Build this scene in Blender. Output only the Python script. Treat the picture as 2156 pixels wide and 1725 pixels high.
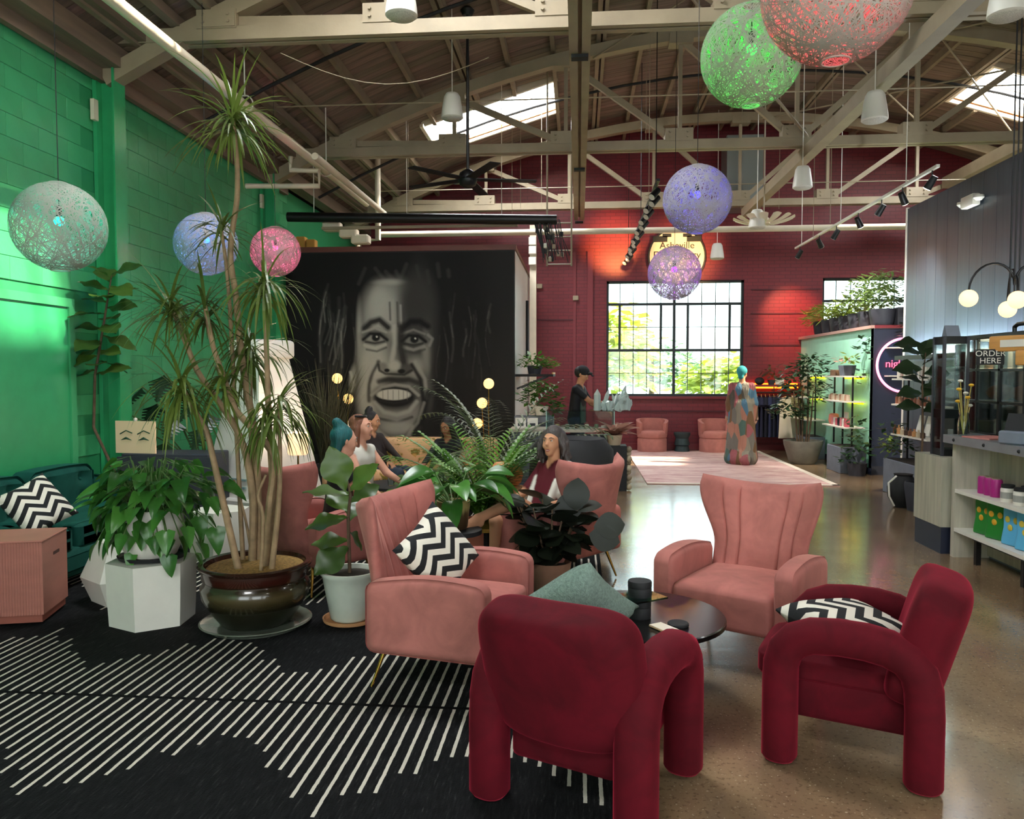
import bpy, bmesh, math, random
import numpy as np
from mathutils import Vector, Matrix, Quaternion
for o in list(bpy.data.objects): bpy.data.objects.remove(o)
S = bpy.context.scene
COL = S.collection
random.seed(7)
R = math.radians
PI = math.pi
EYE = 1.6
# ------------------------------------------------------------------ camera
cam = bpy.data.cameras.new('camera'); cam.sensor_width = 36; cam.lens = 1650 / 2156 * 36
cam.clip_end = 400
camo = bpy.data.objects.new('camera', cam); COL.objects.link(camo)
camo.location = (0, 0, EYE)
YAW = math.atan((1218 - 1078) / 1650); PITCH = -math.atan((862.5 - 788) / 1650)
camo.rotation_euler = (PI / 2 + PITCH, 0, YAW)
S.camera = camo
# ------------------------------------------------------------------ world, sun, daylight
w = bpy.data.worlds.new('sky'); S.world = w; w.use_nodes = True
nt = w.node_tree; bg = nt.nodes['Background']
bg.inputs[0].default_value = (0.84, 0.96, 1.0, 1); bg.inputs[1].default_value = 4.2
def light(name, kind, loc, power, col=(1, 1, 1), **kw):
    l = bpy.data.lights.new(name, kind); l.energy = power; l.color = col
    for k, v in kw.items():
        if k not in ('rot', 'aim'): setattr(l, k, v)
    o = bpy.data.objects.new(name, l); COL.objects.link(o); o.location = loc
    if 'rot' in kw: o.rotation_euler = kw['rot']
    if 'aim' in kw: o.rotation_euler = (Vector(kw['aim']) - Vector(loc)).to_track_quat('-Z', 'Y').to_euler()
    return o
light('sun', 'SUN', (20, 3, 25), 13.0, (1, .86, .64), angle=R(2.2), aim=(20 - 5.5, 3 + .75, 25 - 6.1))
# roof lights: (centre x, y0, y1, half width along the roof)
SKY = [(-1.5, 12.95, 14.5, 1.1), (7.5, 12.95, 14.5, 1.1), (-1.5, 5.15, 6.6, 1.0), (7.35, 5.0, 5.75, .45),  # near pair unseen: assumed, placed and sized to throw the sun patches
       (-1.5, -3.4, -1.8, 1.1), (7.5, -3.4, -1.8, 1.1)]  # unseen roof lights added behind the camera for more light
def RZ(x): return 6.8 - (x - 3) ** 2 / 29.2
for i, (x, y0, y1, hw) in enumerate(SKY):
    sl = -(x - 3) / 14.6
    light('skylight_daylight', 'AREA', (x, (y0 + y1) / 2, RZ(x) + .3), 135 * hw * (y1 - y0), (.95, .97, 1), shape='RECTANGLE', size=2 * hw, size_y=y1 - y0,
          rot=(0, -math.atan(sl), 0))  # area light above every roof light, the unseen added ones too
# fill lights added behind the camera, at three assumed tall windows
for x in (-2.2, 2.6, 7.4):
    light('added_front_fill', 'AREA', (x, -5.35, 2.3), 36, (1, .95, .88), shape='RECTANGLE', size=3.6, size_y=3.0, rot=(R(90), 0, 0))  # area fill, added; the windows it stands for are assumed
def portal(loc, sx, sy, rot):
    o = light('window_portal', 'AREA', loc, 1, shape='RECTANGLE', size=sx, size_y=sy, rot=rot)
    o.data.cycles.is_portal = True
portal((1.99, 17.2, 2.36), 2.9, 2.5, (R(-90), 0, 0)); portal((6.5, 17.2, 2.5), 3.0, 2.3, (R(-90), 0, 0))
vs = S.view_settings
vs.view_transform = 'Standard'; vs.look = 'None'; vs.gamma = 1; vs.exposure = 0.6; vs.use_curve_mapping = False
S.cycles.max_bounces = 8; S.cycles.diffuse_bounces = 4; S.cycles.glossy_bounces = 4; S.cycles.transmission_bounces = 6
S.cycles.transparent_max_bounces = 12; S.cycles.sample_clamp_indirect = 6; S.cycles.caustics_reflective = False; S.cycles.caustics_refractive = False
# ------------------------------------------------------------------ survey helpers: where a sight line meets a plane of the room
_f = Vector((-math.sin(YAW) * math.cos(PITCH), math.cos(YAW) * math.cos(PITCH), math.sin(PITCH)))
_r = Vector((math.cos(YAW), math.sin(YAW), 0)); _u = _r.cross(_f)
def _ray(a, b): return _f + (a - 1078) / 1650 * _r + (862.5 - b) / 1650 * _u
def atY(a, b, Y):
    d = _ray(a, b); t = Y / d.y; return Vector((d.x * t, Y, EYE + d.z * t))
def atZ(a, b, Z=0):
    d = _ray(a, b); t = (Z - EYE) / d.z; return Vector((d.x * t, d.y * t, Z))
def atX(a, b, X):
    d = _ray(a, b); t = X / d.x; return Vector((X, d.y * t, EYE + d.z * t))
# ------------------------------------------------------------------ mesh building
def V(*a): return Vector(a)
class MB:
    def __init__(s): s.v = []; s.f = []; s.m = None
    def add(s, vs, fs):
        n = len(s.v); s.v.extend([tuple(p) for p in vs]); s.f.extend([tuple(i + n for i in f) for f in fs]); return s
    def box(s, c, d, rz=0, rot=None):
        x, y, z = d[0] / 2, d[1] / 2, d[2] / 2
        M = rot if rot is not None else Matrix.Rotation(rz, 3, 'Z')
        c = Vector(c)
        vs = [c + M @ Vector((i * x, j * y, k * z)) for k in (-1, 1) for j in (-1, 1) for i in (-1, 1)]
        return s.add(vs, [(0, 2, 3, 1), (4, 5, 7, 6), (0, 1, 5, 4), (2, 6, 7, 3), (0, 4, 6, 2), (1, 3, 7, 5)])
    def b2(s, a, b):
        return s.box([(a[i] + b[i]) / 2 for i in range(3)], [abs(b[i] - a[i]) for i in range(3)])
    def bar(s, p, q, wd, ht, up=(0, 0, 1)):
        p, q = Vector(p), Vector(q); d = q - p; L = d.length; d.normalize(); up = Vector(up)
        if abs(d.dot(up)) > .98: up = Vector((1, 0, 0))
        x = d.cross(up).normalized(); z = x.cross(d)
        M = Matrix((x, d, z)).transposed()
        return s.box((p + q) / 2, (wd, L, ht), rot=M)
    def tube(s, pts, r, n=8, cap=True, closed=False):
        pts = [Vector(p) for p in pts]; k = len(pts)
        rs = r if isinstance(r, (list, tuple)) else [r] * k
        t0 = (pts[1] - pts[0]).normalized()
        x = t0.orthogonal().normalized(); rings = []
        for i in range(k):
            a = pts[i - 1] if (i or closed) else pts[i]; b = pts[(i + 1) % k] if (i < k - 1 or closed) else pts[i]
            t = (b - a).normalized()
            x = (x - t * x.dot(t)).normalized(); y = t.cross(x)
            rings.append([pts[i] + rs[i] * (math.cos(2 * PI * j / n) * x + math.sin(2 * PI * j / n) * y) for j in range(n)])
        vs = [p for ring in rings for p in ring]; fs = []
        for i in range(k if closed else k - 1):
            i2 = (i + 1) % k
            for j in range(n):
                j2 = (j + 1) % n; fs.append((i * n + j, i * n + j2, i2 * n + j2, i2 * n + j))
        if cap and not closed: fs.append(tuple(range(n - 1, -1, -1))); fs.append(tuple((k - 1) * n + j for j in range(n)))
        return s.add(vs, fs)
    def cyl(s, p, q, r0, r1=None, n=16): return s.tube([p, q], [r0, r0 if r1 is None else r1], n)
    def lathe(s, prof, n=24, c=(0, 0, 0), sx=1, sy=1, cap0=True, cap1=True):
        vs = []; fs = []; k = len(prof)
        for (r, z) in prof:
            for j in range(n):
                a = 2 * PI * j / n; vs.append((c[0] + sx * r * math.cos(a), c[1] + sy * r * math.sin(a), c[2] + z))
        for i in range(k - 1):
            for j in range(n):
                j2 = (j + 1) % n; fs.append((i * n + j, i * n + j2, (i + 1) * n + j2, (i + 1) * n + j))
        if cap0: fs.append(tuple(range(n - 1, -1, -1)))
        if cap1: fs.append(tuple((k - 1) * n + j for j in range(n)))
        return s.add(vs, fs)
    def ball(s, c, r, n=16, m=10, sz=1, sx=1, sy=1):
        pr = [(r * math.sin(PI * i / m), -r * sz * math.cos(PI * i / m)) for i in range(m + 1)]
        pr[0] = (r * .02, pr[0][1]); pr[-1] = (r * .02, pr[-1][1])
        return s.lathe(pr, n, c, sx, sy)
    def grid(s, fn, nu, nv, closed_u=False):
        vs = [fn(i / (nu if closed_u else nu - 1), j / (nv - 1)) for j in range(nv) for i in range(nu)]
        fs = []
        for j in range(nv - 1):
            for i in range(nu if closed_u else nu - 1):
                i2 = (i + 1) % nu; fs.append((j * nu + i, j * nu + i2, (j + 1) * nu + i2, (j + 1) * nu + i))
        return s.add(vs, fs)
    def prism(s, poly, z0, z1, top=None):
        n = len(poly); top = top or poly
        vs = [(p[0], p[1], z0) for p in poly] + [(p[0], p[1], z1) for p in top]
        fs = [tuple(range(n - 1, -1, -1)), tuple(range(n, 2 * n))] + [(i, (i + 1) % n, n + (i + 1) % n, n + i) for i in range(n)]
        return s.add(vs, fs)
    def rbox(s, c, d, r, seg=3, rz=0, fn=None, sub=0, it=0):
        bm = bmesh.new(); bmesh.ops.create_cube(bm, size=1)
        for v in bm.verts: v.co = Vector((v.co.x * d[0], v.co.y * d[1], v.co.z * d[2]))
        if sub: bmesh.ops.subdivide_edges(bm, edges=bm.edges[:], cuts=sub, use_grid_fill=True)
        ed = [e for e in bm.edges if len(e.link_faces) == 2 and e.calc_face_angle() > .5]
        bmesh.ops.bevel(bm, geom=ed, offset=min(r, min(d) * .49), segments=seg, profile=.5, affect='EDGES')
        for _ in range(it): bmesh.ops.smooth_vert(bm, verts=bm.verts[:], factor=.5, use_axis_x=True, use_axis_y=True, use_axis_z=True)
        M = Matrix.Rotation(rz, 3, 'Z'); c = Vector(c)
        bm.verts.index_update()
        vs = []
        for v in bm.verts:
            p = fn(v.co.copy()) if fn else v.co
            vs.append(c + M @ p)
        fs = [tuple(v.index for v in f.verts) for f in bm.faces]; bm.free()
        return s.add(vs, fs)
    def squad(s, a, b, c, e1, e2, nu=56, nv=30, fn=None):
        cc = lambda w_, e: math.copysign(abs(math.cos(w_)) ** e, math.cos(w_)); ss = lambda w_, e: math.copysign(abs(math.sin(w_)) ** e, math.sin(w_))
        def g(i, j):
            u = 2 * PI * i; v = -PI / 2 + PI * (.002 + .996 * j); p = Vector((a * cc(v, e1) * cc(u, e2), b * cc(v, e1) * ss(u, e2), c * ss(v, e1))); return fn(p) if fn else p
        k = len(s.v); s.grid(g, nu, nv, True); s.f.append(tuple(k + i for i in range(nu))); s.f.append(tuple(k + nu * (nv - 1) + i for i in range(nu))); return s
    def sweep(s, pts, prof, up=(0, 0, 1), cap=True):
        # profile in (side, outward) coordinates along a planar path; side = path-plane normal
        pts = [Vector(p) for p in pts]; nrm = Vector(up); k = len(pts); n = len(prof); vs = []
        for i in range(k):
            t = (pts[min(i + 1, k - 1)] - pts[max(i - 1, 0)]).normalized(); o = t.cross(nrm).normalized()
            for a, b in prof: vs.append(pts[i] + nrm * a + o * b)
        fs = [(i * n + j, i * n + (j + 1) % n, (i + 1) * n + (j + 1) % n, (i + 1) * n + j) for i in range(k - 1) for j in range(n)]
        if cap: fs += [tuple(range(n - 1, -1, -1)), tuple((k - 1) * n + j for j in range(n))]
        return s.add(vs, fs)
    def mesh(s, name, mat=None, smooth=False):
        me = bpy.data.meshes.new(name); me.from_pydata(s.v, [], s.f)
        if mat is not None:
            for m in (mat if isinstance(mat, (list, tuple)) else [mat]): me.materials.append(m)
        bm = bmesh.new(); bm.from_mesh(me); bmesh.ops.recalc_face_normals(bm, faces=bm.faces); bm.to_mesh(me); bm.free()
        if smooth:
            me.polygons.foreach_set('use_smooth', [True] * len(me.polygons))
            if smooth != 2:
                try: me.set_sharp_from_angle(angle=R(smooth if smooth > 2 else 45))
                except Exception: pass
        me.update(); return me
    def build(s, name, mat, parent=None, smooth=False, loc=None, rz=0):
        o = bpy.data.objects.new(name, s.mesh(name, mat, smooth)); COL.objects.link(o)
        if parent is not None: o.parent = parent
        if loc is not None: o.location = loc
        if rz: o.rotation_euler = (0, 0, rz)
        return o
def tag(o, label=None, cat=None, group=None, kind=None):
    if label: o['label'] = label
    if cat: o['category'] = cat
    if group: o['group'] = group
    if kind: o['kind'] = kind
    return o
def thing(name, label, cat, loc=(0, 0, 0), rz=0, group=None):
    o = bpy.data.objects.new(name, None); COL.objects.link(o); o.location = loc; o.rotation_euler = (0, 0, rz)
    o.empty_display_size = .1
    return tag(o, label, cat, group)
def solo(mb, name, mat, label, cat, group=None, smooth=False, loc=None, rz=0):
    return tag(mb.build(name, mat, None, smooth, loc, rz), label, cat, group)
def struct(mb, name, mat, smooth=False):
    return tag(mb.build(name, mat, None, smooth), kind='structure')
def link(name, me, parent=None, loc=(0, 0, 0), rot=None, sc=None):
    o = bpy.data.objects.new(name, me); COL.objects.link(o)
    if parent is not None: o.parent = parent
    o.location = loc
    if rot is not None:
        if isinstance(rot, (Quaternion, Matrix)): o.rotation_mode = 'XYZ'; o.rotation_euler = rot.to_euler()
        else: o.rotation_euler = rot
    if sc is not None: o.scale = sc if not isinstance(sc, (int, float)) else (sc, sc, sc)
    return o
def dup(root, loc=None, rz=None, label=None, group=None):
    r = root.copy(); COL.objects.link(r)
    if loc is not None: r.location = loc
    if rz is not None: r.rotation_euler = (0, 0, rz)
    if label: r['label'] = label
    if group: r['group'] = group
    for ch in list(root.children):
        c = ch.copy(); COL.objects.link(c); c.parent = r
        for g in list(ch.children):
            d = g.copy(); COL.objects.link(d); d.parent = c
    return r
def rrect(w, h, r, n=4):
    out = []
    for cx, cy, a0 in ((w / 2 - r, h / 2 - r, 0), (-w / 2 + r, h / 2 - r, 90), (-w / 2 + r, -h / 2 + r, 180), (w / 2 - r, -h / 2 + r, 270)):
        for i in range(n + 1):
            a = R(a0 + 90 * i / n); out.append((cx + r * math.cos(a), cy + r * math.sin(a)))
    return out
# ------------------------------------------------------------------ materials
def lin(h):
    h = h.lstrip('#'); c = [int(h[i:i + 2], 16) / 255 for i in (0, 2, 4)]
    return tuple((x / 12.92 if x <= .04045 else ((x + .055) / 1.055) ** 2.4) for x in c) + (1,)
class NT:
    def __init__(s, name):
        s.m = bpy.data.materials.new(name); s.m.use_nodes = True; s.t = s.m.node_tree
        s.b = s.t.nodes['Principled BSDF']; s.out = s.t.nodes['Material Output']
    def n(s, typ, **kw):
        nd = s.t.nodes.new(typ)
        for k, v in kw.items():
            if k in nd.inputs.keys() if isinstance(k, str) else False: nd.inputs[k].default_value = v
            else: setattr(nd, k, v)
        return nd
    def l(s, a, b): s.t.links.new(a, b)
    def math(s, op, a, b=None, c=None):
        nd = s.t.nodes.new('ShaderNodeMath'); nd.operation = op
        for i, x in enumerate((a, b, c)):
            if x is None: continue
            if isinstance(x, (int, float)): nd.inputs[i].default_value = x
            else: s.l(x, nd.inputs[i])
        return nd.outputs[0]
    def noise(s, vec, scale, detail=3, rough=.55, dist=0):
        nd = s.t.nodes.new('ShaderNodeTexNoise'); nd.inputs['Scale'].default_value = scale; nd.inputs['Detail'].default_value = detail
        nd.inputs['Roughness'].default_value = rough; nd.inputs['Distortion'].default_value = dist
        if vec is not None: s.l(vec, nd.inputs['Vector'])
        return nd.outputs[0]
    def obj(s):
        return s.t.nodes.new('ShaderNodeTexCoord').outputs['Object']
    def mapping(s, vec, scale=(1, 1, 1), rot=(0, 0, 0)):
        nd = s.t.nodes.new('ShaderNodeMapping'); nd.inputs['Scale'].default_value = scale; nd.inputs['Rotation'].default_value = rot
        s.l(vec, nd.inputs['Vector']); return nd.outputs[0]
    def mix(s, fac, a, b, mode='MIX'):
        nd = s.t.nodes.new('ShaderNodeMix'); nd.data_type = 'RGBA'; nd.blend_type = mode
        for i, x in ((0, fac), (6, a), (7, b)):
            if isinstance(x, (int, float)): nd.inputs[i].default_value = x
            elif isinstance(x, tuple): nd.inputs[i].default_value = x
            else: s.l(x, nd.inputs[i])
        return nd.outputs[2]
    def ramp(s, fac, stops):
        nd = s.t.nodes.new('ShaderNodeValToRGB'); cr = nd.color_ramp
        while len(cr.elements) < len(stops): cr.elements.new(.5)
        for e, (p, c) in zip(cr.elements, stops): e.position = p; e.color = c
        s.l(fac, nd.inputs[0]); return nd.outputs[0]
    def bump(s, h, strength=.3, dist=.01):
        nd = s.t.nodes.new('ShaderNodeBump'); nd.inputs['Strength'].default_value = strength; nd.inputs['Distance'].default_value = dist
        s.l(h, nd.inputs['Height']); s.l(nd.outputs[0], s.b.inputs['Normal'])
    def set(s, **kw):
        names = dict(col='Base Color', rough='Roughness', metal='Metallic', spec='Specular IOR Level', trans='Transmission Weight', ior='IOR', alpha='Alpha',
                     sheen='Sheen Weight', srough='Sheen Roughness', stint='Sheen Tint', coat='Coat Weight', crough='Coat Roughness', emit='Emission Color', estr='Emission Strength', sss='Subsurface Weight')
        for k, v in kw.items():
            i = s.b.inputs[names[k]]
            if isinstance(v, (int, float, tuple)): i.default_value = v
            else: s.l(v, i)
        return s
def mat(name, col, rough=.6, metal=0, var=0, vs=6, bump=0, bs=40, rnd=0, stretch=(1, 1, 1), **kw):
    n = NT(name); c = lin(col) if isinstance(col, str) else col
    n.set(col=c, rough=rough, metal=metal)
    o = None
    if var or bump: o = n.mapping(n.obj(), stretch)
    cc = c
    if var:
        f = n.ramp(n.noise(o, vs, 4), [(.3, (0, 0, 0, 1)), (.7, (1, 1, 1, 1))])
        cc = n.mix(f, tuple(x * (1 - var) for x in c[:3]) + (1,), tuple(min(1, x * (1 + var)) for x in c[:3]) + (1,)); n.set(col=cc)
    if rnd:
        oi = n.t.nodes.new('ShaderNodeObjectInfo')
        hs = n.t.nodes.new('ShaderNodeHueSaturation')
        n.l(n.math('MULTIPLY_ADD', oi.outputs['Random'], 2 * rnd, 1 - rnd), hs.inputs['Value'])
        n.l(n.math('MULTIPLY_ADD', oi.outputs['Random'], -.05, .525), hs.inputs['Hue'])
        if isinstance(cc, tuple): hs.inputs['Color'].default_value = cc
        else: n.l(cc, hs.inputs['Color'])
        n.set(col=hs.outputs[0])
    if bump: n.bump(n.noise(o, bs, 4), bump)
    if kw: n.set(**kw)
    return n.m
def emis(name, col, strength, base=None):
    n = NT(name); c = lin(col) if isinstance(col, str) else col
    n.set(col=lin(base) if base else c, emit=c, estr=strength, rough=.5); return n.m
def glass(name, tint, alpha=.16, rough=.03):
    # thin pane: mostly clear with a mirror-like skin
    n = NT(name); t = n.t
    tr = t.nodes.new('ShaderNodeBsdfTransparent'); tr.inputs[0].default_value = lin(tint)
    gl = t.nodes.new('ShaderNodeBsdfGlossy'); gl.inputs['Roughness'].default_value = rough
    fr = t.nodes.new('ShaderNodeFresnel'); fr.inputs[0].default_value = 1.45
    mx = t.nodes.new('ShaderNodeMixShader'); n.l(n.math('MULTIPLY_ADD', fr.outputs[0], .8, alpha * .2), mx.inputs[0])
    n.l(tr.outputs[0], mx.inputs[1]); n.l(gl.outputs[0], mx.inputs[2]); n.l(mx.outputs[0], n.out.inputs[0]); return n.m
# ------------------------------------------------------------------ palette
m_steel = mat('painted_steel', '#988a72', .5, var=.12, vs=3, bump=.1, bs=60)
m_purlin = mat('pale_purlin', '#8c7d69', .6, var=.15, vs=4)
m_rustbeam = mat('brown_beam', '#7c6b5b', .65, var=.25, vs=2, stretch=(4, .4, 4))
m_deck = mat('roof_deck_wood', '#776759', .7, var=.3, vs=3, stretch=(.4, 6, 1), bump=.15, bs=20, rnd=.22)
m_deckback = mat('roof_felt', '#2a221c', .9)
m_white = mat('white_paint', '#e6e1d6', .45, var=.04)
m_cream = mat('cream_pipe', '#e2d6bf', .4, var=.05)
m_black = mat('black_metal', '#121214', .42, metal=.2)
m_blackm = mat('matte_black', '#161618', .7, var=.2)
m_green = mat('green_wall_paint', '#3fa26b', .42, var=.1, vs=2, bump=.25, bs=14)
m_greenc = mat('green_column_paint', '#32a066', .32, var=.08)
m_grout = mat('green_wall_joint', '#2c8f5a', .6)
m_brown = mat('brown_wood', '#6b4a34', .55, var=.3, vs=5, stretch=(6, 1, 1))
m_lightwood = mat('light_wood', '#d59a55', .5, var=.15, vs=4, stretch=(1, 8, 8))
m_teal = mat('mint_wall_paint', '#a4e4c8', .5, var=.05)
m_navy = mat('navy_wall_paint', '#20263a', .45, var=.1)
m_grey = mat('grey_planter', '#6f7684', .6, var=.12)
m_dkgrey = mat('charcoal_planter', '#33343d', .6, var=.15)
m_glassw = glass('window_glass', '#f4fbfa', .1)
m_glassg = glass('green_tint_glass', '#d3efe6', .25)
m_steelw = mat('dark_window_steel', '#20282a', .5)
m_soil = mat('bark_soil', '#8a6a35', .9, var=.6, vs=60, bump=.8, bs=70)
m_dirt = mat('dark_soil', '#2b1f17', .95, var=.4, vs=50, bump=.6, bs=60)
m_brass = mat('brass', '#c79a4b', .25, metal=1)
def tri(n, x):  # 1 at integers, 0 half way
    return n.math('MULTIPLY', n.math('ABSOLUTE', n.math('SUBTRACT', n.math('FRACT', x), .5)), 2.0)
def m_floor_():
    n = NT('polished_concrete'); o = n.obj()
    big = n.ramp(n.noise(o, .9, 4, .6), [(.35, lin('#786048')), (.68, lin('#9c8262'))])
    mid = n.ramp(n.noise(n.mapping(o, (1, .35, 1)), 5, 5), [(.42, (0, 0, 0, 1)), (.72, (1, 1, 1, 1))])
    c = n.mix(n.math('MULTIPLY', mid, .4), big, lin('#55493c'))
    sp = n.ramp(n.noise(o, 48, 2, .6), [(.56, (0, 0, 0, 1)), (.66, (1, 1, 1, 1))])
    c = n.mix(n.math('MULTIPLY', sp, .45), c, lin('#40301f'))
    sp2 = n.ramp(n.noise(n.mapping(o, (1.07, 1.1, 1)), 70, 1, .5), [(.68, (0, 0, 0, 1)), (.74, (1, 1, 1, 1))])
    c = n.mix(n.math('MULTIPLY', sp2, .6), c, lin('#c9b89a'))
    n.set(col=c, rough=n.math('MULTIPLY_ADD', n.noise(o, 2.2, 4), .22, .1), coat=.35, crough=.12)
    n.bump(n.noise(n.mapping(o, (.5, 3, 1)), 2.4, 3), .06, .02)
    return n.m
def m_rug_():
    n = NT('black_striped_carpet'); o = n.obj(); s = n.t.nodes.new('ShaderNodeSeparateXYZ'); n.l(o, s.inputs[0])
    wob = n.math('MULTIPLY', n.math('SUBTRACT', n.noise(o, 22, 2), .5), .006)
    x = n.math('DIVIDE', n.math('ADD', s.outputs[0], wob), .061); idx = n.math('FLOOR', x)
    band = n.math('LESS_THAN', n.math('ABSOLUTE', n.math('SUBTRACT', n.math('FRACT', x), .5)), .125)
    wn = n.t.nodes.new('ShaderNodeTexWhiteNoise'); wn.noise_dimensions = '1D'; n.l(idx, wn.inputs['W'])
    yr = n.math('ABSOLUTE', n.math('SUBTRACT', n.math('MULTIPLY', n.math('FRACT', n.math('DIVIDE', n.math('SUBTRACT', s.outputs[1], 3.62 - 1.15), 2.3)), 2.3), 1.15))
    L = n.math('MULTIPLY_ADD', tri(n, n.math('DIVIDE', n.math('MULTIPLY_ADD', idx, .061, .98), 1.13)), .58, .28)
    L = n.math('ADD', L, n.math('MULTIPLY', wn.outputs[0], .12))
    msk = n.math('MULTIPLY', band, n.math('MULTIPLY', n.math('LESS_THAN', yr, L), n.math('GREATER_THAN', yr, .014)))
    fz = n.noise(n.mapping(o, (60, 6, 1)), 1.6, 4, .7)
    base = n.ramp(fz, [(.42, lin('#0a0a0b')), (.6, lin('#19191a')), (.74, lin('#434341'))])
    seam = n.math('LESS_THAN', yr, .012)
    c = n.mix(msk, base, lin('#cfc7b8')); c = n.mix(seam, c, lin('#020202'))
    n.set(col=c, rough=.95, spec=.15)
    n.bump(n.math('ADD', n.math('MULTIPLY', msk, .6), n.noise(o, 160, 2)), .7, .006); return n.m
def m_chev_(name, A=13, B=5.5, C=.9, dark='#17181a', lite='#e9e2d2'):
    n = NT(name); s = n.t.nodes.new('ShaderNodeSeparateXYZ'); n.l(n.obj(), s.inputs[0])
    t = n.math('ADD', n.math('MULTIPLY', s.outputs[1], A), n.math('MULTIPLY', tri(n, n.math('MULTIPLY', s.outputs[0], B)), C))
    m = n.math('GREATER_THAN', n.math('FRACT', t), .5)
    n.set(col=n.mix(m, lin(dark), lin(lite)), rough=.9); n.bump(n.noise(n.obj(), 220, 2), .35, .004); return n.m
def m_red_():
    n = NT('red_brick_paint'); s = n.t.nodes.new('ShaderNodeSeparateXYZ'); n.l(n.obj(), s.inputs[0])
    cb = n.t.nodes.new('ShaderNodeCombineXYZ'); n.l(s.outputs[0], cb.inputs[0]); n.l(s.outputs[2], cb.inputs[1])
    br = n.t.nodes.new('ShaderNodeTexBrick'); n.l(cb.outputs[0], br.inputs['Vector'])
    br.inputs['Scale'].default_value = 1; br.inputs['Brick Width'].default_value = .22; br.inputs['Row Height'].default_value = .075
    br.inputs['Mortar Size'].default_value = .007; br.inputs['Color1'].default_value = lin('#78202a'); br.inputs['Color2'].default_value = lin('#701e29'); br.inputs['Mortar'].default_value = lin('#5e1822')
    n.set(col=br.outputs['Color'], rough=.5); n.bump(n.math('SUBTRACT', 1.0, br.outputs['Fac']), .4, .01); return n.m
def velvet(name, col, sheen=.6, var=.12, tint=None):
    n = NT(name); c = lin(col); o = n.obj()
    f = n.ramp(n.noise(o, 5, 4, .6, .6), [(.35, (0, 0, 0, 1)), (.65, (1, 1, 1, 1))])
    n.set(col=n.mix(f, tuple(x * (1 - var) for x in c[:3]) + (1,), tuple(min(1, x * (1 + var)) for x in c[:3]) + (1,)), rough=.85, sheen=sheen, srough=.35, stint=lin(tint or col), spec=.2)
    n.bump(n.noise(o, 150, 2), .12, .003); return n.m
m_floor = m_floor_(); m_rug = m_rug_(); m_red = m_red_()
m_chev = m_chev_('zigzag_fabric'); m_chev2 = m_chev_('zigzag_fabric_coarse', 11, 5, .95)
m_pink = velvet('pink_velvet', '#ad6b63', .35, .16, '#ffc4b4'); m_crim = velvet('crimson_velvet', '#520513', .45, .25, '#e83a58'); m_sofag = velvet('green_velvet', '#0f4a40', .35, .15, '#2a8070')
def deepen(o): return o
# ------------------------------------------------------------------ floor and walls
XW, YF, YB, XR = -4.8, 16.9, -5.2, 11.0
struct(MB().b2((XW - .2, YB - .3, -.12), (XR + .2, YF + .3, 0)), 'floor', m_floor)
wl = struct(MB().b2((XW - .25, YB, 0), (XW - .012, YF, 4.62)), 'wall_left', m_grout)
blk = MB().rbox((0, 0, 0), (.024, .397, .197), .0025, 1).mesh('block', m_green)
cells = []
for k in range(23):
    z = .1 + k * .2; off = .2 if k % 2 else 0
    y = 4.9 + off
    while y < 12.6:
        if not (5.78 < y < 7.2 and z < 2.35) and not abs(y - 7.6) < .2: cells.append((y, z))
        y += .4
cells.sort(key=lambda c: c[0])
vis = [c for c in cells if c[0] > 5.5][:300]; rest = [c for c in cells if c not in set(vis)]
for y, z in vis: link('block', blk, wl, (XW - .012, y, z))
mb = MB()
for y, z in rest: mb.box((XW - .012, y, z), (.024, .394, .194))
tag(mb.build('blockwork', m_green, wl), kind='stuff')
mb = MB().b2((XW - .02, YB, 0), (XW + .004, 4.7, 4.62)); mb.build('plain_wall_face', m_green, wl)
# flush green door with its frame line
d1 = tag(MB().b2((XW - .012, 5.86, .02), (XW + .012, 7.02, 2.23)).build('door_1', m_greenc), kind='structure')
mb = MB().b2((XW, 5.78, 0), (XW + .03, 5.86, 2.31)).b2((XW, 7.02, 0), (XW + .03, 7.1, 2.31)).b2((XW, 5.86, 2.23), (XW + .03, 7.02, 2.31)); mb.build('door_frame', m_green, d1)
MB().cyl((XW + .03, 5.95, 1.0), (XW + .09, 5.95, 1.0), .018).ball((XW + .1, 5.95, 1.0), .03).build('door_knob', m_greenc, d1, True)
# far red wall with two window openings
WIN = [(.59, 3.46, 1.13, 3.58), (5.06, 8.3, 1.25, 3.6)]
def red(x0, x1, z0, z1, mb):
    n = max(1, int((x1 - x0) / .8)) if z1 is None else 1
    for i in range(n):
        a, b = x0 + (x1 - x0) * i / n, x0 + (x1 - x0) * (i + 1) / n
        mb.b2((a, YF, z0), (b, YF + .3, (RZ((a + b) / 2) + .1) if z1 is None else z1))
mb = MB(); top = 3.6
red(XW - .2, WIN[0][0], 0, top, mb); red(WIN[0][0], WIN[0][1], 0, WIN[0][2], mb); red(WIN[0][0], WIN[0][1], WIN[0][3], top, mb)
red(WIN[0][1], WIN[1][0], 0, top, mb); red(WIN[1][0], WIN[1][1], 0, WIN[1][2], mb); red(WIN[1][1], XR + .2, 0, top, mb)
red(XW - .2, XR + .2, top, None, mb)
wb = struct(mb, 'wall_back', m_red)
m_redtrim = mat('red_trim_paint', '#76222b', .45)
mb = MB()
for z, x0, x1 in ((2.86, 3.6, 5.0), (3.36, 3.6, 5.0), (2.2, 3.6, 4.6), (2.75, -1.0, -.05), (.8, .6, 3.4)): mb.b2((x0, YF - .02, z), (x1, YF, z + .025))
mb.build('wall_groove_strip', mat('dark_red_line', '#4d1420', .6), wb)
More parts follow.
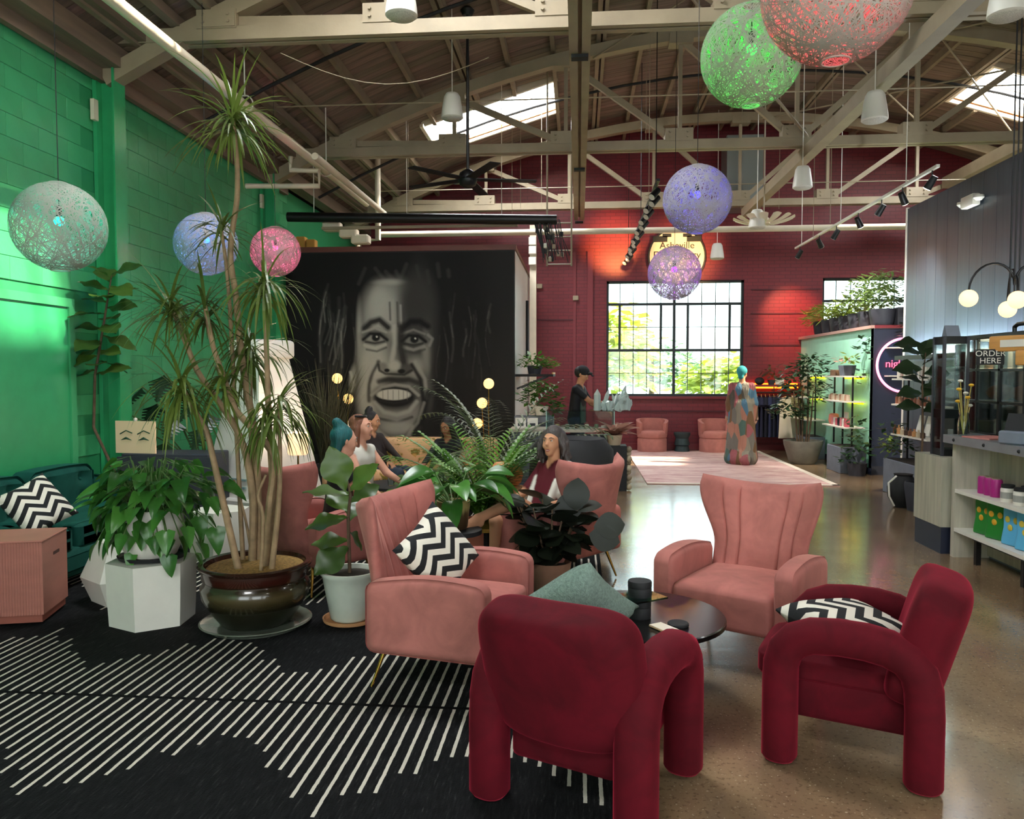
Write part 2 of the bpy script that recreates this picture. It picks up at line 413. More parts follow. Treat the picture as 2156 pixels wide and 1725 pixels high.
mb = MB().b2((.18, YF - .06, 0), (.3, YF, 4.2)).b2((-.12, YF - .04, 0), (-.06, YF, 4.2)); mb.build('pilaster', m_redtrim, wb)
MB().b2((XW, YF - .03, 0), (4.6, YF, .12)).build('baseboard', m_redtrim, wb)
# windows: steel frame, muntins, one object per pane
def window(name, x0, x1, z0, z1, cols, rows, thickc, thickr):
    w_ = tag(MB().b2((x0, YF + .06, z0), (x0 + .05, YF + .14, z1)).b2((x1 - .05, YF + .06, z0), (x1, YF + .14, z1)).b2((x0, YF + .06, z0), (x1, YF + .14, z0 + .05)).b2((x0, YF + .06, z1 - .05), (x1, YF + .14, z1)).build(name, m_steelw), kind='structure')
    cw = (x1 - x0) / cols; rh = (z1 - z0) / rows
    for i in range(1, cols):
        t = .03 if i in thickc else .007
        MB().b2((x0 + i * cw - t, YF + .08, z0), (x0 + i * cw + t, YF + .12, z1)).build('muntin', m_steelw, w_)
    for j in range(1, rows):
        t = .028 if j in thickr else .007
        MB().b2((x0, YF + .085, z0 + j * rh - t), (x1, YF + .115, z0 + j * rh + t)).build('transom', m_steelw, w_)
    for j in (1, 3):
        pass
    pane = MB().box((0, 0, 0), (cw - .016, .006, rh - .016)).mesh('pane', m_glassw)
    for i in range(cols):
        for j in range(rows): link('pane', pane, w_, (x0 + (i + .5) * cw, YF + .1, z0 + (j + .5) * rh))
    MB().b2((x0 - .05, YF - .06, z0 - .05), (x1 + .05, YF + .06, z0)).build('sill', m_redtrim, w_)
    return w_
w1 = window('window_1', *WIN[0], 10, 5, (5,), (2, 4)); window('window_2', *WIN[1], 11, 5, (6,), (2, 4))
cw = (3.46 - .59) / 10; rh = (3.58 - 1.13) / 5
for a, b in ((1, 4), (6, 9)):  # opening casements with a heavier frame
    x0, x1, z0, z1 = .59 + a * cw, .59 + b * cw, 1.13 + 2 * rh, 1.13 + 4 * rh
    MB().b2((x0 - .03, YF + .05, z0), (x0 + .02, YF + .1, z1)).b2((x1 - .02, YF + .05, z0), (x1 + .03, YF + .1, z1)).build('casement', m_steelw, w1)
# right wall, front wall (behind the camera) with three assumed tall windows for fill
struct(MB().b2((XR, YB, 0), (XR + .2, YF, 4.9)), 'wall_right', mat('grey_wall', '#8c8c88', .6))
mb = MB()
xs = [XW - .2, -4.0, -.4, .8, 4.4, 5.6, 9.2, XR + .2]
for i in range(7):
    if i % 2 == 0: mb.b2((xs[i], YB - .2, 0), (xs[i + 1], YB, 6.9))
    else: mb.b2((xs[i], YB - .2, 0), (xs[i + 1], YB, .8)).b2((xs[i], YB - .2, 3.8), (xs[i + 1], YB, 6.9))
struct(mb, 'wall_front', m_white)
for i, (a, b) in enumerate(((-4.0, -.4), (.8, 4.4), (5.6, 9.2))):
    mb = MB()
    for k in range(6): mb.b2((a + k * .72 - .02, YB - .14, .8), (a + k * .72 + .02, YB - .08, 3.8))
    for k in range(5): mb.b2((a, YB - .13, .8 + k * .75 - .02), (b, YB - .09, .8 + k * .75 + .02))
    struct(mb, 'window_%d' % (i + 3), m_steelw)  # unseen windows, assumed and added to go with the fill lights
# ------------------------------------------------------------------ roof: deck boards, purlins, roof lights, trusses
def holes(y0, y1): return sorted((x - hw, x + hw) for x, a, b, hw in SKY if a < y1 and b > y0)
mb = MB(); N = 64
ys = sorted(set([YB - .2] + [y for s in SKY for y in s[1:3]] + [YF + .3]))
for y0, y1 in zip(ys, ys[1:]):
    H = holes(y0 + .01, y1 - .01); xs = sorted(set([XW - .25 + i * (XR - XW + .5) / N for i in range(N + 1)] + [x for h in H for x in h]))
    for a, b in zip(xs, xs[1:]):
        if any(h0 - 1e-6 <= a and b <= h1 + 1e-6 for h0, h1 in H): continue
        mb.add([(a, y0, RZ(a) + .1), (b, y0, RZ(b) + .1), (b, y1, RZ(b) + .1), (a, y1, RZ(a) + .1), (a, y0, RZ(a) + .03), (b, y0, RZ(b) + .03), (b, y1, RZ(b) + .03), (a, y1, RZ(a) + .03)],
               [(3, 2, 1, 0), (4, 5, 6, 7), (0, 1, 5, 4), (2, 3, 7, 6), (1, 2, 6, 5), (3, 0, 4, 7)])
ceil = struct(mb, 'ceiling', m_deckback)
def arcstrip(mb, x0, x1, y0, y1, za, zb, n):
    for i in range(n):
        a, b = x0 + (x1 - x0) * i / n, x0 + (x1 - x0) * (i + 1) / n
    xs = [x0 + (x1 - x0) * i / n for i in range(n + 1)]
    vs = [(x, y, RZ(x) + z) for x in xs for y, z in ((y0, za), (y1, za), (y1, zb), (y0, zb))]
    fs = [(0, 1, 2, 3), tuple(4 * n + i for i in (3, 2, 1, 0))]
    for i in range(n):
        for j in range(4): fs.append((4 * i + j, 4 * i + (j + 1) % 4, 4 * i + 4 + (j + 1) % 4, 4 * i + 4 + j))
    mb.add(vs, fs)
y = 5.1
while y < YF:
    y1 = min(y + .165, YF); H = holes(y, y1); x = XW + .02
    for h in H + [(XR, XR)]:
        if h[0] > x: mb = MB(); arcstrip(mb, x, h[0], y + .006, y1 - .004, 0, .03, max(3, int((h[0] - x) / .7))); mb.build('roof_board', m_deck, ceil)
        x = h[1]
    y = y1
k = 0; x = -4.35
while x < XR - .3:
    segs = [(4.2, YF)]
    for sx, a, b, hw in SKY:
        if sx - hw < x < sx + hw and a > 4: segs = [q for s in segs for q in ((s[0], a), (b, s[1])) if q[1] - q[0] > .1 and q[0] >= s[0] and q[1] <= s[1]]
    for a, b in segs:
        MB().b2((x - .03, a, RZ(x) - .12), (x + .03, b, RZ(x))).build('purlin', m_purlin, ceil)
        if k % 3 == 1: MB().b2((x + .06, a, RZ(x) - .12), (x + .11, b, RZ(x))).build('purlin', m_purlin, ceil)
    x += .66; k += 1
m_curb = mat('skylight_curb', '#eee6d6', .5); m_curbw = mat('skylight_wood', '#c8803c', .5)
for i, (x, y0, y1, hw) in enumerate(SKY):  # frames the unseen added roof lights as well as the visible two
    z = RZ(x); n = Vector((1, 0, -(x - 3) / 14.6))
    e = lambda s, yy, dz: (x + s * hw, yy, RZ(x + s * hw) + dz)
    f = tag(MB().bar(e(-1, y0, .12), e(1, y0, .12), .06, .34).bar(e(-1, y1, .12), e(1, y1, .12), .06, .34).bar(e(-1, y0, .12), e(-1, y1, .12), .06, .34).bar(e(1, y0, .12), e(1, y1, .12), .06, .34).build('window_%d' % (6 + i), m_curb), kind='structure')
    MB().bar(e(-1, y1 - .12, .0), e(1, y1 - .12, .0), .07, .05).build('rail', m_curbw, f)
    for q in (1, 2): yy = y0 + (y1 - y0) * q / 3; MB().bar(e(-1, yy, .2), e(1, yy, .2), .03, .05).build('glazing_bar', m_curb, f)
TY = [3.55, 7.6, 11.7, 15.7]
BZ = 4.9
xn = [-3.5 + 1.65 * i for i in range(9)]
lab = ['steel bowstring roof truss nearest the camera, mostly above view', 'pale steel roof truss spanning nearest in view, across the top', 'pale steel roof truss in the middle of the hall, behind the first', 'pale steel roof truss close to the red end wall']
for ti, Y in enumerate(TY):
    t = thing('roof_truss', lab[ti], 'truss', (0, Y, 0), 0, 'roof trusses')
    MB().b2((XW + .05, -.09, BZ - .05), (XR, -.02, BZ + .08)).b2((XW + .05, .02, BZ - .05), (XR, .09, BZ + .08)).build('bottom_chord', m_steel, t)
    mb = MB(); xs = [XW + .1 + i * (XR - XW - .1) / 26 for i in range(27)]
    for a, b in zip(xs, xs[1:]): mb.bar((a, 0, RZ(a) - .24), (b, 0, RZ(b) - .24), .16, .16)
    mb.build('top_chord', m_steel, t)
    for i, x in enumerate(xn):
        zt = RZ(x) - .3
        MB().bar((x, 0, BZ + .1), (x, 0, zt), .055, .055).build('web_post', m_steel, t)
        if i < 4: p, q = (x, 0, zt), (xn[i + 1] - .1, 0, BZ + .12)
        elif i > 4: p, q = (x, 0, zt), (xn[i - 1] + .1, 0, BZ + .12)
        else: p = None
        if p: MB().bar(p, q, .07, .085).build('web_diagonal', m_steel, t)
        g = MB().b2((x - .22, -.1, BZ + .06), (x + .18, .1, BZ + .24))
        for bx in (-.15, .1):
            for bz in (.12, .19): g.cyl((x + bx, -.125, BZ + bz), (x + bx, -.1, BZ + bz), .018, n=6)
        g.build('gusset_plate', m_steel, t)
        MB().b2((x - .17, -.11, zt - .08), (x + .17, .11, zt + .06)).build('gusset_plate', m_steel, t)
# long beams running down the hall
mb = MB().b2((-.1, 2.6, 4.62), (-.018, 15.6, 4.82)).b2((.018, 2.6, 4.62), (.1, 15.6, 4.82)).b2((-.018, 2.6, 4.68), (.018, 15.6, 4.82))
tb = thing('tie_beam', 'double steel beam running down the middle of the hall under the trusses', 'beam')
mb.build('flange', m_steel, tb)
for Y in TY: MB().box((0, Y, 4.6), (.16, .1, .03)).build('bolt_plate', m_blackm, tb)
def longbeam(x, z, wd, ht, m, label, y0=3, y1=15.6):
    solo(MB().b2((x - wd / 2, y0, z - ht / 2), (x + wd / 2, y1, z + ht / 2)), 'tie_beam', m, label, 'beam', 'long beams')
pA, pB = atZ(2050, 0, 4.75), atZ(1560, 440, 4.75)
longbeam((pA.x + pB.x) / 2, 4.7, .15, .16, m_steel, 'steel beam running down the hall right of the middle beam')
longbeam(6.9, 5.2, .16, .2, m_steel, 'steel beam near the right hand skylight')
for x, z, wd, ht, l in ((-4.62, 4.72, .22, .2, 'brown wall plate beam along the top of the green wall'), (-4.3, 4.92, .12, .12, 'brown beam above the green wall, second from it'), (-3.95, 5.05, .1, .1, 'brown beam above the green wall, third from it')):
    solo(MB().b2((x - wd / 2, 3, z - ht / 2), (x + wd / 2, YF, z + ht / 2)), 'wall_plate', m_rustbeam, l, 'beam', 'wall plates')
solo(MB().b2((XW + .03, 3, 4.5), (XW + .1, 12.5, 4.62)), 'ledger_board', m_rustbeam, 'brown ledger board where the green wall meets the roof', 'beam')
for i, Y in enumerate(TY[1:3]):
    c = thing('steel_column', ['green painted steel column beside the leaning fig tree', 'green painted steel column near the mural wall'][i], 'column', (XW, Y, 0), 0, 'green columns')
    MB().b2((.0, -.1, 0), (.04, .1, 4.75)).b2((.04, -.01, 0), (.2, .01, 4.75)).b2((.2, -.1, 0), (.22, .1, 4.75)).build('shaft', m_greenc, c)
    MB().b2((.02, -.17, 4.1), (.06, -.1, 4.3)).build('bracket', m_cream, c)
# diagonal rods bracing the roof
br = [((.1, 7.6, 6.25), (3.3, 11.7, 4.95)), ((3.3, 7.6, 6.5), (.2, 11.7, 6.2)), ((3.4, 11.7, 6.5), (6.8, 15.7, 6.0)), ((6.8, 11.7, 6.0), (3.4, 15.7, 6.5)), ((3.4, 7.6, 6.5), (6.8, 11.7, 6.0)), ((6.8, 7.6, 6.0), (3.4, 11.7, 6.5)), ((8.5, 7.6, 5.6), (5, 11.7, 6.4)), ((5, 11.7, 6.4), (8.5, 15.7, 5.6))]
for i, (p, q) in enumerate(br):
    solo(MB().tube([p, q], .014 if i else .02, 6), 'brace_rod', m_steel, 'thin diagonal steel rod bracing the roof between trusses', 'rod', 'roof brace rods')
for x, z, r in ((-2.9, 5.35, .025), (-1.0, 6.0, .02), (1.6, 6.3, .025), (4.9, 6.3, .025), (8.0, 5.7, .025)):
    pass
# dark conduits that follow the roof curve across the hall
for Y, dz in ((9.3, .2), (13.4, .22)):
    solo(MB().tube([(x, Y, RZ(x) - dz) for x in [XW + .3 + i * .75 for i in range(21)]], .022, 6), 'conduit', m_blackm, 'dark conduit curving across under the roof, ' + ('nearer of the two' if Y < 10 else 'farther of the two'), 'conduit', 'roof conduits')
# ------------------------------------------------------------------ mural room, partitions
MX1 = atY(1083, 532, 12.6).x; MZ = 3.6
struct(MB().b2((MX1 - .12, 12.62, 0), (MX1, YF, MZ)), 'wall_side', mat('white_side_wall', '#e9e9e4', .4, var=.03))
wm = struct(MB().b2((XW, 12.6, 0), (MX1, 12.72, MZ)), 'wall_mural', mat('mural_base_black', '#15191c', .5))
MB().b2((XW, 12.56, MZ - .015), (MX1 + .03, 12.74, MZ + .07)).build('cap_rail', mat('maroon_rail', '#6b3a33', .5), wm)
MB().b2((MX1 - .15, 12.62, MZ), (MX1 + .02, YF, MZ + .06)).build('cap_rail', m_brown, wm)
solo(MB().b2((MX1 + .04, 15.9, 0), (MX1 + .17, 16.1, 4.6)), 'downpipe_casing', m_cream, 'cream boxed pipe in the corner by the red wall', 'pipe')
solo(MB().tube([(MX1 + .05, 15.0, 1.9), (MX1 + .05, 15.0, 3.0)], .03, 8), 'wall_rod', m_black, 'black vertical rod on the white side wall', 'rod')
# painted portrait: one flat painting on the wall, laid out in wall metres
def mural():
    nx, nz = 400, 330
    U = np.linspace(600, 1083, nx)[None, :].repeat(nz, 0); Vv = np.linspace(536, 960, nz)[:, None].repeat(nx, 1)
    rng = np.random.RandomState(3)
    C = np.zeros((nz, nx)) + .016
    def blob(cx, cy, rx, ry, val, soft=.35, rot=0, amt=1):
        nonlocal C
        c, s = math.cos(R(rot)), math.sin(R(rot)); dx, dy = U - cx, Vv - cy
        d = np.sqrt(((dx * c + dy * s) / rx) ** 2 + ((-dx * s + dy * c) / ry) ** 2)
        a = np.clip((1 + soft - d) / (2 * soft), 0, 1); a = a * a * (3 - 2 * a) * amt; C = C * (1 - a) + val * a
    def stroke(pts, wd, val, amt=1, soft=.6):
        nonlocal C
        D = np.full_like(C, 1e9)
        for (x0, y0), (x1, y1) in zip(pts, pts[1:]):
            vx, vy = x1 - x0, y1 - y0; t = np.clip(((U - x0) * vx + (Vv - y0) * vy) / (vx * vx + vy * vy + 1e-9), 0, 1)
            D = np.minimum(D, np.hypot(U - x0 - t * vx, Vv - y0 - t * vy))
        a = np.clip((wd * (1 + soft) - D) / (2 * soft * wd), 0, 1) * amt; C = C * (1 - a) + val * a
    # hair mass and background tone
    blob(1010, 660, 110, 260, .024, .8); blob(800, 615, 150, 90, .008, .5); blob(970, 720, 70, 230, .012, .7); blob(700, 760, 60, 190, .009, .7)
    def lock(x, y, L, dx, wd, val):
        P_ = [(x + dx * (k / 8) ** 1.3 + 4 * math.sin(k * 1.1 + x), y + L * k / 8) for k in range(9)]
        stroke(P_, wd * 2.2, val * .3, .6); stroke(P_[1:6], wd, val, .6); stroke(P_[2:4], wd * .6, val * 1.6, .6)
    for i in range(15): lock(rng.uniform(676, 748), rng.uniform(590, 700), rng.uniform(110, 240), rng.uniform(-26, -4), rng.uniform(1.2, 2.2), rng.uniform(.07, .2))
    for i in range(14): lock(rng.uniform(915, 1035), rng.uniform(590, 700), rng.uniform(90, 220), rng.uniform(-4, 16), rng.uniform(1.2, 2.4), rng.uniform(.03, .07))
    for i in range(9): x = 770 + i * 22; stroke([(x, 568 + rng.uniform(-8, 8)), (x + rng.uniform(-18, 26), 585 + rng.uniform(0, 18))], 4, .07, .5)
    # head: oval form, lit from the left
    blob(832, 742, 77, 150, .20, .12, 2); blob(836, 812, 62, 108, .20, .16, 2)
    blob(806, 655, 38, 52, .44, .55); blob(786, 770, 30, 52, .46, .55); blob(800, 640, 16, 30, .5, .7); blob(822, 598, 26, 6, .42, .8)
    blob(884, 700, 34, 120, .055, .6); blob(880, 640, 36, 54, .05, .6); blob(878, 776, 20, 22, .30, .7); blob(898, 745, 8, 40, .24, .8); blob(896, 830, 14, 40, .1, .7)
    blob(772, 842, 20, 52, .40, .6); blob(836, 880, 40, 34, .24, .5); blob(757, 700, 6, 50, .34, .8)
    for x, y0, y1, v_ in ((822, 640, 676, .09), (829, 634, 680, .42), (838, 640, 690, .08), (845, 646, 686, .4), (852, 652, 688, .07)): stroke([(x, y0), (x + 1, y1)], 2.2, v_, .75)
    stroke([(800, 700), (820, 690), (830, 700)], 3, .4, .6)
    # heavy knitted brows, half closed laughing eyes
    stroke([(768, 694), (782, 681), (800, 676), (818, 692)], 6.5, .012, .95); stroke([(850, 694), (866, 680), (886, 680), (902, 690)], 6.5, .010, .95)
    for cx, cy, k in ((790, 714, 1), (872, 718, .6)):
        blob(cx, cy - 2, 29, 17, .12 * k, .45, 4); stroke([(cx - 26, cy - 12), (cx, cy - 21), (cx + 24, cy - 12)], 2.4, .4 * k, .7)
        blob(cx, cy + 1, 21, 7.5, .30 * k, .3, 4); blob(cx + 2, cy - 1, 9, 8, .008, .3); blob(cx + 4, cy - 3, 2.2, 2.2, .6, .3)
        stroke([(cx - 25, cy + 3), (cx - 10, cy - 9), (cx + 10, cy - 8), (cx + 26, cy + 4)], 3.4, .008, .95); stroke([(cx - 20, cy + 8), (cx, cy + 11), (cx + 20, cy + 7)], 2, .03, .8)
        stroke([(cx - 22, cy + 15), (cx, cy + 21), (cx + 22, cy + 14)], 3.2, .5 * k, .8); stroke([(cx - 18, cy + 24), (cx + 4, cy + 28), (cx + 24, cy + 20)], 2.2, .07, .7)
    stroke([(903, 708), (912, 716), (906, 730)], 3, .3, .7)
    # nose
    stroke([(832, 690), (833, 725), (826, 760)], 5, .5, .8); stroke([(846, 690), (845, 735), (852, 772)], 8, .02, .85); blob(831, 772, 13, 11, .46, .5)
    blob(806, 774, 10, 9, .22, .5); blob(858, 778, 12, 10, .08, .5); blob(815, 782, 6, 4, .01, .4); blob(846, 784, 8, 5, .008, .4); stroke([(797, 770), (799, 782), (812, 789), (832, 790), (852, 791), (868, 782)], 2.6, .02, .85)
    # cheek folds and smile
    stroke([(797, 764), (784, 786), (776, 812), (776, 846)], 4.2, .04, .85); stroke([(788, 766), (772, 796), (766, 830)], 4, .46, .7); stroke([(868, 770), (886, 800), (892, 844)], 4, .012, .9); stroke([(876, 764), (896, 800), (900, 840)], 3.4, .34, .7)
    blob(835, 803, 34, 7, .07, .6); stroke([(798, 806), (818, 800), (838, 803), (862, 801), (880, 808)], 5, .02, .8)
    blob(832, 838, 50, 29, .07, .22); blob(831, 838, 42, 21, .006, .16); blob(829, 833, 36, 11.5, .56, .13); stroke([(800, 846), (829, 851), (860, 846)], 3, .02, .9)
    for x in (806, 817, 828, 840, 850, 858): stroke([(x, 824), (x, 843)], .8, .16, .75)
    stroke([(782, 834), (804, 817), (832, 812), (862, 816), (882, 834)], 3.2, .34, .8); stroke([(788, 850), (808, 870), (836, 876), (862, 868), (878, 848)], 4.2, .36, .85); stroke([(800, 884), (836, 892), (868, 880)], 3, .05, .8)
    # chin with short beard, jaw edge, neck
    blob(838, 902, 34, 12, .34, .6); stroke([(764, 838), (772, 880), (796, 912), (822, 932)], 5, .42, .7); stroke([(902, 830), (890, 884), (862, 922)], 8, .012, .9); stroke([(894, 850), (880, 892), (856, 920)], 3, .26, .7)
    blob(836, 948, 40, 24, .2, .6); stroke([(868, 900), (850, 960)], 4, .34, .6); stroke([(800, 930), (812, 965)], 5, .3, .6)
    blob(742, 800, 8, 26, .3, .5, 6); stroke([(737, 786), (744, 812), (738, 826)], 3, .5, .8)
    C += rng.normal(0, .012, C.shape) * (C + .03); C = np.clip(C * 1.1 + .004, .018, .8)
    zt = MZ - .03; P0 = atY(600, 536, 12.595); P1 = atY(1083, 960, 12.595)
    xs = np.linspace(XW + .01, MX1 - .005, nx); zs = np.linspace(zt, P1.z, nz)
    verts = [(x, 12.593, z) for z in zs for x in xs]; faces = []
    for j in range(nz - 1):
        b = j * nx
        faces.extend([(b + i, b + i + 1, b + nx + i + 1, b + nx + i) for i in range(nx - 1)])
    me = bpy.data.meshes.new('painting'); me.from_pydata(verts, [], faces)
    ca = me.color_attributes.new('paint', 'FLOAT_COLOR', 'POINT')
    g = C.reshape(-1); col = np.stack([g * 1.0, g * 1.0, g * .93 + .003, np.ones_like(g)], 1).astype(np.float32)
    ca.data.foreach_set('color', col.reshape(-1))
    n = NT('painted_mural'); at = n.t.nodes.new('ShaderNodeAttribute'); at.attribute_name = 'paint'; n.set(col=at.outputs[0], rough=.7, spec=.15)
    me.materials.append(n.m); o = bpy.data.objects.new('mural_painting', me); COL.objects.link(o)
    tag(o, 'black and white mural of a smiling man with long dreadlocks', 'mural')
mural()
# mint partition room at right back, navy front
PXX = 4.64; PYY = 12.85
wt = struct(MB().b2((PXX, PYY, 0), (PXX + .12, YF, 2.32)), 'wall_partition', m_teal)
MB().b2((PXX - .012, PYY, 0), (PXX, YF, .1)).build('baseboard', m_navy, wt)
MB().b2((PXX - .06, PYY - .04, 2.32), (PXX + .4, YF, 2.37)).build('ledge', mat('pink_wood', '#b28a80', .5), wt)
wn = struct(MB().b2((PXX, PYY - .01, 0), (PXX + 2.2, PYY + .11, 2.32)), 'wall_navy', m_navy)
MB().b2((PXX, PYY - .03, 0), (PXX + 2.2, PYY - .01, .14)).build('baseboard', m_dkgrey, wn)
MB().b2((PXX, PYY - .05, 2.325), (PXX + 2.2, PYY + .3, 2.37)).build('ledge', m_redtrim, wn)
# tall dark plank wall behind the shop counter
DW = 4.72
m_plank = mat('blue_grey_plank', '#39434d', .34, var=.18, vs=2.5, stretch=(3, 8, .5), rnd=.1)
wd = struct(MB().b2((DW + .02, 7.6, 0), (DW + .14, 11.88, 3.98)), 'wall_plank', m_navy)
y = 7.62
while y < 11.85:
    MB().b2((DW, y, 0), (DW + .02, min(y + .295, 11.88), 3.98)).build('plank', m_plank, wd); y += .3
MB().b2((DW - .01, 11.86, 0), (DW + .14, 11.9, 4.0)).build('end_trim', m_white, wd)
# ------------------------------------------------------------------ rugs
def smooth(a, b, x): t = max(0, min(1, (x - a) / (b - a))); return t * t * (3 - 2 * t)
solo(MB().b2((-4.7, .3, .001), (.19, 9.6, .014)), 'area_carpet', m_rug, 'large black carpet with rows of broken white stripes', 'carpet')
m_prug = NT('faded_pink_rug'); _o = m_prug.obj()
m_prug.set(col=m_prug.ramp(m_prug.noise(m_prug.mapping(_o, (1, 2.5, 1)), 2.2, 6, .7), [(.35, lin('#b98a86')), (.55, lin('#d6b3ab')), (.75, lin('#e3cfc4'))]), rough=.95); m_prug = m_prug.m
pr = solo(MB().b2((1.0, 11.45, .001), (3.72, 16.5, .014)), 'area_rug', m_prug, 'faded pink rug on the concrete before the big window', 'rug')
MB().b2((1.0, 11.45, .013), (3.72, 11.55, .017)).b2((3.62, 11.45, .013), (3.72, 16.5, .017)).build('border', mat('rug_border', '#e2d5c4', .9), pr)
# ------------------------------------------------------------------ pink wing chairs
def wing_back(mb):
    nu, nv = 160, 26
    def row(v):
        hw = .285 + .085 * smooth(.38, .9, v) - .012 * smooth(.9, 1, v)
        z = .30 + .64 * v; yc = .20 + .20 * v; wing = .02 + .15 * smooth(.3, .95, v)
        t = .05
        if v > .93: t *= math.sqrt(max(.02, 1 - ((v - .93) / .07) ** 2))
        return hw, z, yc, wing, t
    def fn(s, v):
        hw, z, yc, wing, t = row(v)
        front = s < .5
        q = s * 2 if front else (s - .5) * 2
        u = -math.cos(PI * q) if front else math.cos(PI * q)
        uu = math.copysign(abs(u) ** .8, u)
        th = t * (max(0, 1 - abs(uu) ** 6)) ** .5
        x = hw * uu; y = yc - wing * abs(uu) ** 2.6; z2 = z + (.055 * abs(uu) ** 2.2 - .02) * smooth(.5, 1, v)
        ny = 1; nx = 3 * wing * abs(uu) ** 1.6 * math.copysign(1, uu) / max(hw, .01) * .6
        L = math.hypot(1, nx); d = -th if front else th
        if front and abs(uu) < .86:
            g = abs(((uu + 1) * 3.5) % 1 - .0); g = min(g, 1 - g); d += .016 * math.exp(-(g / .055) ** 2) * smooth(.05, .2, v) * smooth(1.0, .9, v)
        return (x + d * nx / L * 1, y + d / L, z2)
    mb.grid(fn, nu, nv, True)
    n = nu * nv; base = len(mb.v) - n
    mb.f.append(tuple(base + i for i in range(nu))); mb.f.append(tuple(base + n - nu + i for i in range(nu)))
    return mb
me_back = wing_back(MB()).mesh('backrest', m_pink, 60)
def armfn(p):
    f = (p.y + .33) / .66
    if p.z > 0: p.z += .03 * math.sin(PI * min(1, max(0, f * 1.1))) - .015 * f
    return p
me_arm = MB().rbox((0, 0, 0), (.13, .64, .37), .045, 3, fn=armfn, sub=7, it=1).mesh('arm', m_pink, 60)
def seatfn(p):
    if p.z > .05: p.z += .02 * (1 - (p.x / .3) ** 2) * (1 - (p.y / .35) ** 2)
    return p
me_seat = MB().rbox((0, 0, 0), (.57, .64, .23), .035, 3, fn=seatfn, sub=7, it=2).mesh('seat', m_pink, 60)
def pink_chair(label, loc, rz):
    t = thing('wing_chair', label, 'armchair', (loc[0], loc[1], loc[2] if len(loc) > 2 else 0), rz, 'pink velvet wing chairs')
    link('seat', me_seat, t, (0, -.07, .315)); link('arm', me_arm, t, (-.345, -.07, .385)); link('arm', me_arm, t, (.345, -.07, .385)); link('backrest', me_back, t)
    for sx in (-1, 1):
        for sy in (-1, 1):
            top = (sx * .27, -.05 + sy * .24, .21); bot = (sx * .33, -.05 + sy * .3, 0)
            MB().tube([bot, top], [.007, .013], 8).build('leg', m_brass, t, True)
    return t
def face(dx, dy): return math.atan2(dx, -dy)  # rotation that turns a local -Y front towards (dx, dy)
CR = .014
pink_chair('pink wing chair holding a zigzag cushion, striped carpet under its gold legs', (-.72, 4.1, CR), face(.97, -.24))
pink_chair('pink wing chair facing the round black table, on bare concrete', (.97, 4.62), face(-.52, -.85))
pink_chair('pink wing chair with its back turned, right of the potted dracaena stems', (-2.02, 5.75, CR), face(.55, .83))
pink_chair('coral lit wing chair seating the laughing woman, back turned to the camera', (-.1, 6.05, CR), face(-.78, .62))
# ------------------------------------------------------------------ crimson arch chairs
archp = [(-.27, .012), (-.27, .03), (-.27, .34), (-.268, .41), (-.25, .47), (-.21, .515), (-.15, .54), (-.05, .55), (.05, .548), (.13, .535), (.195, .505), (.237, .455), (.255, .39), (.26, .3), (.26, .03), (.26, .012)]
def arch():
    mb = MB(); n = len(archp); pr = rrect(.15, .14, .06, 4); k = len(pr); vs = []
    pts = [Vector((0, y, z)) for y, z in archp]
    for i, p in enumerate(pts):
        t = (pts[min(i + 1, n - 1)] - pts[max(i - 1, 0)]).normalized(); o = t.cross(Vector((1, 0, 0))); s = .82 if i in (0, n - 1) else 1
        for a, b in pr: vs.append(p + Vector((a * s, 0, 0)) + o * b * s)
    fs = [(i * k + j, i * k + (j + 1) % k, (i + 1) * k + (j + 1) % k, (i + 1) * k + j) for i in range(n - 1) for j in range(k)] + [tuple(range(k - 1, -1, -1)), tuple((n - 1) * k + j for j in range(k))]
    return mb.add(vs, fs).mesh('arm_frame', m_crim, 60)
me_arch = arch()
def rb_fn(p):
    if p.z > 0: p.x *= 1 - .08 * (max(0, p.z) / .25) ** 4
    else: p.x *= 1 - .1 * (abs(p.z) / .25) ** 4
    p.y += .035 * (p.x / .3) ** 2 * -1
    a = R(-16); y, z = p.y, p.z; p.y = y * math.cos(a) - z * math.sin(a); p.z = y * math.sin(a) + z * math.cos(a); return p
me_rback = MB().squad(.31, .105, .255, .34, .55, fn=rb_fn).mesh('backrest', m_crim, 2)
me_rseat = MB().rbox((0, 0, 0), (.45, .63, .15), .05, 3, sub=6, it=4).mesh('seat', m_crim, 2)
me_rbase = MB().rbox((0, 0, 0), (.43, .52, .2), .03, 2).mesh('apron', m_crim, 60)
def red_chair(label, loc, rz):
    t = thing('arch_chair', label, 'armchair', loc, rz, 'crimson velvet chairs')
    for s in (-1, 1): link('arm_frame', me_arch, t, (s * .29, 0, 0))
    link('seat', me_rseat, t, (0, -.07, .37)); link('apron', me_rbase, t, (0, -.02, .26)); link('backrest', me_rback, t, (0, .27, .525))
    return t
red_chair('crimson velvet arch chair with its back to the camera', (.045, 2.98, CR), face(.42, .91))
red_chair('crimson velvet arch chair holding a zigzag cushion, on the concrete at right', (1.2, 3.43, 0), face(-.92, .4))
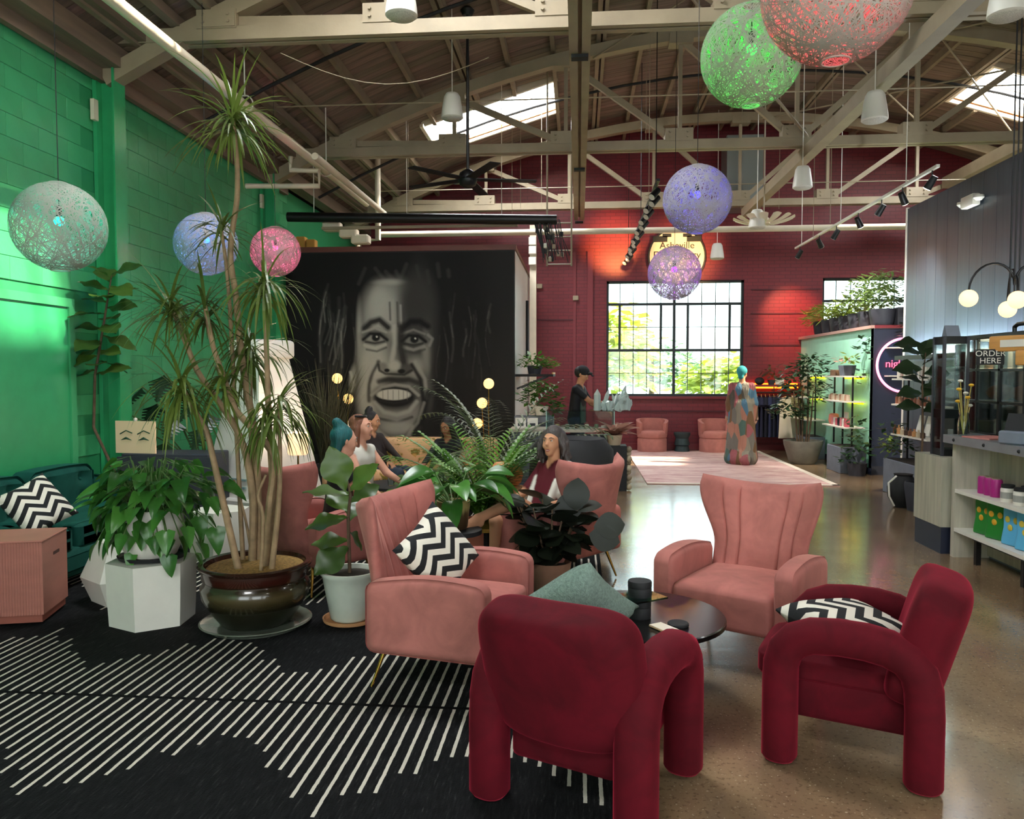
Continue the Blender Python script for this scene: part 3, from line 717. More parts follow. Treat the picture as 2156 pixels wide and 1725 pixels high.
# ------------------------------------------------------------------ cushions
def cushion_mesh(w_, t_, m, n=17):
    mb = MB()
    for sgn in (1, -1):
        def fn(a, b):
            x, y = a * 2 - 1, b * 2 - 1; h = ((1 - x ** 4) * (1 - y ** 4)) ** .55; p = 1 - .09 * (1 - abs(x) ** 1.5) * abs(y) ** 6; q = 1 - .09 * (1 - abs(y) ** 1.5) * abs(x) ** 6
            return (x * w_ / 2 * q, y * w_ / 2 * p, sgn * (t_ / 2 * h + .004))
        mb.grid(fn, n, n)
    n2 = n * n
    edge = [i for i in range(n)] + [n * j + n - 1 for j in range(1, n)] + [n2 - 1 - i for i in range(1, n)] + [n * j for j in range(n - 2, 0, -1)]
    for a, b in zip(edge, edge[1:] + edge[:1]): mb.f.append((a, b, b + n2, a + n2))
    return mb.mesh('cushion', m, 2)
me_cz = cushion_mesh(.4, .15, m_chev); me_cz2 = cushion_mesh(.42, .14, m_chev2)
m_sage = mat('sage_woven', '#7f9489', .95, var=.25, vs=90, bump=.8, bs=180)
me_cs = cushion_mesh(.46, .16, m_sage)
def cushion(me, loc, nrm, spin, label):
    q = Vector(nrm).normalized().to_track_quat('Z', 'Y') @ Quaternion((0, 0, 1), spin)
    return tag(link('throw_cushion', me, None, loc, q), label, 'cushion', 'throw cushions')
cushion(me_cz, (-.74, 4.06, .655), (.75, -.62, .42), R(33), 'black and white zigzag cushion leaning in the pink wing chair')
cushion(me_cz2, (1.16, 3.46, .515), (.05, -.06, 1), R(70), 'black and white zigzag cushion lying flat on the crimson chair seat')
cushion(me_cs, (-.03, 3.27, .59), (-.25, .55, .45), R(45), 'grey green woven cushion standing in the nearest crimson chair')
cushion(me_cz, (-3.93, 5.36, .64), (.75, -.5, .6), R(25), 'black and white zigzag cushion on the dark green sofa')
# ------------------------------------------------------------------ round black table and what stands on it
TC = (.3, 3.86); TZ = .42
t = thing('coffee_table', 'round black coffee table between the crimson and pink chairs', 'table', (TC[0], TC[1], 0))
MB().lathe([(.41, TZ - .03), (.42, TZ - .025), (.42, TZ - .005), (.415, TZ)], 56).build('tabletop', mat('black_lacquer', '#100d0c', .28, coat=.15), t, 40)
MB().lathe([(.17, 0), (.17, .02), (.13, .04), (.13, .36), (.16, TZ - .03)], 32).build('pedestal', m_brass, t, 40)
g = solo(MB().box((0, 0, 0), (.21, .17, .008)), 'glass_coaster', glass('teal_glass', '#9fd6cc', .4), 'square pale teal glass plate under the tin on the black table', 'tray', loc=(.3, 3.8, TZ + .1), rz=R(35))
def puck(name, label, loc, r, h, cat):
    t = thing(name, label, cat, loc)
    MB().lathe([(r * .97, 0), (r, .006), (r, h * .55), (r * .97, h * .58)], 28).build('body', m_blackm, t, 40)
    MB().lathe([(r * 1.0, h * .6), (r * 1.01, h * .64), (r * 1.01, h - .006), (r * .96, h)], 28).build('lid', m_blackm, t, 40)
puck('storage_tin', 'short black tin standing under the glass plate on the table', (.3, 3.8, TZ), .055, .094, 'tin')
puck('storage_tin', 'black round tin on top of the glass plate on the table', (.3, 3.8, TZ + .105), .057, .075, 'tin')
solo(MB().lathe([(.048, 0), (.05, .004), (.05, .012), (.045, .016)], 24), 'tin_lid', m_blackm, 'flat black round lid lying beside the phone', 'lid', loc=(.47, 3.68, TZ + .001))
ph = thing('phone', 'pale phone lying at the edge of the black table', 'phone', (.405, 3.61, TZ + .001), R(35))
MB().rbox((0, 0, .005), (.075, .155, .009), .004, 2).build('case', mat('tan_case', '#c7a97e', .5), ph, 40); MB().box((0, 0, .0105), (.07, .15, .002)).build('screen', mat('pale_screen', '#efe2c8', .3), ph)
# ------------------------------------------------------------------ green sofa along the left wall
def tuft(p, w_, h_):
    d = 0
    for i in (-.25, .25):
        for j in (-.15, .25): d = max(d, math.exp(-(((p[0] - i * w_) / .07) ** 2 + ((p[1] - j * h_) / .06) ** 2)))
    return d
sf = thing('tufted_sofa', 'dark green velvet tufted sofa along the green wall', 'sofa', (-4.22, 5.5, CR), 0)
MB().rbox((.06, .0, .19), (.9, 2.7, .22), .06, 3, sub=3).build('base', m_sofag, sf, 60)
for i in range(2):
    def ribs(p): p.z += (.008 * math.cos(p.x * 40)) * (1 if p.z > 0 else 0); return p
    MB().rbox((.1, -.65 + i * 1.3, .37), (.8, 1.28, .17), .07, 3, fn=ribs, sub=14).build('seat_cushion', m_sofag, sf, 60)
for i in range(3):
    def fnc(p, s=1.0):
        k = tuft((p.y, p.z), .98, .4)
        if p.x > 0: p.x -= .07 * k
        p.z += .03 * math.cos(p.y / .49 * 1.4) * (1 if p.z > 0 else 0); return p
    c = MB().rbox((-.3, -.88 + i * .88, .55), (.26, .87, .42), .11, 4, fn=fnc, sub=12, it=3).build('back_cushion', m_sofag, sf, 60)
    for a in (-.25, .25):
        for b in (-.15, .25): MB().ball((-.225, -.88 + i * .88 + a * .98, .55 + b * .4), .016, 8, 6).build('button', m_sofag, c, True)
MB().rbox((.02, -1.4, .42), (.86, .24, .46), .1, 4, sub=3).build('arm', m_sofag, sf, 60)
MB().rbox((.02, 1.4, .42), (.86, .24, .46), .1, 4, sub=3).build('arm', m_sofag, sf, 60)
for sx in (-.35, .4):
    for sy in (-1.3, 1.3): MB().cyl((sx, sy, 0), (sx, sy, .1), .02, .03).build('leg', m_black, sf, True)
# ------------------------------------------------------------------ side tables and stools
bx = thing('ribbed_side_table', 'dusty pink ribbed box side table in front of the sofa', 'side table', (-3.62, 4.76, CR), R(16))
mb = MB().box((0, 0, .045), (.4, .4, .05)); mb.build('plinth', mat('rust_base', '#8a4a3a', .6), bx)
m_rib = mat('dusty_pink_wood', '#a66a5b', .55, var=.1, vs=3, stretch=(1, 1, 4))
MB().box((0, 0, .3), (.425, .425, .46)).build('body', m_rib, bx)
for i in range(26): MB().cyl((-.2 + i * .016, -.213, .07), (-.2 + i * .016, -.213, .53), .0055, n=5).build('rib', m_rib, bx)
MB().rbox((0, 0, .536), (.435, .435, .014), .004, 1).build('top', m_rib, bx)
mb = MB().box((.2135, .02, .42), (.004, .1, .02)); mb.build('finger_slot', mat('slot_dark', '#43231c', .8), bx)
m_stool = mat('white_concrete', '#d9d6ca', .55, var=.05, vs=5)
def stool(label, loc, rz, r0, r1, r2, h, n=6, sh=1.0, mid=.5):
    def ring(r, a0=0): return [(r * math.cos(2 * PI * i / n + a0), sh * r * math.sin(2 * PI * i / n + a0)) for i in range(n)]
    mb = MB(); A, B, C_ = ring(r0), ring(r1), ring(r2)
    vs = [(p[0], p[1], 0) for p in A] + [(p[0], p[1], h * mid) for p in B] + [(p[0], p[1], h) for p in C_]
    fs = [tuple(range(n - 1, -1, -1)), tuple(range(2 * n, 3 * n))] + [(k * n + i, k * n + (i + 1) % n, (k + 1) * n + (i + 1) % n, (k + 1) * n + i) for k in (0, 1) for i in range(n)]
    return solo(mb.add(vs, fs), 'faceted_stool', m_stool, label, 'stool', 'white faceted stools', loc=loc, rz=rz)
stool('white faceted stool carrying the trailing pothos pot', (-2.73, 4.78, CR), R(96), .255, .265, .27, .4)
stool('white faceted stool tapering upward, behind the pink box table', (-3.17, 5.25, CR), R(86), .24, .31, .2, .42, mid=.42)
stool('white faceted stool behind the trailing pothos, near the white tower', (-3.1, 6.55, CR), R(100), .27, .26, .24, .41)
# ------------------------------------------------------------------ white tapered tower behind the dracaena
tw = thing('display_tower', 'white tapered display tower with a flat cap behind the dracaena', 'display stand', (-3.4, 8.2, CR), R(-28))
def frus(w0, w1, z0, z1): return ([(-w0, -w0), (w0, -w0), (w0, w0), (-w0, w0)], z0, z1, [(-w1, -w1), (w1, -w1), (w1, w1), (-w1, w1)])
a = frus(.44, .2, .3, 1.75); MB().prism(a[0], a[1], a[2], a[3]).build('shaft', m_white, tw)
MB().rbox((0, 0, 1.85), (.5, .5, .2), .04, 2).build('cap', m_white, tw, 40)
MB().rbox((0, 0, .16), (1.02, 1.02, .3), .02, 1).build('plinth', m_stool, tw)
for z in (.42, .5): MB().box((0, -.455 + (z - .3) * .17, z), (.5, .02, .02)).build('drawn_line', mat('sketch_blue', '#8aa3a0', .7), tw)
t = thing('floor_lamp', 'added low peach shaded lamp lighting the white tower', 'lamp', (-2.8, 7.62, CR)); MB().lathe([(.1, 0), (.1, .02), (.012, .03)], 18).build('base', m_brass, t, 40); MB().tube([(0, 0, .02), (0, 0, .8)], .01, 6).build('pole', m_brass, t)  # lamp added to throw a warm glow on the white tower
MB().lathe([(.09, .78), (.1, .8), (.1, .98), (.09, 1.0)], 18, cap0=False, cap1=False).build('added_lamp_shade', emis('peach_shade', '#ffd0a0', .8), t, True); lo = light('added_lamp_light', 'POINT', (0, 0, 1.03), 14, (1, .78, .55), shadow_soft_size=.05); lo.parent = t
# peach picture leaning on a dark cabinet
cb = thing('cabinet', 'dark low cabinet behind the pothos carrying the peach picture', 'cabinet', (-4.06, 7.6, CR), 0)
MB().rbox((0, 0, .42), (.9, .45, .76), .01, 1).build('body', m_dkgrey, cb)
for s in (-1, 1): d = MB().box((s * .25, -.23, .42), (.47, .02, .7)).build('door', m_dkgrey, cb); MB().cyl((s * .06, -.26, .45), (s * .06, -.24, .45), .012).build('knob', m_brass, d)
for sx in (-.44, .44):
    for sy in (-.18, .18): MB().cyl((sx, sy, 0), (sx, sy, .05), .02).build('leg', m_black, cb)
pc = thing('picture_panel', 'peach panel with drawn eyebrows and green eyes above the pothos', 'picture', (-4.38, 7.42, .815), R(-8))
MB().box((0, 0, .16), (.45, .02, .32)).build('panel', mat('peach_panel', '#ffd9b2', .6), pc)
m_ink = mat('ink_green', '#2c4a34', .6)
for s in (-1, 1):
    MB().tube([(s * .1 - .07, -.013, .19), (s * .1, -.013, .225), (s * .1 + .07, -.013, .2)], .006, 5).build('eyebrow', m_ink, pc); MB().tube([(s * .1 - .06, -.013, .13), (s * .1, -.013, .15), (s * .1 + .06, -.013, .13)], [.002, .014, .002], 6).build('eye', m_ink, pc)
MB().ball((0, 0, .335), .02, 10, 6).build('finial', m_white, pc, True)
# ------------------------------------------------------------------ seating group beyond: floral sofa, low tables
m_flo = NT('floral_fabric'); _v = m_flo.t.nodes.new('ShaderNodeTexVoronoi'); _v.inputs['Scale'].default_value = 9; m_flo.l(m_flo.obj(), _v.inputs['Vector'])
_w = m_flo.noise(m_flo.obj(), 7, 3, .6, 1.5)
m_flo.set(col=m_flo.mix(m_flo.ramp(_w, [(.42, (0, 0, 0, 1)), (.5, (1, 1, 1, 1))]), m_flo.ramp(_v.outputs['Distance'], [(.1, lin('#b7532a')), (.35, lin('#d9a05a')), (.55, lin('#7d6a2c'))]), lin('#e0b184')), rough=.9); m_flo = m_flo.m
fs_ = thing('floral_sofa', 'orange floral sofa in front of the mural wall', 'sofa', (-2.0, 9.4, 0), 0)
MB().rbox((0, .0, .22), (2.0, .8, .26), .05, 3, sub=2).build('base', m_flo, fs_, 60); MB().rbox((0, .32, .56), (2.0, .2, .5), .08, 3, sub=2).build('backrest', m_flo, fs_, 60)
for s in (-1, 1): MB().rbox((s * .95, 0, .4), (.18, .8, .34), .07, 3).build('arm', m_flo, fs_, 60); MB().rbox((s * .43, -.06, .4), (.84, .66, .14), .05, 3).build('seat_cushion', m_flo, fs_, 60)
for sx in (-.9, .9):
    for sy in (-.3, .3): MB().cyl((sx, sy, 0), (sx, sy, .1), .025).build('leg', m_black, fs_)
def low_table(label, loc, r, h, m):
    t = thing('low_table', label, 'table', loc); MB().lathe([(r, h - .03), (r, h)], 36).build('tabletop', m, t, 40); MB().lathe([(r * .5, 0), (r * .5, .02), (r * .12, .04), (r * .12, h - .03)], 20).build('pedestal', m_black, t, 40); return t
low_table('dark low table before the floral sofa', (-1.95, 8.3, CR), .38, .4, mat('dark_stone', '#2a2d30', .3, var=.3))
low_table('black pedestal table under the brown ribbed plant pot', (-.87, 5.4, CR), .2, .5, m_blackm)
low_table('low brass table near the laughing woman, by the rubber plant', (-.72, 6.15, CR), .24, .4, m_brass)
for i, dx in enumerate((-.08, .06)):
    solo(MB().lathe([(.035, 0), (.04, .09), (.036, .09), (.032, .006)], 14, cap1=False), 'drinking_glass', m_glassw, ['clear drinking glass on the dark low table, left of the pair', 'clear drinking glass on the dark low table, right of the pair'][i], 'glass', 'glasses', True, (-1.9 + dx, 8.15, .415))
bc = thing('tub_chair', 'black rounded chair back rising behind the laughing woman', 'armchair', (-.06, 7.2, CR), R(150), 'black chairs')
MB().lathe([(.36, .2), (.38, .3), (.4, .6), (.38, .9), (.3, 1.0), (.24, .96), (.3, .6), (.3, .42)], 28).build('shell', m_blackm, bc, 50)
MB().lathe([(.3, .2), (.31, .4), (.28, .44)], 24).build('seat', m_blackm, bc, 50); MB().lathe([(.25, 0), (.25, .03), (.05, .06), (.05, .2)], 20).build('base', m_black, bc, 40)
# two pink tub chairs and small table at the far wall
m_tub = velvet('rose_velvet', '#b3756b', .3)
def tub(label, loc):
    t = thing('tub_chair', label, 'armchair', loc, 0, 'rose tub chairs')
    mb = MB()
    def fn(s, v):
        a = R(-35 + 250 * s) ; r_ = .31 + .02 * v
        return (r_ * math.cos(a), .02 + r_ * math.sin(a), .34 + .34 * v * (1 - .25 * (abs(s - .5) * 2) ** 3))
    def fn2(s, v): x, y, z = fn(1 - s, v); k = .78; return (x * k, y * k, z)
    mb.grid(fn, 30, 6); n = len(mb.v); mb.grid(fn2, 30, 6)
    for i in range(29): mb.f.append((150 + i, 150 + i + 1, n + 150 + 28 - i, n + 150 + 29 - i))
    for j in range(5): mb.f.append((j * 30, (j + 1) * 30, n + (j + 1) * 30 + 29, n + j * 30 + 29)); mb.f.append((j * 30 + 29, (j + 1) * 30 + 29, n + (j + 1) * 30, n + j * 30))
    mb.build('shell', m_tub, t, 60); MB().lathe([(.3, .3), (.31, .36), (.28, .43), (.26, .44)], 28).build('seat', m_tub, t, 60); MB().lathe([(.3, 0), (.3, .26), (.28, .3)], 28).build('base', m_tub, t, 40)
tub('rose tub chair under the window, left of the small dark table', (1.52, 16.35, 0)); tub('rose tub chair under the window, right of the small dark table', (2.78, 16.35, 0))
st = thing('side_table', 'small dark green ribbed drum table between the rose tub chairs', 'side table', (2.13, 16.35, 0)); MB().lathe([(.14, 0), (.16, .02), (.13, .13), (.16, .15), (.13, .28), (.17, .36), (.17, .4)], 24).build('drum', mat('dark_teal', '#24383a', .5), st, 30)
# ------------------------------------------------------------------ plants
def m_leaf_(name, c, c2, rough=.35, rnd=.3):
    n = NT(name); oi = n.t.nodes.new('ShaderNodeObjectInfo')
    cc = n.mix(n.math('ADD', n.math('MULTIPLY', oi.outputs['Random'], .7), n.math('MULTIPLY', n.noise(n.obj(), 6, 3), .4)), lin(c), lin(c2))
    n.set(col=cc, rough=rough, sss=0)
    tr = n.t.nodes.new('ShaderNodeBsdfTranslucent'); n.l(cc, tr.inputs[0]); ad = n.t.nodes.new('ShaderNodeMixShader'); ad.inputs[0].default_value = .22
    n.l(n.b.outputs[0], ad.inputs[1]); n.l(tr.outputs[0], ad.inputs[2]); n.l(ad.outputs[0], n.out.inputs[0]); return n.m
ml_fig = m_leaf_('fig_leaf', '#26401f', '#55702c'); ml_pothos = m_leaf_('pothos_leaf', '#1f4a1e', '#4f8a36', .28); ml_rub = m_leaf_('rubber_leaf', '#0d100c', '#232b1c', .5)
ml_drac = m_leaf_('dracaena_leaf', '#3f5224', '#6e8036', .4); ml_palm = m_leaf_('palm_leaf', '#2f5a20', '#6a9a34', .4); ml_dk = m_leaf_('dark_leaf', '#1c3320', '#3a5a38', .35)
ml_fern = m_leaf_('fern_leaf', '#5d7a24', '#9db24a', .5); ml_red = m_leaf_('red_leaf', '#8a3430', '#dcbba4', .4); ml_dry = m_leaf_('dry_leaf', '#4b4a30', '#77705a', .6); ml_mon = m_leaf_('monstera_leaf', '#13261a', '#2f4a30', .3)
m_bark = mat('dracaena_bark', '#937a5b', .8, var=.3, vs=12, bump=.5, bs=30); m_stem = mat('green_stem', '#4e6b34', .6); m_trunk = mat('dark_bark', '#5e4a38', .85, var=.3, vs=14, bump=.4)
SH = dict(oval=lambda t: math.sin(PI * t) ** .75 * .42, fiddle=lambda t: (.15 * math.sin(PI * min(1, max(0, t) * 1.25)) ** .8 + .2 * max(0, math.sin(PI * min(1, max(0, t * 1.3 - .3)))) ** .7),
          heart=lambda t: .43 * (max(0, 1 - t) ** .75) * min(1, (t * 6 + .25)) if t > 0 else .05, lance=lambda t: .2 * math.sin(PI * t) ** .8)
def leaf_mesh(name, m, shape, droop=.25, fold=.25, wav=.0, n=9, seed=0):
    mb = MB(); f = SH[shape]; rg = random.Random(seed)
    def fn(a, b):
        w_ = f(min(.999, max(.001, b))); y = (a * 2 - 1) * w_
        x = b * (1 - .08 * b) - (0.08 * abs(a * 2 - 1) if shape == 'heart' and b < .15 else 0)
        return (x, y, -droop * b * b + fold * abs(y) + wav * math.sin(b * 14 + (a > .5) * 1.5) * abs(a * 2 - 1))
    mb.grid(fn, 5, n); return mb.mesh(name, m, 2)
def monstera_mesh():
    mb = MB(); pts = []
    for i in range(41):
        t = i / 40; w_ = SH['heart'](min(.999, max(.001, t))) * 1.15
        if .12 < t < .9 and (i % 5) in (3, 4): w_ *= .45
        pts.append((t, w_))
    for s in (-1, 1):
        def fn(a, b): k = int(round(b * 40)); t, w_ = pts[k]; y = a * w_; return (t + .12 * a * (1 - t), s * y, -.2 * t * t - .25 * y)
        mb.grid(fn, 3, 41)
    return mb.mesh('leaf', ml_mon, 2)
LM = dict(fig=[leaf_mesh('leaf', ml_fig, 'fiddle', .2, .14, .03, 11, i) for i in range(2)], pothos=[leaf_mesh('leaf', ml_pothos, 'heart', d, .25) for d in (.15, .4)], rub=[leaf_mesh('leaf', ml_rub, 'oval', d, .06) for d in (.1, .3)],
          lily=[leaf_mesh('leaf', ml_pothos, 'oval', d, .3) for d in (.35, .7)], red=[leaf_mesh('leaf', ml_red, 'lance', .4, .3)], dk=[leaf_mesh('leaf', ml_dk, 'oval', .2, .2, n=6)], mon=[monstera_mesh()], figd=[leaf_mesh('leaf', m_leaf_('dark_fig_leaf', '#182a18', '#33452a', .3), 'fiddle', .25, .3, .03)])
def leafq(d, up=(0, 0, 1), roll=0):
    x = Vector(d).normalized(); u = Vector(up); z = (u - x * x.dot(u))
    if z.length < 1e-3: z = x.orthogonal()
    z.normalize(); y = z.cross(x); q = Matrix((x, y, z)).transposed().to_quaternion()
    return q @ Quaternion((1, 0, 0), roll)
def leaf(parent, kind, p, d, L, roll=0, wd=1, up=(0, 0, 1)):
    me = random.choice(LM[kind]); return link('leaf', me, parent, p, leafq(d, up, roll), (L, L * wd, L))
def strap(mb, p, d, L, wd, droop, n=6, twist=0):
    p = Vector(p); d = Vector(d).normalized(); vs = []; v = d.copy(); q = p.copy(); st = L / n
    side = d.cross(Vector((0, 0, 1)));
    if side.length < .05: side = Vector((1, 0, 0))
    side.normalize()
    for i in range(n + 1):
        t = i / n; w_ = wd * (min(1, .5 + t * 3)) * (1 - t ** 3) + .0008
        nrm = side.cross(v).normalized()
        vs += [q - side * w_, q + side * w_]
        v = (v + Vector((0, 0, -droop / n))).normalized(); q = q + v * st
    fs = [(2 * i, 2 * i + 1, 2 * i + 3, 2 * i + 2) for i in range(n)]
    mb.add(vs, fs)
def rdir(lo=-1, hi=1):
    a = random.uniform(0, 2 * PI); z = random.uniform(lo, hi); r = math.sqrt(max(0, 1 - z * z)); return Vector((r * math.cos(a), r * math.sin(a), z))
def pot(parent, prof, m, soil_z, soil_r, sm=m_dirt, n=32, name='pot'):
    p = MB().lathe(prof, n, cap1=False).build(name, m, parent, 50); MB().lathe([(soil_r, soil_z - .02), (soil_r * .98, soil_z), (soil_r * .4, soil_z + .012)], n).build('soil', sm, parent, True); return p
# --- pothos
t = thing('potted_pothos', 'white pot of trailing pothos leaves on a white faceted stool', 'plant', (-2.73, 4.78, CR + .402))
MB().lathe([(.13, 0), (.2, .008), (.21, .03), (.2, .03), (.19, .016), (.1, .014)], 32, sy=.9).build('saucer', m_blackm, t, 40)
pot(t, [(.12, .016), (.15, .03), (.19, .12), (.2, .22), (.19, .31), (.195, .33), (.18, .33), (.17, .3)], m_white, .29, .165)
mb = MB()
for i in range(190):
    a = random.uniform(0, 2 * PI); hang = i > 130
    if hang: r_ = random.uniform(.2, .36); z = random.uniform(.06, .34); p = V(r_ * math.cos(a), r_ * math.sin(a) * .8, z); d = V(math.cos(a) * .55, math.sin(a) * .55, -1.0)
    else:
        dd = rdir(.0, .95); k = random.uniform(.55, 1); p = V(dd.x * .38 * k, dd.y * .32 * k, .34 + dd.z * .36 * k); d = V(dd.x, dd.y, random.uniform(-.75, .1))
    if i % 3 == 0: p += V(.16 if p.x > 0 else 0, 0, 0)
    mb.tube([(p.x * .15, p.y * .15, .3), (p.x * .6, p.y * .6, max(.36, p.z * .8 + .15)), p], .0035, 4)
    leaf(t, 'pothos', p, d + V(random.uniform(-.3, .3), random.uniform(-.3, .3), 0), random.uniform(.11, .175), random.uniform(-.5, .5), .95)
mb.build('vines', m_stem, t, True)
# --- dracaena
D0 = atZ(540, 1318, 0); t = thing('potted_dracaena', 'tall many-headed dracaena tree in a big brown glazed pot', 'plant', (D0.x, D0.y, CR))
m_glaze = NT('brown_glaze'); _z = m_glaze.t.nodes.new('ShaderNodeSeparateXYZ'); m_glaze.l(m_glaze.obj(), _z.inputs[0])
m_glaze.set(col=m_glaze.ramp(_z.outputs[2], [(.0, lin('#15140c')), (.16, lin('#1f1c10')), (.24, lin('#4a3f26')), (.285, lin('#2a2113')), (.33, lin('#3a150e')), (.4, lin('#2d1a12'))]), rough=.22, coat=.5); m_glaze = m_glaze.m
MB().lathe([(.3, .0), (.31, .012), (.345, .03), (.335, .034), (.29, .018), (.1, .016)], 48).build('saucer', mat('glazed_saucer', '#6f7568', .18, var=.3, vs=5, coat=.4), t, 40)
pot(t, [(.2, .018), (.22, .03), (.27, .1), (.325, .19), (.335, .26), (.315, .285), (.31, .3), (.325, .315), (.325, .37), (.345, .38), (.35, .395), (.34, .405), (.31, .4), (.3, .36)], m_glaze, .375, .3, m_soil, 48)
def dp(u, v, dy): return atY(u, v, D0.y + dy) - V(D0.x, D0.y, CR)
stems = [([(505, 1185), (475, 1080), (452, 980), (435, 905), (400, 850), (382, 812)], -.12, .026), ([(530, 1180), (535, 1060), (520, 960), (500, 905), (455, 838), (414, 782), (387, 711), (360, 640)], .08, .03),
         ([(556, 1180), (565, 1080), (578, 985), (572, 947), (525, 896), (494, 863), (471, 795), (447, 728), (432, 645)], -.05, .03), ([(545, 1180), (542, 1000), (535, 900), (515, 800), (505, 720), (497, 620), (484, 550), (488, 490), (500, 420), (500, 345), (490, 250)], .12, .03),
         ([(566, 1180), (575, 1020), (566, 900), (562, 760), (557, 600)], .0, .028), ([(540, 1180), (532, 1040), (528, 900), (527, 735)], .18, .024), ([(548, 1180), (556, 1080), (540, 1045), (560, 1000)], -.15, .014), ([(535, 1180), (515, 1080), (492, 1010)], .1, .012),
         ([(570, 1180), (588, 1060), (590, 960), (586, 850)], -.1, .022), ([(505, 720), (482, 600), (466, 480)], .12, .018)]
for pts, dy, r_ in stems:
    P = [dp(u, v, dy * (1 - .0 * i)) for i, (u, v) in enumerate(pts)]
    P[0] = V(max(-.2, min(.2, P[0].x)), max(-.2, min(.2, P[0].y)), .33)
    Q = []
    for i in range(len(P) - 1):
        for k in range(3): f = k / 3; a, b = P[i], P[i + 1]; Q.append(a.lerp(b, f) + V(0, 0, 0))
    Q.append(P[-1]); Q = [Q[0]] + [(Q[i - 1] + Q[i] * 2 + Q[i + 1]) / 4 for i in range(1, len(Q) - 1)] + [Q[-1]]
    MB().tube(Q, [r_ * (.92 - .42 * i / len(Q)) for i in range(len(Q))], 8).build('stem', m_bark, t, True)
crowns = [(490, 250, .12, .5, 95, 1.5), (466, 480, .12, .36, 45, 1.2), (360, 640, .08, .46, 75, 1.2), (432, 645, -.05, .42, 62, 1.3), (557, 600, 0, .5, 72, 2.0), (382, 812, -.12, .5, 85, 1.9), (527, 735, .18, .5, 72, 2.2), (586, 850, -.1, .45, 55, 2.1), (560, 880, -.15, .4, 45, 2.4), (470, 800, -.1, .36, 40, 1.9)]
for u, v, dy, L, n, dr in crowns:
    c = dp(u, v, dy); mb = MB()
    for i in range(n):
        z = random.uniform(-.45, .95); d = rdir(z, z); strap(mb, c + V(0, 0, random.uniform(-.1, .06)), d, L * random.uniform(.6, 1.05), random.uniform(.006, .0105), dr * (1.1 - .5 * max(0, z)), 7)
    mb.build('leaf_crown', ml_drac, t)
# --- small fiddle leaf fig in white pot
F0 = atZ(728, 1322, 0); t = thing('potted_fig', 'young fiddle leaf fig in a white pot on a terracotta saucer', 'plant', (F0.x, F0.y + .1, CR))
MB().lathe([(.15, 0), (.17, .01), (.175, .03), (.165, .03), (.155, .014), (.05, .012)], 32).build('saucer', mat('terracotta', '#c08a5c', .7), t, 40)
pot(t, [(.11, .014), (.125, .03), (.16, .22), (.175, .3), (.185, .31), (.185, .33), (.165, .33), (.16, .3)], mat('celadon_pot', '#cdd2c4', .3, var=.08), .3, .155)
def fp(u, v, dy=0): return atY(u, v, F0.y + .1 + dy) - V(F0.x, F0.y + .1, CR)
stem = [fp(728, 1215), fp(735, 1160), fp(733, 1090), fp(738, 1040), fp(728, 1000)]; stem[0] = V(0, 0, .29); MB().tube(stem, [.012, .012, .011, .01, .006], 8).build('stem', m_trunk, t, True)
for (a, b, u1, v1, dy, L, up) in ((728, 1035, 690, 935, -.08, .33, (.2, -1, .2)), (733, 1040, 790, 962, -.05, .3, (-.3, -.7, .7)), (735, 1045, 622, 1015, -.1, .31, (0, -.2, 1)), (736, 1080, 660, 985, .1, .25, (.2, -.6, .7)), (735, 1090, 640, 1100, -.12, .3, (0, -.4, 1)),
                               (735, 1140, 652, 1135, -.05, .26, (0, -.5, 1)), (735, 1150, 672, 1195, -.16, .3, (.2, -.8, .6)), (735, 1060, 810, 1005, .05, .24, (0, -.8, .6)), (735, 1100, 760, 1040, .15, .24, (0, -.6, .6)), (733, 1120, 770, 1150, .12, .22, (0, -.6, .8))):
    p = fp(a, b); q = fp(u1, v1, dy); leaf(t, 'fig', p, q - p, L, 0, 1, up)
# --- tall fig by the green column
G0 = V(-4.32, 7.22, 0); t = thing('potted_fig', 'tall fiddle leaf fig with a bare trunk beside the green column', 'plant', tuple(G0 + V(0, 0, CR)))
pot(t, [(.15, 0), (.18, .1), (.2, .34), (.19, .34), (.18, .3)], m_dkgrey, .3, .18)
def gp(u, v, dy=0): return atY(u, v, G0.y + dy) - G0 - V(0, 0, CR)
P = [V(0, 0, .28), gp(197, 900), gp(200, 790), gp(212, 720), gp(225, 640), gp(235, 580)]; MB().tube(P, [.016, .014, .013, .012, .01, .006], 8).build('trunk', m_trunk, t, True)
for i in range(22):
    k = i / 21; base = P[2].lerp(P[3], k * 3) if k < .33 else (P[3].lerp(P[4], (k - .33) * 3) if k < .66 else P[4].lerp(P[5], (k - .66) * 3))
    a = i * 2.4 + .4; d = V(math.cos(a), math.sin(a) * .6 - .25, random.uniform(-.2, .6)); leaf(t, 'fig', base, d, random.uniform(.27, .4), random.uniform(-.3, .3), 1, (0, -.5, 1))
# --- monstera behind the panel
t = thing('potted_monstera', 'dark split-leaf monstera behind the peach picture', 'plant', (-4.1, 8.35, CR)); pot(t, [(.18, 0), (.22, .3), (.21, .42), (.2, .42), (.19, .38)], m_dkgrey, .38, .19)
mb = MB()
for u, v, L in ((262, 868, .3), (300, 815, .32), (345, 790, .33), (390, 800, .3), (330, 850, .32), (410, 840, .3), (300, 905, .28), (370, 880, .3), (425, 900, .3), (350, 930, .3), (440, 870, .28)):
    p = atY(u, v, 7.95 + random.uniform(-.15, .15)) - V(-4.1, 8.35, CR); mb.tube([(0, 0, .38), (p.x * .5, p.y * .5, p.z * .8), p], .008, 5); leaf(t, 'mon', p, V(p.x * .6 + random.uniform(-.3, .3), -.5, -.5), L, random.uniform(-.4, .4))
mb.build('petioles', m_stem, t, True)
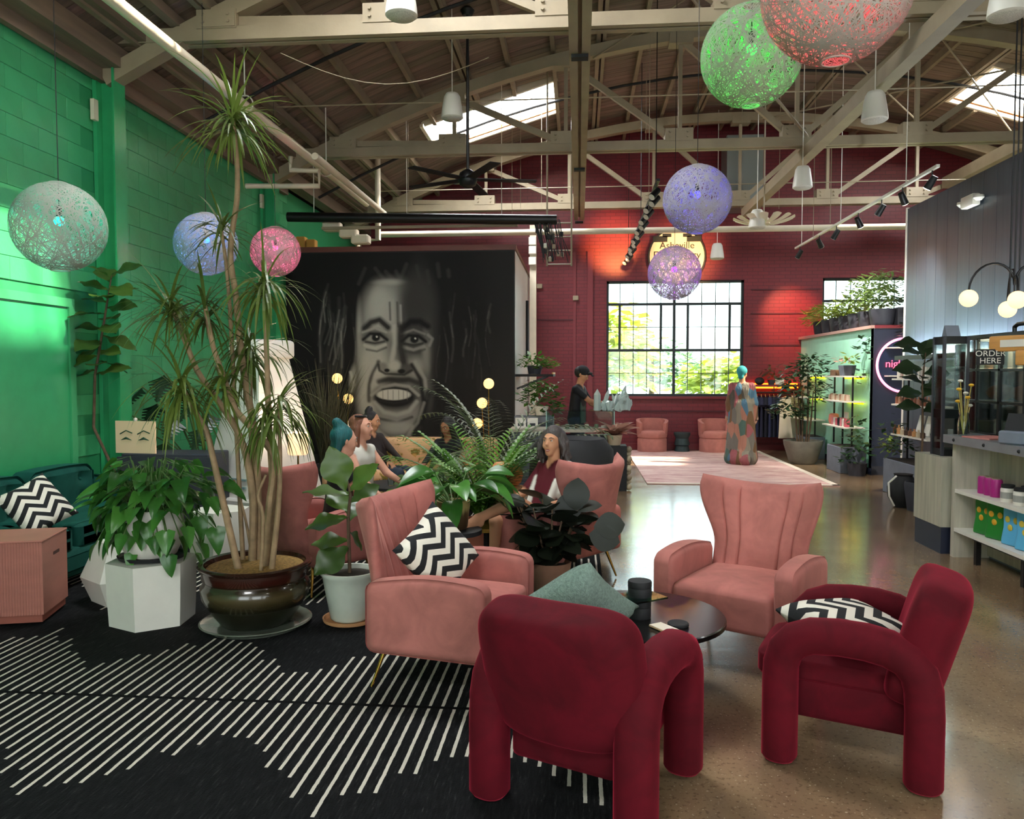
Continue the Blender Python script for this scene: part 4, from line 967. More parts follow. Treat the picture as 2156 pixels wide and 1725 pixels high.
# --- rubber plant
t = thing('potted_rubber_plant', 'rubber plant with glossy blackish leaves beside the round table', 'plant', (-.2, 5.6, CR))
pot(t, [(.1, 0), (.11, .01), (.15, .2), (.155, .24), (.145, .24), (.13, .2)], mat('brown_terracotta', '#8f6a55', .7, var=.15), .21, .13)
RS = []
for i in range(13):
    a = i * 2.4; d = V(math.cos(a) * .55, math.sin(a) * .4, 1); q = V(0, 0, .2) + d.normalized() * random.uniform(.3, .5); RS.append((V(.04 * math.cos(a), .04 * math.sin(a), .2), q)); MB().tube([RS[-1][0], q], [.01, .006], 6).build('stem', m_trunk, t, True)
for p0, q in RS:
    for j in range(8):
        k = .35 + .65 * j / 7; a = j * 2.4 + q.x * 9; leaf(t, 'rub', p0.lerp(q, k), V(math.cos(a), math.sin(a), -.35 + 1.3 * (k - .3)), random.uniform(.18, .25), random.uniform(-.6, .6), random.uniform(.85, 1.1))
for u, v, d in ((1190, 1100, (.25, .1, 1)), (1210, 1075, (.1, -.1, 1)), (1250, 1110, (.9, 0, .1)), (1240, 1125, (1, -.2, -.2))):
    leaf(t, 'rub', atY(u, v, 5.5) - V(-.2, 5.6, CR), d, .24, 0, .95, (0, -1, .3))
# --- lily in ribbed brown pot on pedestal
t = thing('potted_lily', 'broad leaved peace lily in a brown ribbed pot on the black pedestal', 'plant', (-.87, 5.4, CR + .502))
m_rp = NT('striped_pot'); _z = m_rp.t.nodes.new('ShaderNodeSeparateXYZ'); m_rp.l(m_rp.obj(), _z.inputs[0]); m_rp.set(col=m_rp.ramp(m_rp.math('ADD', _z.outputs[2], m_rp.math('MULTIPLY', m_rp.noise(m_rp.mapping(m_rp.obj(), (40, 40, 2)), 1.2, 2), .12)), [(.05, lin('#3b2a1c')), (.17, lin('#4c3b26')), (.22, lin('#9a8c58')), (.3, lin('#8a7a4a'))]), rough=.35); m_rp = m_rp.m
pot(t, [(.085, 0), (.1, .02), (.115, .16), (.118, .2), (.11, .2), (.1, .17)], m_rp, .17, .1)
for i in range(30):
    a = i * 2.4; e = random.uniform(.25, 1.3); d = V(math.cos(a), math.sin(a) * .7, e); p = V(.03 * math.cos(a), .03 * math.sin(a), .17); k = random.uniform(.12, .3); q = p + d.normalized() * k
    MB().tube([p, q], .004, 4).build('petiole', m_stem, t); leaf(t, 'lily', q, V(d.x, d.y, d.z * .35 - .1), random.uniform(.17, .28), random.uniform(-.4, .4), .7)
# --- areca palm
def frond(mb, p, d, L, droop, n=22, lw=.012, ll=.28):
    p = Vector(p); v = Vector(d).normalized(); pts = [p.copy()]; vs = [v.copy()]
    for i in range(n): v = (v + V(0, 0, -droop / n)).normalized(); p = p + v * L / n; pts.append(p.copy()); vs.append(v.copy())
    mb.tube(pts[::3] + [pts[-1]], [.007 * (1 - .8 * i / (len(pts[::3]))) for i in range(len(pts[::3]) + 1)], 5)
    for i in range(4, n + 1):
        s_ = vs[i].cross(V(0, 0, 1)); s_ = s_.normalized() if s_.length > .01 else V(1, 0, 0); k = ll * (math.sin(PI * (.12 + .8 * i / n)) ** .7)
        for s in (-1, 1): strap(mb, pts[i], s_ * s + vs[i] * .9 + V(0, 0, .2), k, lw, .7, 3)
def palm(label, loc, potp, m, n, L, seed, lean=0, ml=ml_palm, ll=.28, er=(.7, 2.4), lw=.012, dr=(.7, 1.3)):
    random.seed(seed); t = thing('potted_palm', label, 'plant', loc); pot(t, potp, m, potp[-1][1], potp[-1][0] * .95)
    for i in range(n):
        a = 2 * PI * i / n + random.uniform(-.2, .2); e = random.uniform(*er); mb = MB()
        frond(mb, (0, 0, potp[-1][1]), (math.cos(a) + lean, math.sin(a), e), L * random.uniform(.75, 1.1), random.uniform(*dr), lw=lw, ll=ll); mb.build('frond', ml, t)
    return t
PP = [(.14, 0), (.17, .15), (.18, .32), (.17, .32), (.16, .29)]
palm('bright green areca palm behind the peace lily', (-.84, 6.75, CR), PP, mat('coral_pot', '#c9745c', .6), 28, .95, 11, er=(1.0, 3.2), lw=.014)
palm('taller dark feathery palm in front of the mural', (-.92, 8.45, 0), PP, m_dkgrey, 16, 1.55, 5, .3, m_leaf_('olive_palm_leaf', '#3f4a34', '#66724e', .5), .3, (1.6, 4.5), .012, (1.2, 2.2))
palm('small palm with drooping fronds beside the floral sofa', (-1.5, 7.75, CR), PP, m_dkgrey, 14, .5, 9, 0, ml_palm, .18)
random.seed(21)
solo(MB().lathe([(.1, 0), (.13, .03), (.15, .1), (.12, .18), (.1, .2)], 20), 'carved_pumpkin', mat('pumpkin_skin', '#d98a55', .6, var=.15), 'small orange pumpkin on a peach drum by the palm', 'ornament', smooth=True, loc=(-.63, 6.85, .62))
solo(MB().lathe([(.17, 0), (.18, .3), (.15, .6), (.1, .605)], 24), 'drum_stool', mat('peach_print', '#d9a878', .7, var=.35, vs=7), 'peach printed drum stool under the small pumpkin', 'stool', smooth=30, loc=(-.63, 6.85, CR))
# --- dark wispy plant left of the lamps
t = thing('potted_grass', 'dark wispy dried grass plant left of the globe lamps', 'plant', (-3.55, 10.9, 0)); pot(t, PP, m_dkgrey, .29, .15); mb = MB()
for i in range(220): a = random.uniform(0, 2 * PI); strap(mb, (random.uniform(-.12, .12), random.uniform(-.1, .1), .3), (math.cos(a) * .2, math.sin(a) * .2, 1), random.uniform(.8, 1.6), .006, random.uniform(.2, 1.2), 7)
mb.build('blades', ml_dry, t)
# --- joined foliage for plants too far off to tell leaves apart
def foliage(mb, c, r, n, L, wd=.5, drop=-.1, seed=0):
    rg = random.Random(seed); c = Vector(c)
    for i in range(n):
        a = rg.uniform(0, 2 * PI); z = rg.uniform(-.6, 1); q = math.sqrt(1 - z * z); k = rg.uniform(.45, 1); p = c + V(q * math.cos(a) * r[0] * k, q * math.sin(a) * r[1] * k, z * r[2] * k)
        x = V(math.cos(a) + rg.uniform(-.5, .5), math.sin(a) + rg.uniform(-.5, .5), drop + rg.uniform(-.6, .6)).normalized(); y = x.cross(V(rg.uniform(-.4, .4), rg.uniform(-.4, .4), 1)).normalized(); l = L * rg.uniform(.6, 1.2); w_ = l * wd * .5
        mb.add([p, p + x * l * .5 + y * w_, p + x * l, p + x * l * .5 - y * w_], [(0, 1, 2, 3)])
    return mb
def bush(name, label, loc, potp, mp, blobs, ml, L, wd=.5, stems=(), soil=None, cat='plant', drop=-.1, group=None):
    t = thing(name, label, cat, loc, 0, group)
    if potp: pot(t, potp, mp, soil or potp[-1][1], potp[-1][0] * .95, n=20)
    for i, (p, q, r_) in enumerate(stems): MB().tube([p, tuple((p[j] * .5 + q[j] * .5 + (.01 if j == 0 else 0)) for j in range(3)), q], [r_, r_ * .9, r_ * .6], 6).build('stem', m_trunk, t, True)
    mb = MB()
    for i, (c, r, n) in enumerate(blobs): foliage(mb, c, r, n, L, wd, drop, i + len(label))
    mb.build('foliage', ml, t); return t
PB = [(.2, 0), (.24, .05), (.33, .34), (.34, .42), (.32, .42), (.3, .38)]
bush('potted_ficus', 'bushy ficus in a round grey pot beside the mint wall', (4.0, 14.35, 0), PB, mat('stone_pot', '#6d6a60', .7, var=.2), [((0, 0, 1.35), (.5, .45, .5), 420), ((.12, 0, 1.75), (.32, .3, .25), 160), ((-.25, 0, .95), (.35, .3, .22), 160)], ml_dk, .13, .55,
     [((.05 * i - .1, .03 * (i % 3), .38), (.09 * i - .18, .05 * (i % 3), 1.3), .016) for i in range(5)])
# ------------------------------------------------------------------ woven string globe lamps
random.seed(4)
def thread_mesh():
    mb = MB(); n = 44
    for k in range(210):
        inc = R(random.choice([random.uniform(20, 79), random.uniform(60, 79.5)])); om = random.uniform(0, 2 * PI); w_ = .006; vs = []
        ci, si, co, so = math.cos(inc), math.sin(inc), math.cos(om), math.sin(om); rr = random.uniform(.985, 1.0)
        nx, ny, nz = si * so, -si * co, ci
        for i in range(n):
            a = 2 * PI * i / n; x, y = math.cos(a), math.sin(a); p = V(co * x - so * y * ci, so * x + co * y * ci, y * si) * rr
            vs += [p - V(nx, ny, nz) * w_, p + V(nx, ny, nz) * w_]
        mb.add(vs, [(2 * i, 2 * i + 1, (2 * i + 3) % (2 * n), (2 * i + 2) % (2 * n)) for i in range(n)])
    return mb
m_thread = mat('grey_white_string', '#b3aea4', .9); me_thread = thread_mesh().mesh('string_shell', m_thread)
me_ring = MB().tube([(.19 * math.cos(2 * PI * i / 24), .19 * math.sin(2 * PI * i / 24), 0) for i in range(24)], .012, 6, closed=True).mesh('rim_ring', m_thread, True)
GL = [(125, 478, 97, '#19e0c0', 'green lit string globe lamp nearest the green wall, at far left', 5), (434, 514, 67, '#3f7dff', 'blue lit string globe lamp behind the dracaena crown', 10), (580, 530, 53, '#ff4fa0', 'pink lit string globe lamp just left of the mural', 12), (1582, 118, 101, '#20e040', 'green lit string globe lamp high at right, below the red one', 9),
      (1762, -26, 147, '#ff3048', 'big red lit string globe lamp cut by the top edge', 6), (1468, 420, 70, '#3a35ff', 'blue violet lit string globe lamp above the purple one', 7), (1420, 575, 55, '#a030ff', 'purple lit string globe lamp hanging before the round sign', 8)]
for u, v, pr_, c, l, pw in GL:
    r_ = .3; Y = r_ * 1650 / pr_; p = atY(u, v, Y); t = thing('globe_lamp', l, 'lamp', p, 0, 'string globe lamps')
    s = link('string_shell', me_thread, t, sc=r_); s.rotation_euler = (0, 0, random.uniform(0, 6))
    for z in (-1, 1): link('rim_ring', me_ring, t, (0, 0, z * r_ * .982), sc=r_)
    MB().ball((0, 0, .04), .034, 14, 10).build('bulb', emis('bulb_' + c[1:], c, 2.6), t, True); MB().cyl((0, 0, .07), (0, 0, .14), .018).build('socket', m_black, t, True)
    MB().tube([(0, 0, .14), (0, 0, RZ(p.x) - p.z - .02)], .003, 5).build('cord', m_black, t)
    lo = light('bulb_light', 'POINT', (0, 0, .04), pw * 1.8, lin(c)[:3], shadow_soft_size=.045); lo.parent = t
# ------------------------------------------------------------------ pendant speakers
m_spk = mat('white_speaker', '#ddd9cf', .45); m_grill = mat('speaker_grille', '#c9c5ba', .7, var=.3, vs=120)
me_sp = MB().lathe([(.03, .3), (.075, .29), (.1, .25), (.13, .06), (.135, 0), (.12, -.012)], 28, cap0=True).mesh('body', m_spk, 50)
for u, v, Y, l in ((952, 222, 9.6, 'white pendant speaker in front of the left skylight'), (1842, 222, 8.7, 'white pendant speaker at right, high over the plank wall'), (1690, 372, 11.4, 'white pendant speaker below the long slanting beam'), (1594, 460, 13.4, 'white pendant speaker in front of the petal ceiling lamp'), (1510, 528, 15.9, 'small white pendant speaker right of the round sign'), (845, -6, 6.6, 'white pendant speaker cut by the top edge, left'), (2122, -12, 6.2, 'white pendant speaker cut by the top edge, right')):
    p = atY(u, v, Y); t = thing('pendant_speaker', l, 'speaker', (p.x, p.y, p.z - .15), 0, 'pendant speakers'); link('body', me_sp, t); MB().lathe([(.12, -.012), (.11, -.02), (.02, -.03)], 24).build('grille', m_grill, t, True)
    MB().tube([(0, 0, .3), (0, 0, RZ(p.x) - p.z + .13)], .006, 6).build('cable', m_white, t)
# ------------------------------------------------------------------ ceiling fan
p = atY(985, 378, 9.8); t = thing('ceiling_fan', 'black ceiling fan on a long rod left of the middle beam', 'fan', p)
MB().tube([(0, 0, .1), (0, 0, RZ(p.x) - p.z - .1)], .02, 8).build('downrod', m_black, t, True); MB().lathe([(.06, RZ(p.x) - p.z - .12), (.09, RZ(p.x) - p.z - .06), (.05, RZ(p.x) - p.z - .02)], 16).build('canopy', m_black, t, True)
MB().lathe([(.05, -.1), (.1, -.07), (.12, 0), (.1, .08), (.04, .12)], 24).build('motor', m_black, t, True)
for i in range(5):
    a = 2 * PI * i / 5 + .2; d = V(math.cos(a), math.sin(a), 0); MB().bar(d * .1, d * .86, .13, .012).build('blade', m_black, t)
# ------------------------------------------------------------------ petal ceiling lamp near the red wall
p = atY(1608, 468, 13.6); t = thing('petal_lamp', 'white scalloped petal ceiling lamp in front of the red wall', 'lamp', p)
for i in range(14):
    a = 2 * PI * i / 14
    def fn(s, q, a=a): r_ = .12 + .38 * q; b = a + (s - .5) * .42 * (1 - .3 * q); return (r_ * math.cos(b), r_ * math.sin(b), .09 * q * q + .02 * math.sin(PI * s) - .03)
    MB().grid(fn, 5, 6).build('petal', m_cream, t, 2)
MB().lathe([(.05, .1), (.12, .02), (.1, -.03)], 20).build('hub', m_cream, t, True); MB().tube([(0, 0, .1), (0, 0, RZ(p.x) - p.z - .05)], .012, 6).build('stem', m_steel, t)
# ------------------------------------------------------------------ track lights
def head(t, loc, aim, on=0, col=m_black):
    d = (Vector(aim) - Vector(loc)).normalized(); h = MB().tube([V(0, 0, 0) - d * .06, V(0, 0, 0) + d * .1], [.038, .048], 14).build('spot_head', col, t, 50); h.location = loc
    MB().tube([d * .1, d * .104], [.044, .044], 14).build('lens', m_lens if on else m_lensoff, h); MB().tube([(0, 0, .02), (0, 0, .12)], .008, 6).build('stem', m_black, h)
m_lens = emis('lit_lens', '#fff0d8', 12); m_lensoff = mat('white_reflector', '#e8e2d6', .3)
X1, Z1 = 4.15, 4.0; t = thing('track_light', 'white track with black spotlights beside the plank wall', 'light', (0, 0, 0), 0, 'track lights')
MB().b2((X1 - .02, 9.6, Z1), (X1 + .02, 15.6, Z1 + .035)).build('track', m_white, t)
for y in (10.5, 13, 15.2): MB().tube([(X1, y, Z1 + .03), (X1, y, RZ(X1) - .05)], .006, 5).build('hanger', m_white, t)
for i, y in enumerate((9.75, 10.6, 11.3, 12.2, 13.2, 14.1, 15.3)): head(t, (X1, y, Z1 - .12), (X1 + (.6 if i % 2 else -.4), y + .5, Z1 - 1), on=i in (0, 1, 3))
X2, Z2 = 1.0, 4.05; t = thing('track_light', 'slanting row of black and white spotlights seen end on, left of the sign', 'light', (0, 0, 0), 0, 'track lights')
MB().b2((X2 - .02, 10.2, Z2), (X2 + .02, 16.4, Z2 + .035)).build('track', m_black, t)
for y in (10.5, 13, 16.2): MB().tube([(X2, y, Z2 + .03), (X2, y, RZ(X2) - .05)], .006, 5).build('hanger', m_black, t)
for i in range(15): head(t, (X2 + (.02 if i % 2 else -.02), 10.3 + i * .43, Z2 - .12), (X2 - .5, 10.3 + i * .43 - .4, Z2 - .7), on=0, col=m_black)
light('wall_spot', 'SPOT', (.9, 15.6, 3.9), 260, (1, .42, .14), spot_size=R(62), spot_blend=.9, aim=(.75, 16.9, 4.3), shadow_soft_size=.04)
light('wall_spot', 'SPOT', (2.2, 15.4, 3.9), 200, (1, .5, .2), spot_size=R(70), spot_blend=.9, aim=(2.2, 16.9, 4.1), shadow_soft_size=.04)
light('wall_spot', 'SPOT', (4.1, 15.6, 3.7), 230, (1, .34, .2), spot_size=R(58), spot_blend=.9, aim=(4.45, 16.9, 2.7), shadow_soft_size=.04)
for y in (11.0, 13.2): light('track_spot', 'SPOT', (X1 - .3, y - .6, Z1 - .2), 330, (1, .93, .82), spot_size=R(75), spot_blend=.8, aim=(4.64, y + 1.2, 1.3), shadow_soft_size=.05)
# ------------------------------------------------------------------ pipes and conduits
def pipe(pts, r_, m, label, name='sprinkler_pipe', cat='pipe', n=10): return solo(MB().tube(pts, r_, n), name, m, label, cat, 'overhead pipes', 40)
a, b = atZ(250, 0, 4.45), atZ(780, 440, 4.45); xp = (a.x + b.x) / 2
t = thing('light_pipe', 'bright cream pipe running down the hall along the green wall', 'pipe', (0, 0, 0), 0, 'overhead pipes')
MB().tube([(xp, 3.2, 4.45), (xp, 13.0, 4.45)], .055, 14).build('pipe', m_cream, t, 50)
for y in (4.4, 8.2, 10.9): MB().tube([(xp + .09 * math.cos(2 * PI * i / 16), y, 4.47 + .09 * math.sin(2 * PI * i / 16)) for i in range(16)], .008, 5, closed=True).build('hanger_ring', m_white, t); MB().tube([(xp, y, 4.55), (xp, y, RZ(xp))], .008, 5).build('hanger_rod', m_white, t)
pipe([(xp + .28, 9.6, 4.3), (xp + .28, 13.1, 4.3)], .045, m_cream, 'second cream pipe just right of the bright cream pipe')
q = lambda u, v, Y=10.4: atY(u, v, Y)
pipe([q(518, 392), q(672, 392), q(672, 360), q(612, 358), q(612, 330)], .035, m_cream, 'cream pipe bent into a square loop near the dracaena top')
a, b = atY(800, 494, 14.2), atY(1908, 487, 14.2)
pipe([(a.x, 14.2, a.z), (8.0, 14.2, a.z)], .055, m_cream, 'long horizontal cream pipe crossing before the red wall')
pipe([atY(796, 460, 13.6) + V(0, 0, 1.3), atY(796, 505, 13.6), atY(755, 505, 13.6), atY(755, 520, 13.6)], .05, m_cream, 'cream elbow pipe above the mural wall')
t = thing('screen_roller', 'long black roller tube hanging above the mural wall', 'tube', (0, 0, 0))
a, b = atY(606, 457, 11.95), atY(1172, 463, 11.95)
MB().tube([a, b], .075, 16).build('tube', m_black, t, 50)
for f in (.1, .45, .8): p = a.lerp(b, f); MB().tube([p + V(0, 0, .07), V(p.x, p.y, RZ(p.x) - .05)], .006, 5).build('hanger', m_white, t)
MB().b2((a.x + .5, a.y + .1, a.z - .18), (b.x - .6, a.y + .16, a.z - .14)).build('rail', m_steel, t)
for i, (u, v) in enumerate(((700, 478), (735, 492), (760, 505))): p = atY(u, v, 12.2); solo(MB().rbox(p, (.28, .2, .14), .02, 1), 'junction_box', m_cream, ['cream junction box above the mural, leftmost', 'cream junction box above the mural, middle', 'cream junction box above the mural, rightmost'][i], 'box', 'junction boxes')
p = atY(640, 515, 12.9)
for i, (dx, h) in enumerate(((0, .2), (.17, .15))): solo(MB().rbox((p.x + dx, 12.8, MZ + .075 + h / 2), (.15, .15, h), .01, 1), 'cardboard_box', mat('cardboard_%d' % i, '#c08a3e', .8), ['taller tan carton on top of the mural wall', 'shorter tan carton on top of the mural wall'][i], 'box', 'cartons')
# wires: thin hanging rods and sagging cables
for i, (u, v0, Y) in enumerate(((1096, 440, 13), (1078, 450, 12.6), (1140, 440, 14), (860, 450, 12.4), (1360, 300, 12.6), (1366, 440, 10.6), (1560, 440, 13), (1640, 440, 14), (1712, 500, 13), (1748, 470, 12))):
    p = atY(u, v0, Y); solo(MB().tube([p, V(p.x, p.y, RZ(p.x))], .005, 4), 'hanging_wire', m_steel, 'thin straight wire hanging from the roof', 'wire', 'hanging wires')
def sag(p, q, s, n=10): return [Vector(p).lerp(Vector(q), i / n) - V(0, 0, s * math.sin(PI * i / n)) for i in range(n + 1)]
solo(MB().tube(sag((-2.9, 7.55, 4.72), (-.9, 7.9, 4.75), .28) , .004, 5), 'sagging_cable', m_steel, 'white cable sagging from the nearest truss at left', 'wire', 'hanging wires')
solo(MB().tube(sag((-1.6, 8.9, 5.9), (.05, 9.2, 6.2), .12), .004, 5), 'sagging_cable', m_white, 'white cable looping beside the fan rod', 'wire', 'hanging wires')
for Y in (10.0, 14.7): solo(MB().tube([(XW + .4, Y, 5.05), (XR - .5, Y, 5.05)], .009, 5), 'tie_wire', m_steel, 'taut horizontal wire across the hall, ' + ('nearer' if Y < 12 else 'farther') + ' one', 'wire', 'taut wires')
# dangling bundle and ladder rack by the end of the black tube
t = thing('cord_bundle', 'messy bundle of dark cords and clips dangling at the black tube end', 'cords', b); random.seed(8)
mb = MB()
for i in range(34):
    x = random.uniform(-.35, .06); L = random.uniform(.35, .75) * (1 - abs(x) * .5); mb.tube([(x, random.uniform(-.06, .06), 0), (x + .05, 0, -L * .5), (x + .12 + random.uniform(-.05, .05), 0, -L)], .008, 4)
mb.build('cords', m_blackm, t)
for i in range(16): x = random.uniform(-.3, .1); MB().rbox((x, random.uniform(-.08, .08), random.uniform(-.7, -.1)), (.05, .04, .07), .008, 1).build('clip', random.choice([m_white, m_steel, m_blackm]), t)
a2, c2 = atY(1152, 440, 12.3), atY(1203, 560, 12.3); t = thing('ladder_rack', 'pale metal ladder rack hanging beside the cord bundle', 'rack')
for x in (a2.x, c2.x): MB().tube([(x, 12.3, RZ(x)), (x, 12.3, c2.z)], .014, 6).build('rail', m_steel, t)
for k in range(4): z = a2.z + (c2.z - a2.z) * (.25 + .24 * k); MB().tube([(a2.x, 12.3, z), (c2.x, 12.3, z)], .01, 6).build('rung', m_steel, t)
for i, (u, v) in enumerate(((1126, 508), (1130, 527), (1138, 550))): solo(MB().rbox((MX1 + .1, 15.848, atY(u, v, 15.84).z), (.15, .11, .16), .01, 1), 'outlet_box', m_white, ['white outlet box above the white side wall, upper', 'white outlet box above the white side wall, middle', 'white outlet box above the white side wall, lowest'][i], 'box', 'outlet boxes')
# duct up in the roof by the red wall, emergency light, exit camera
solo(MB().b2((2.9, 15.95, 4.9), (3.6, 16.6, 6.3)), 'air_duct', mat('galvanised', '#8d938f', .4, metal=.6), 'grey boxed air duct rising beside the red wall', 'duct')
p = atX(2052, 424, DW - .02); t = thing('emergency_light', 'white twin-lamp emergency light on the plank wall', 'light', p); MB().rbox((-.05, 0, 0), (.1, .3, .14), .02, 2).build('housing', m_white, t, 40)
for s in (-.2, .2): MB().lathe([(.03, 0), (.06, .03), (.055, .06)], 14).build('lamp', m_white, t, True, loc=(-.05, s, -.03))
# ------------------------------------------------------------------ round shop sign on the red wall
def text(s, size, m, name, parent, loc, rot=(R(90), 0, 0), ext=.004, align='CENTER'):
    c = bpy.data.curves.new(name, 'FONT'); c.body = s; c.size = size; c.extrude = ext; c.align_x = align; c.align_y = 'CENTER'; o = bpy.data.objects.new(name, c); COL.objects.link(o)
    dg = bpy.context.evaluated_depsgraph_get(); me = bpy.data.meshes.new_from_object(o.evaluated_get(dg)); bpy.data.objects.remove(o); bpy.data.curves.remove(c); me.materials.clear(); me.materials.append(m)
    return link(name, me, parent, loc, rot)
sc = atY(1425, 540, 16.8); t = thing('shop_sign', 'cream and black badge-shaped shop sign lit on the red wall', 'sign', sc)
m_sign = mat('sign_cream', '#f0ddbd', .5); m_ink2 = mat('sign_ink', '#15201c', .5)
def disc(r_, y0, y1, sx=1): return MB().tube([(0, y0, 0), (0, y1, 0)], r_, 40)
disc(.6, -.0, .06).build('rim', m_ink2, t, 40); disc(.565, -.02, .0).build('face', m_sign, t, 40)
for s in (-1, 1): MB().b2((s * .2, -.03, .3), (s * .5, -.02, .42)).b2((s * .12, -.03, .4), (s * .3, -.02, .47)).build('corner_bar', m_ink2, t)
text('Asheville', .2, m_ink2, 'lettering', t, (0, -.03, .22)); text('Dispensary', .22, m_ink2, 'lettering', t, (0, -.03, .02))
MB().b2((-.5, -.03, -.3), (.5, -.02, -.26)).build('rule_line', m_ink2, t)
# small boxes on the red wall
for u, v, l in ((1136, 603, 'small grey box high on the red wall by the corner'), (1212, 628, 'small grey sensor on the red wall')): p = atY(u, v, 16.85); solo(MB().rbox(p, (.12, .08, .1), .01, 1), 'wall_box', m_steel, l, 'box')
# ------------------------------------------------------------------ globe floor lamps by the mural
m_globe = emis('warm_globe', '#ffcb78', 1.5)
def globe_lamp(label, pts, base):
    t = thing('floor_lamp', label, 'lamp', base, 0, 'globe floor lamps'); MB().lathe([(.14, 0), (.14, .02), (.02, .03)], 20).build('base', m_brass, t, 40)
    for i, p in enumerate(pts):
        q = Vector(p) - Vector(base); MB().tube([(q.x * .3, q.y, .02), (q.x, q.y, q.z - .07)], .008, 6).build('pole', m_brass, t, True); MB().ball(q, .078, 18, 12).build('globe_shade', m_globe, t, True)
        lo = light('globe_light', 'POINT', q, 7, (1, .66, .3), shadow_soft_size=.09); lo.parent = t
a, b = atY(710, 797, 11.6), atY(733, 840, 11.6); globe_lamp('brass floor lamp with two glowing globes left of the mural face', [a, b], (a.x + .1, 11.6, 0))
a, b, c = atY(1029, 808, 11.4), atY(1015, 849, 11.4), atY(1005, 892, 11.4); globe_lamp('brass floor lamp with glowing globes right of the mural face, behind the palm', [a, b, c], (a.x, 11.4, 0))
# ------------------------------------------------------------------ glass display counter with the cashier
CX0, CX1, CY0, CY1 = -.95, .5, 11.05, 11.6
t = thing('display_counter', 'glass topped display counter in front of the cashier', 'counter', (0, 0, 0))
m_stone = mat('dark_counter', '#3d4350', .5, var=.2)
MB().b2((CX0, CY0, 0), (CX0 + .75, CY1, .78)).build('cabinet', m_stone, t); MB().b2((CX0 + .75, CY0 + .25, 0), (CX1, CY1, .72)).build('cabinet', m_stone, t)
MB().b2((CX0 - .03, CY0 - .03, .78), (CX1 + .03, CY1 + .03, .82)).build('top_slab', mat('pale_stone', '#a39c8c', .4, var=.15), t)
for z in (.2, .48): MB().b2((CX0 + .75, CY0 - .02, z), (CX1, CY0 + .25, z + .02)).build('shelf', m_blackm, t)
for (p, d) in ((((CX0 + .5 + CX1) / 2, CY0, .95), (CX1 - CX0 - .5, .008, .25)), (((CX0 + .5 + CX1) / 2, CY1 - .05, .95), (CX1 - CX0 - .5, .008, .25)), ((CX1, (CY0 + CY1) / 2, .95), (.008, CY1 - CY0 - .05, .25)), ((CX0 + .5, (CY0 + CY1) / 2, .95), (.008, CY1 - CY0 - .05, .25)), (((CX0 + .5 + CX1) / 2, (CY0 + CY1) / 2, 1.08), (CX1 - CX0 - .5, CY1 - CY0, .008))):
    MB().box(p, d).build('glass_pane', m_glassw, t)
for x in (CX0 + .5, CX1):
    for y in (CY0, CY1 - .05): MB().tube([(x, y, .82), (x, y, 1.08)], .007, 5).build('corner_post', mat('aqua_edge', '#a9d8cc', .3), t)
random.seed(12)
pk = ['#c97fb8', '#d9674a', '#efe9dc', '#b65ac4', '#e8a0b0']
for i in range(6): solo(MB().rbox((0, 0, .06), (.1, .05, .12), .006, 1), 'snack_packet', mat('packet_%d' % i, pk[i % 5], .5), ['lilac packet', 'orange packet', 'white packet', 'purple packet', 'pink packet', 'lilac packet'][i] + ' on the counter shelf, ' + ('upper row' if i < 3 else 'lower row'), 'packet', 'counter packets', loc=(.05 + (i % 3) * .15, CY0 + .1, .502 if i < 3 else .222))
for i in range(2):
    t2 = thing('display_card', 'white printed card standing on the counter, ' + ('left' if i == 0 else 'right') + ' of two', 'card', (-.82 + i * .17, CY0 + .08, .822), R(5), 'display cards'); MB().box((0, 0, .08), (.15, .012, .15)).build('card', m_white, t2); MB().box((0, -.008, .06), (.08, .004, .04)).build('printed_block', m_dkgrey, t2)
for i in range(5): solo(MB().lathe([(.03, 0), (.03, .05), (.02, .06)], 10), 'jar', mat('jar_%d' % i, ['#b9a26a', '#8d8f7a', '#6d4b36', '#d8cdb4', '#7a8a6a'][i], .4), 'small jar inside the glass counter, ' + ['first', 'second', 'third', 'fourth', 'fifth'][i] + ' from left', 'jar', 'counter jars', True, (-.3 + i * .14, 11.3, .822))
# crystal heap on the right end of the counter
t = thing('crystal_sculpture', 'heap of clear aqua glass crystals on the counter end', 'sculpture', (.44, 11.3, 1.088)); m_ice = glass('ice_glass', '#bfe6dc', .9, .12)
m_ice2 = mat('aqua_glass', '#dff3ec', .15, trans=.45, ior=1.3)
for i in range(24):
    h = random.uniform(.12, .38); x, y = random.uniform(-.2, .3), random.uniform(-.15, .15); r_ = random.uniform(.025, .06); d = V(random.uniform(-.4, .6), random.uniform(-.4, .3), 1).normalized()
    MB().tube([(x, y, 0), V(x, y, 0) + d * h * .75, V(x, y, 0) + d * h], [r_, r_ * .9, .004], 6).build('crystal', m_ice2, t)
bt = thing('flower_vase', 'small vase with an orange flower on the counter', 'vase', (.27, 11.4, 1.088)); MB().lathe([(.025, 0), (.035, .04), (.015, .1), (.018, .12)], 12).build('vase', m_white, bt, True); MB().ball((0, 0, .2), .04, 10, 8, 1.6).build('flower', mat('orange_petal', '#e09a2c', .6), bt, True); MB().tube([(0, 0, .1), (0, 0, .2)], .004, 4).build('stem', m_stem, bt)
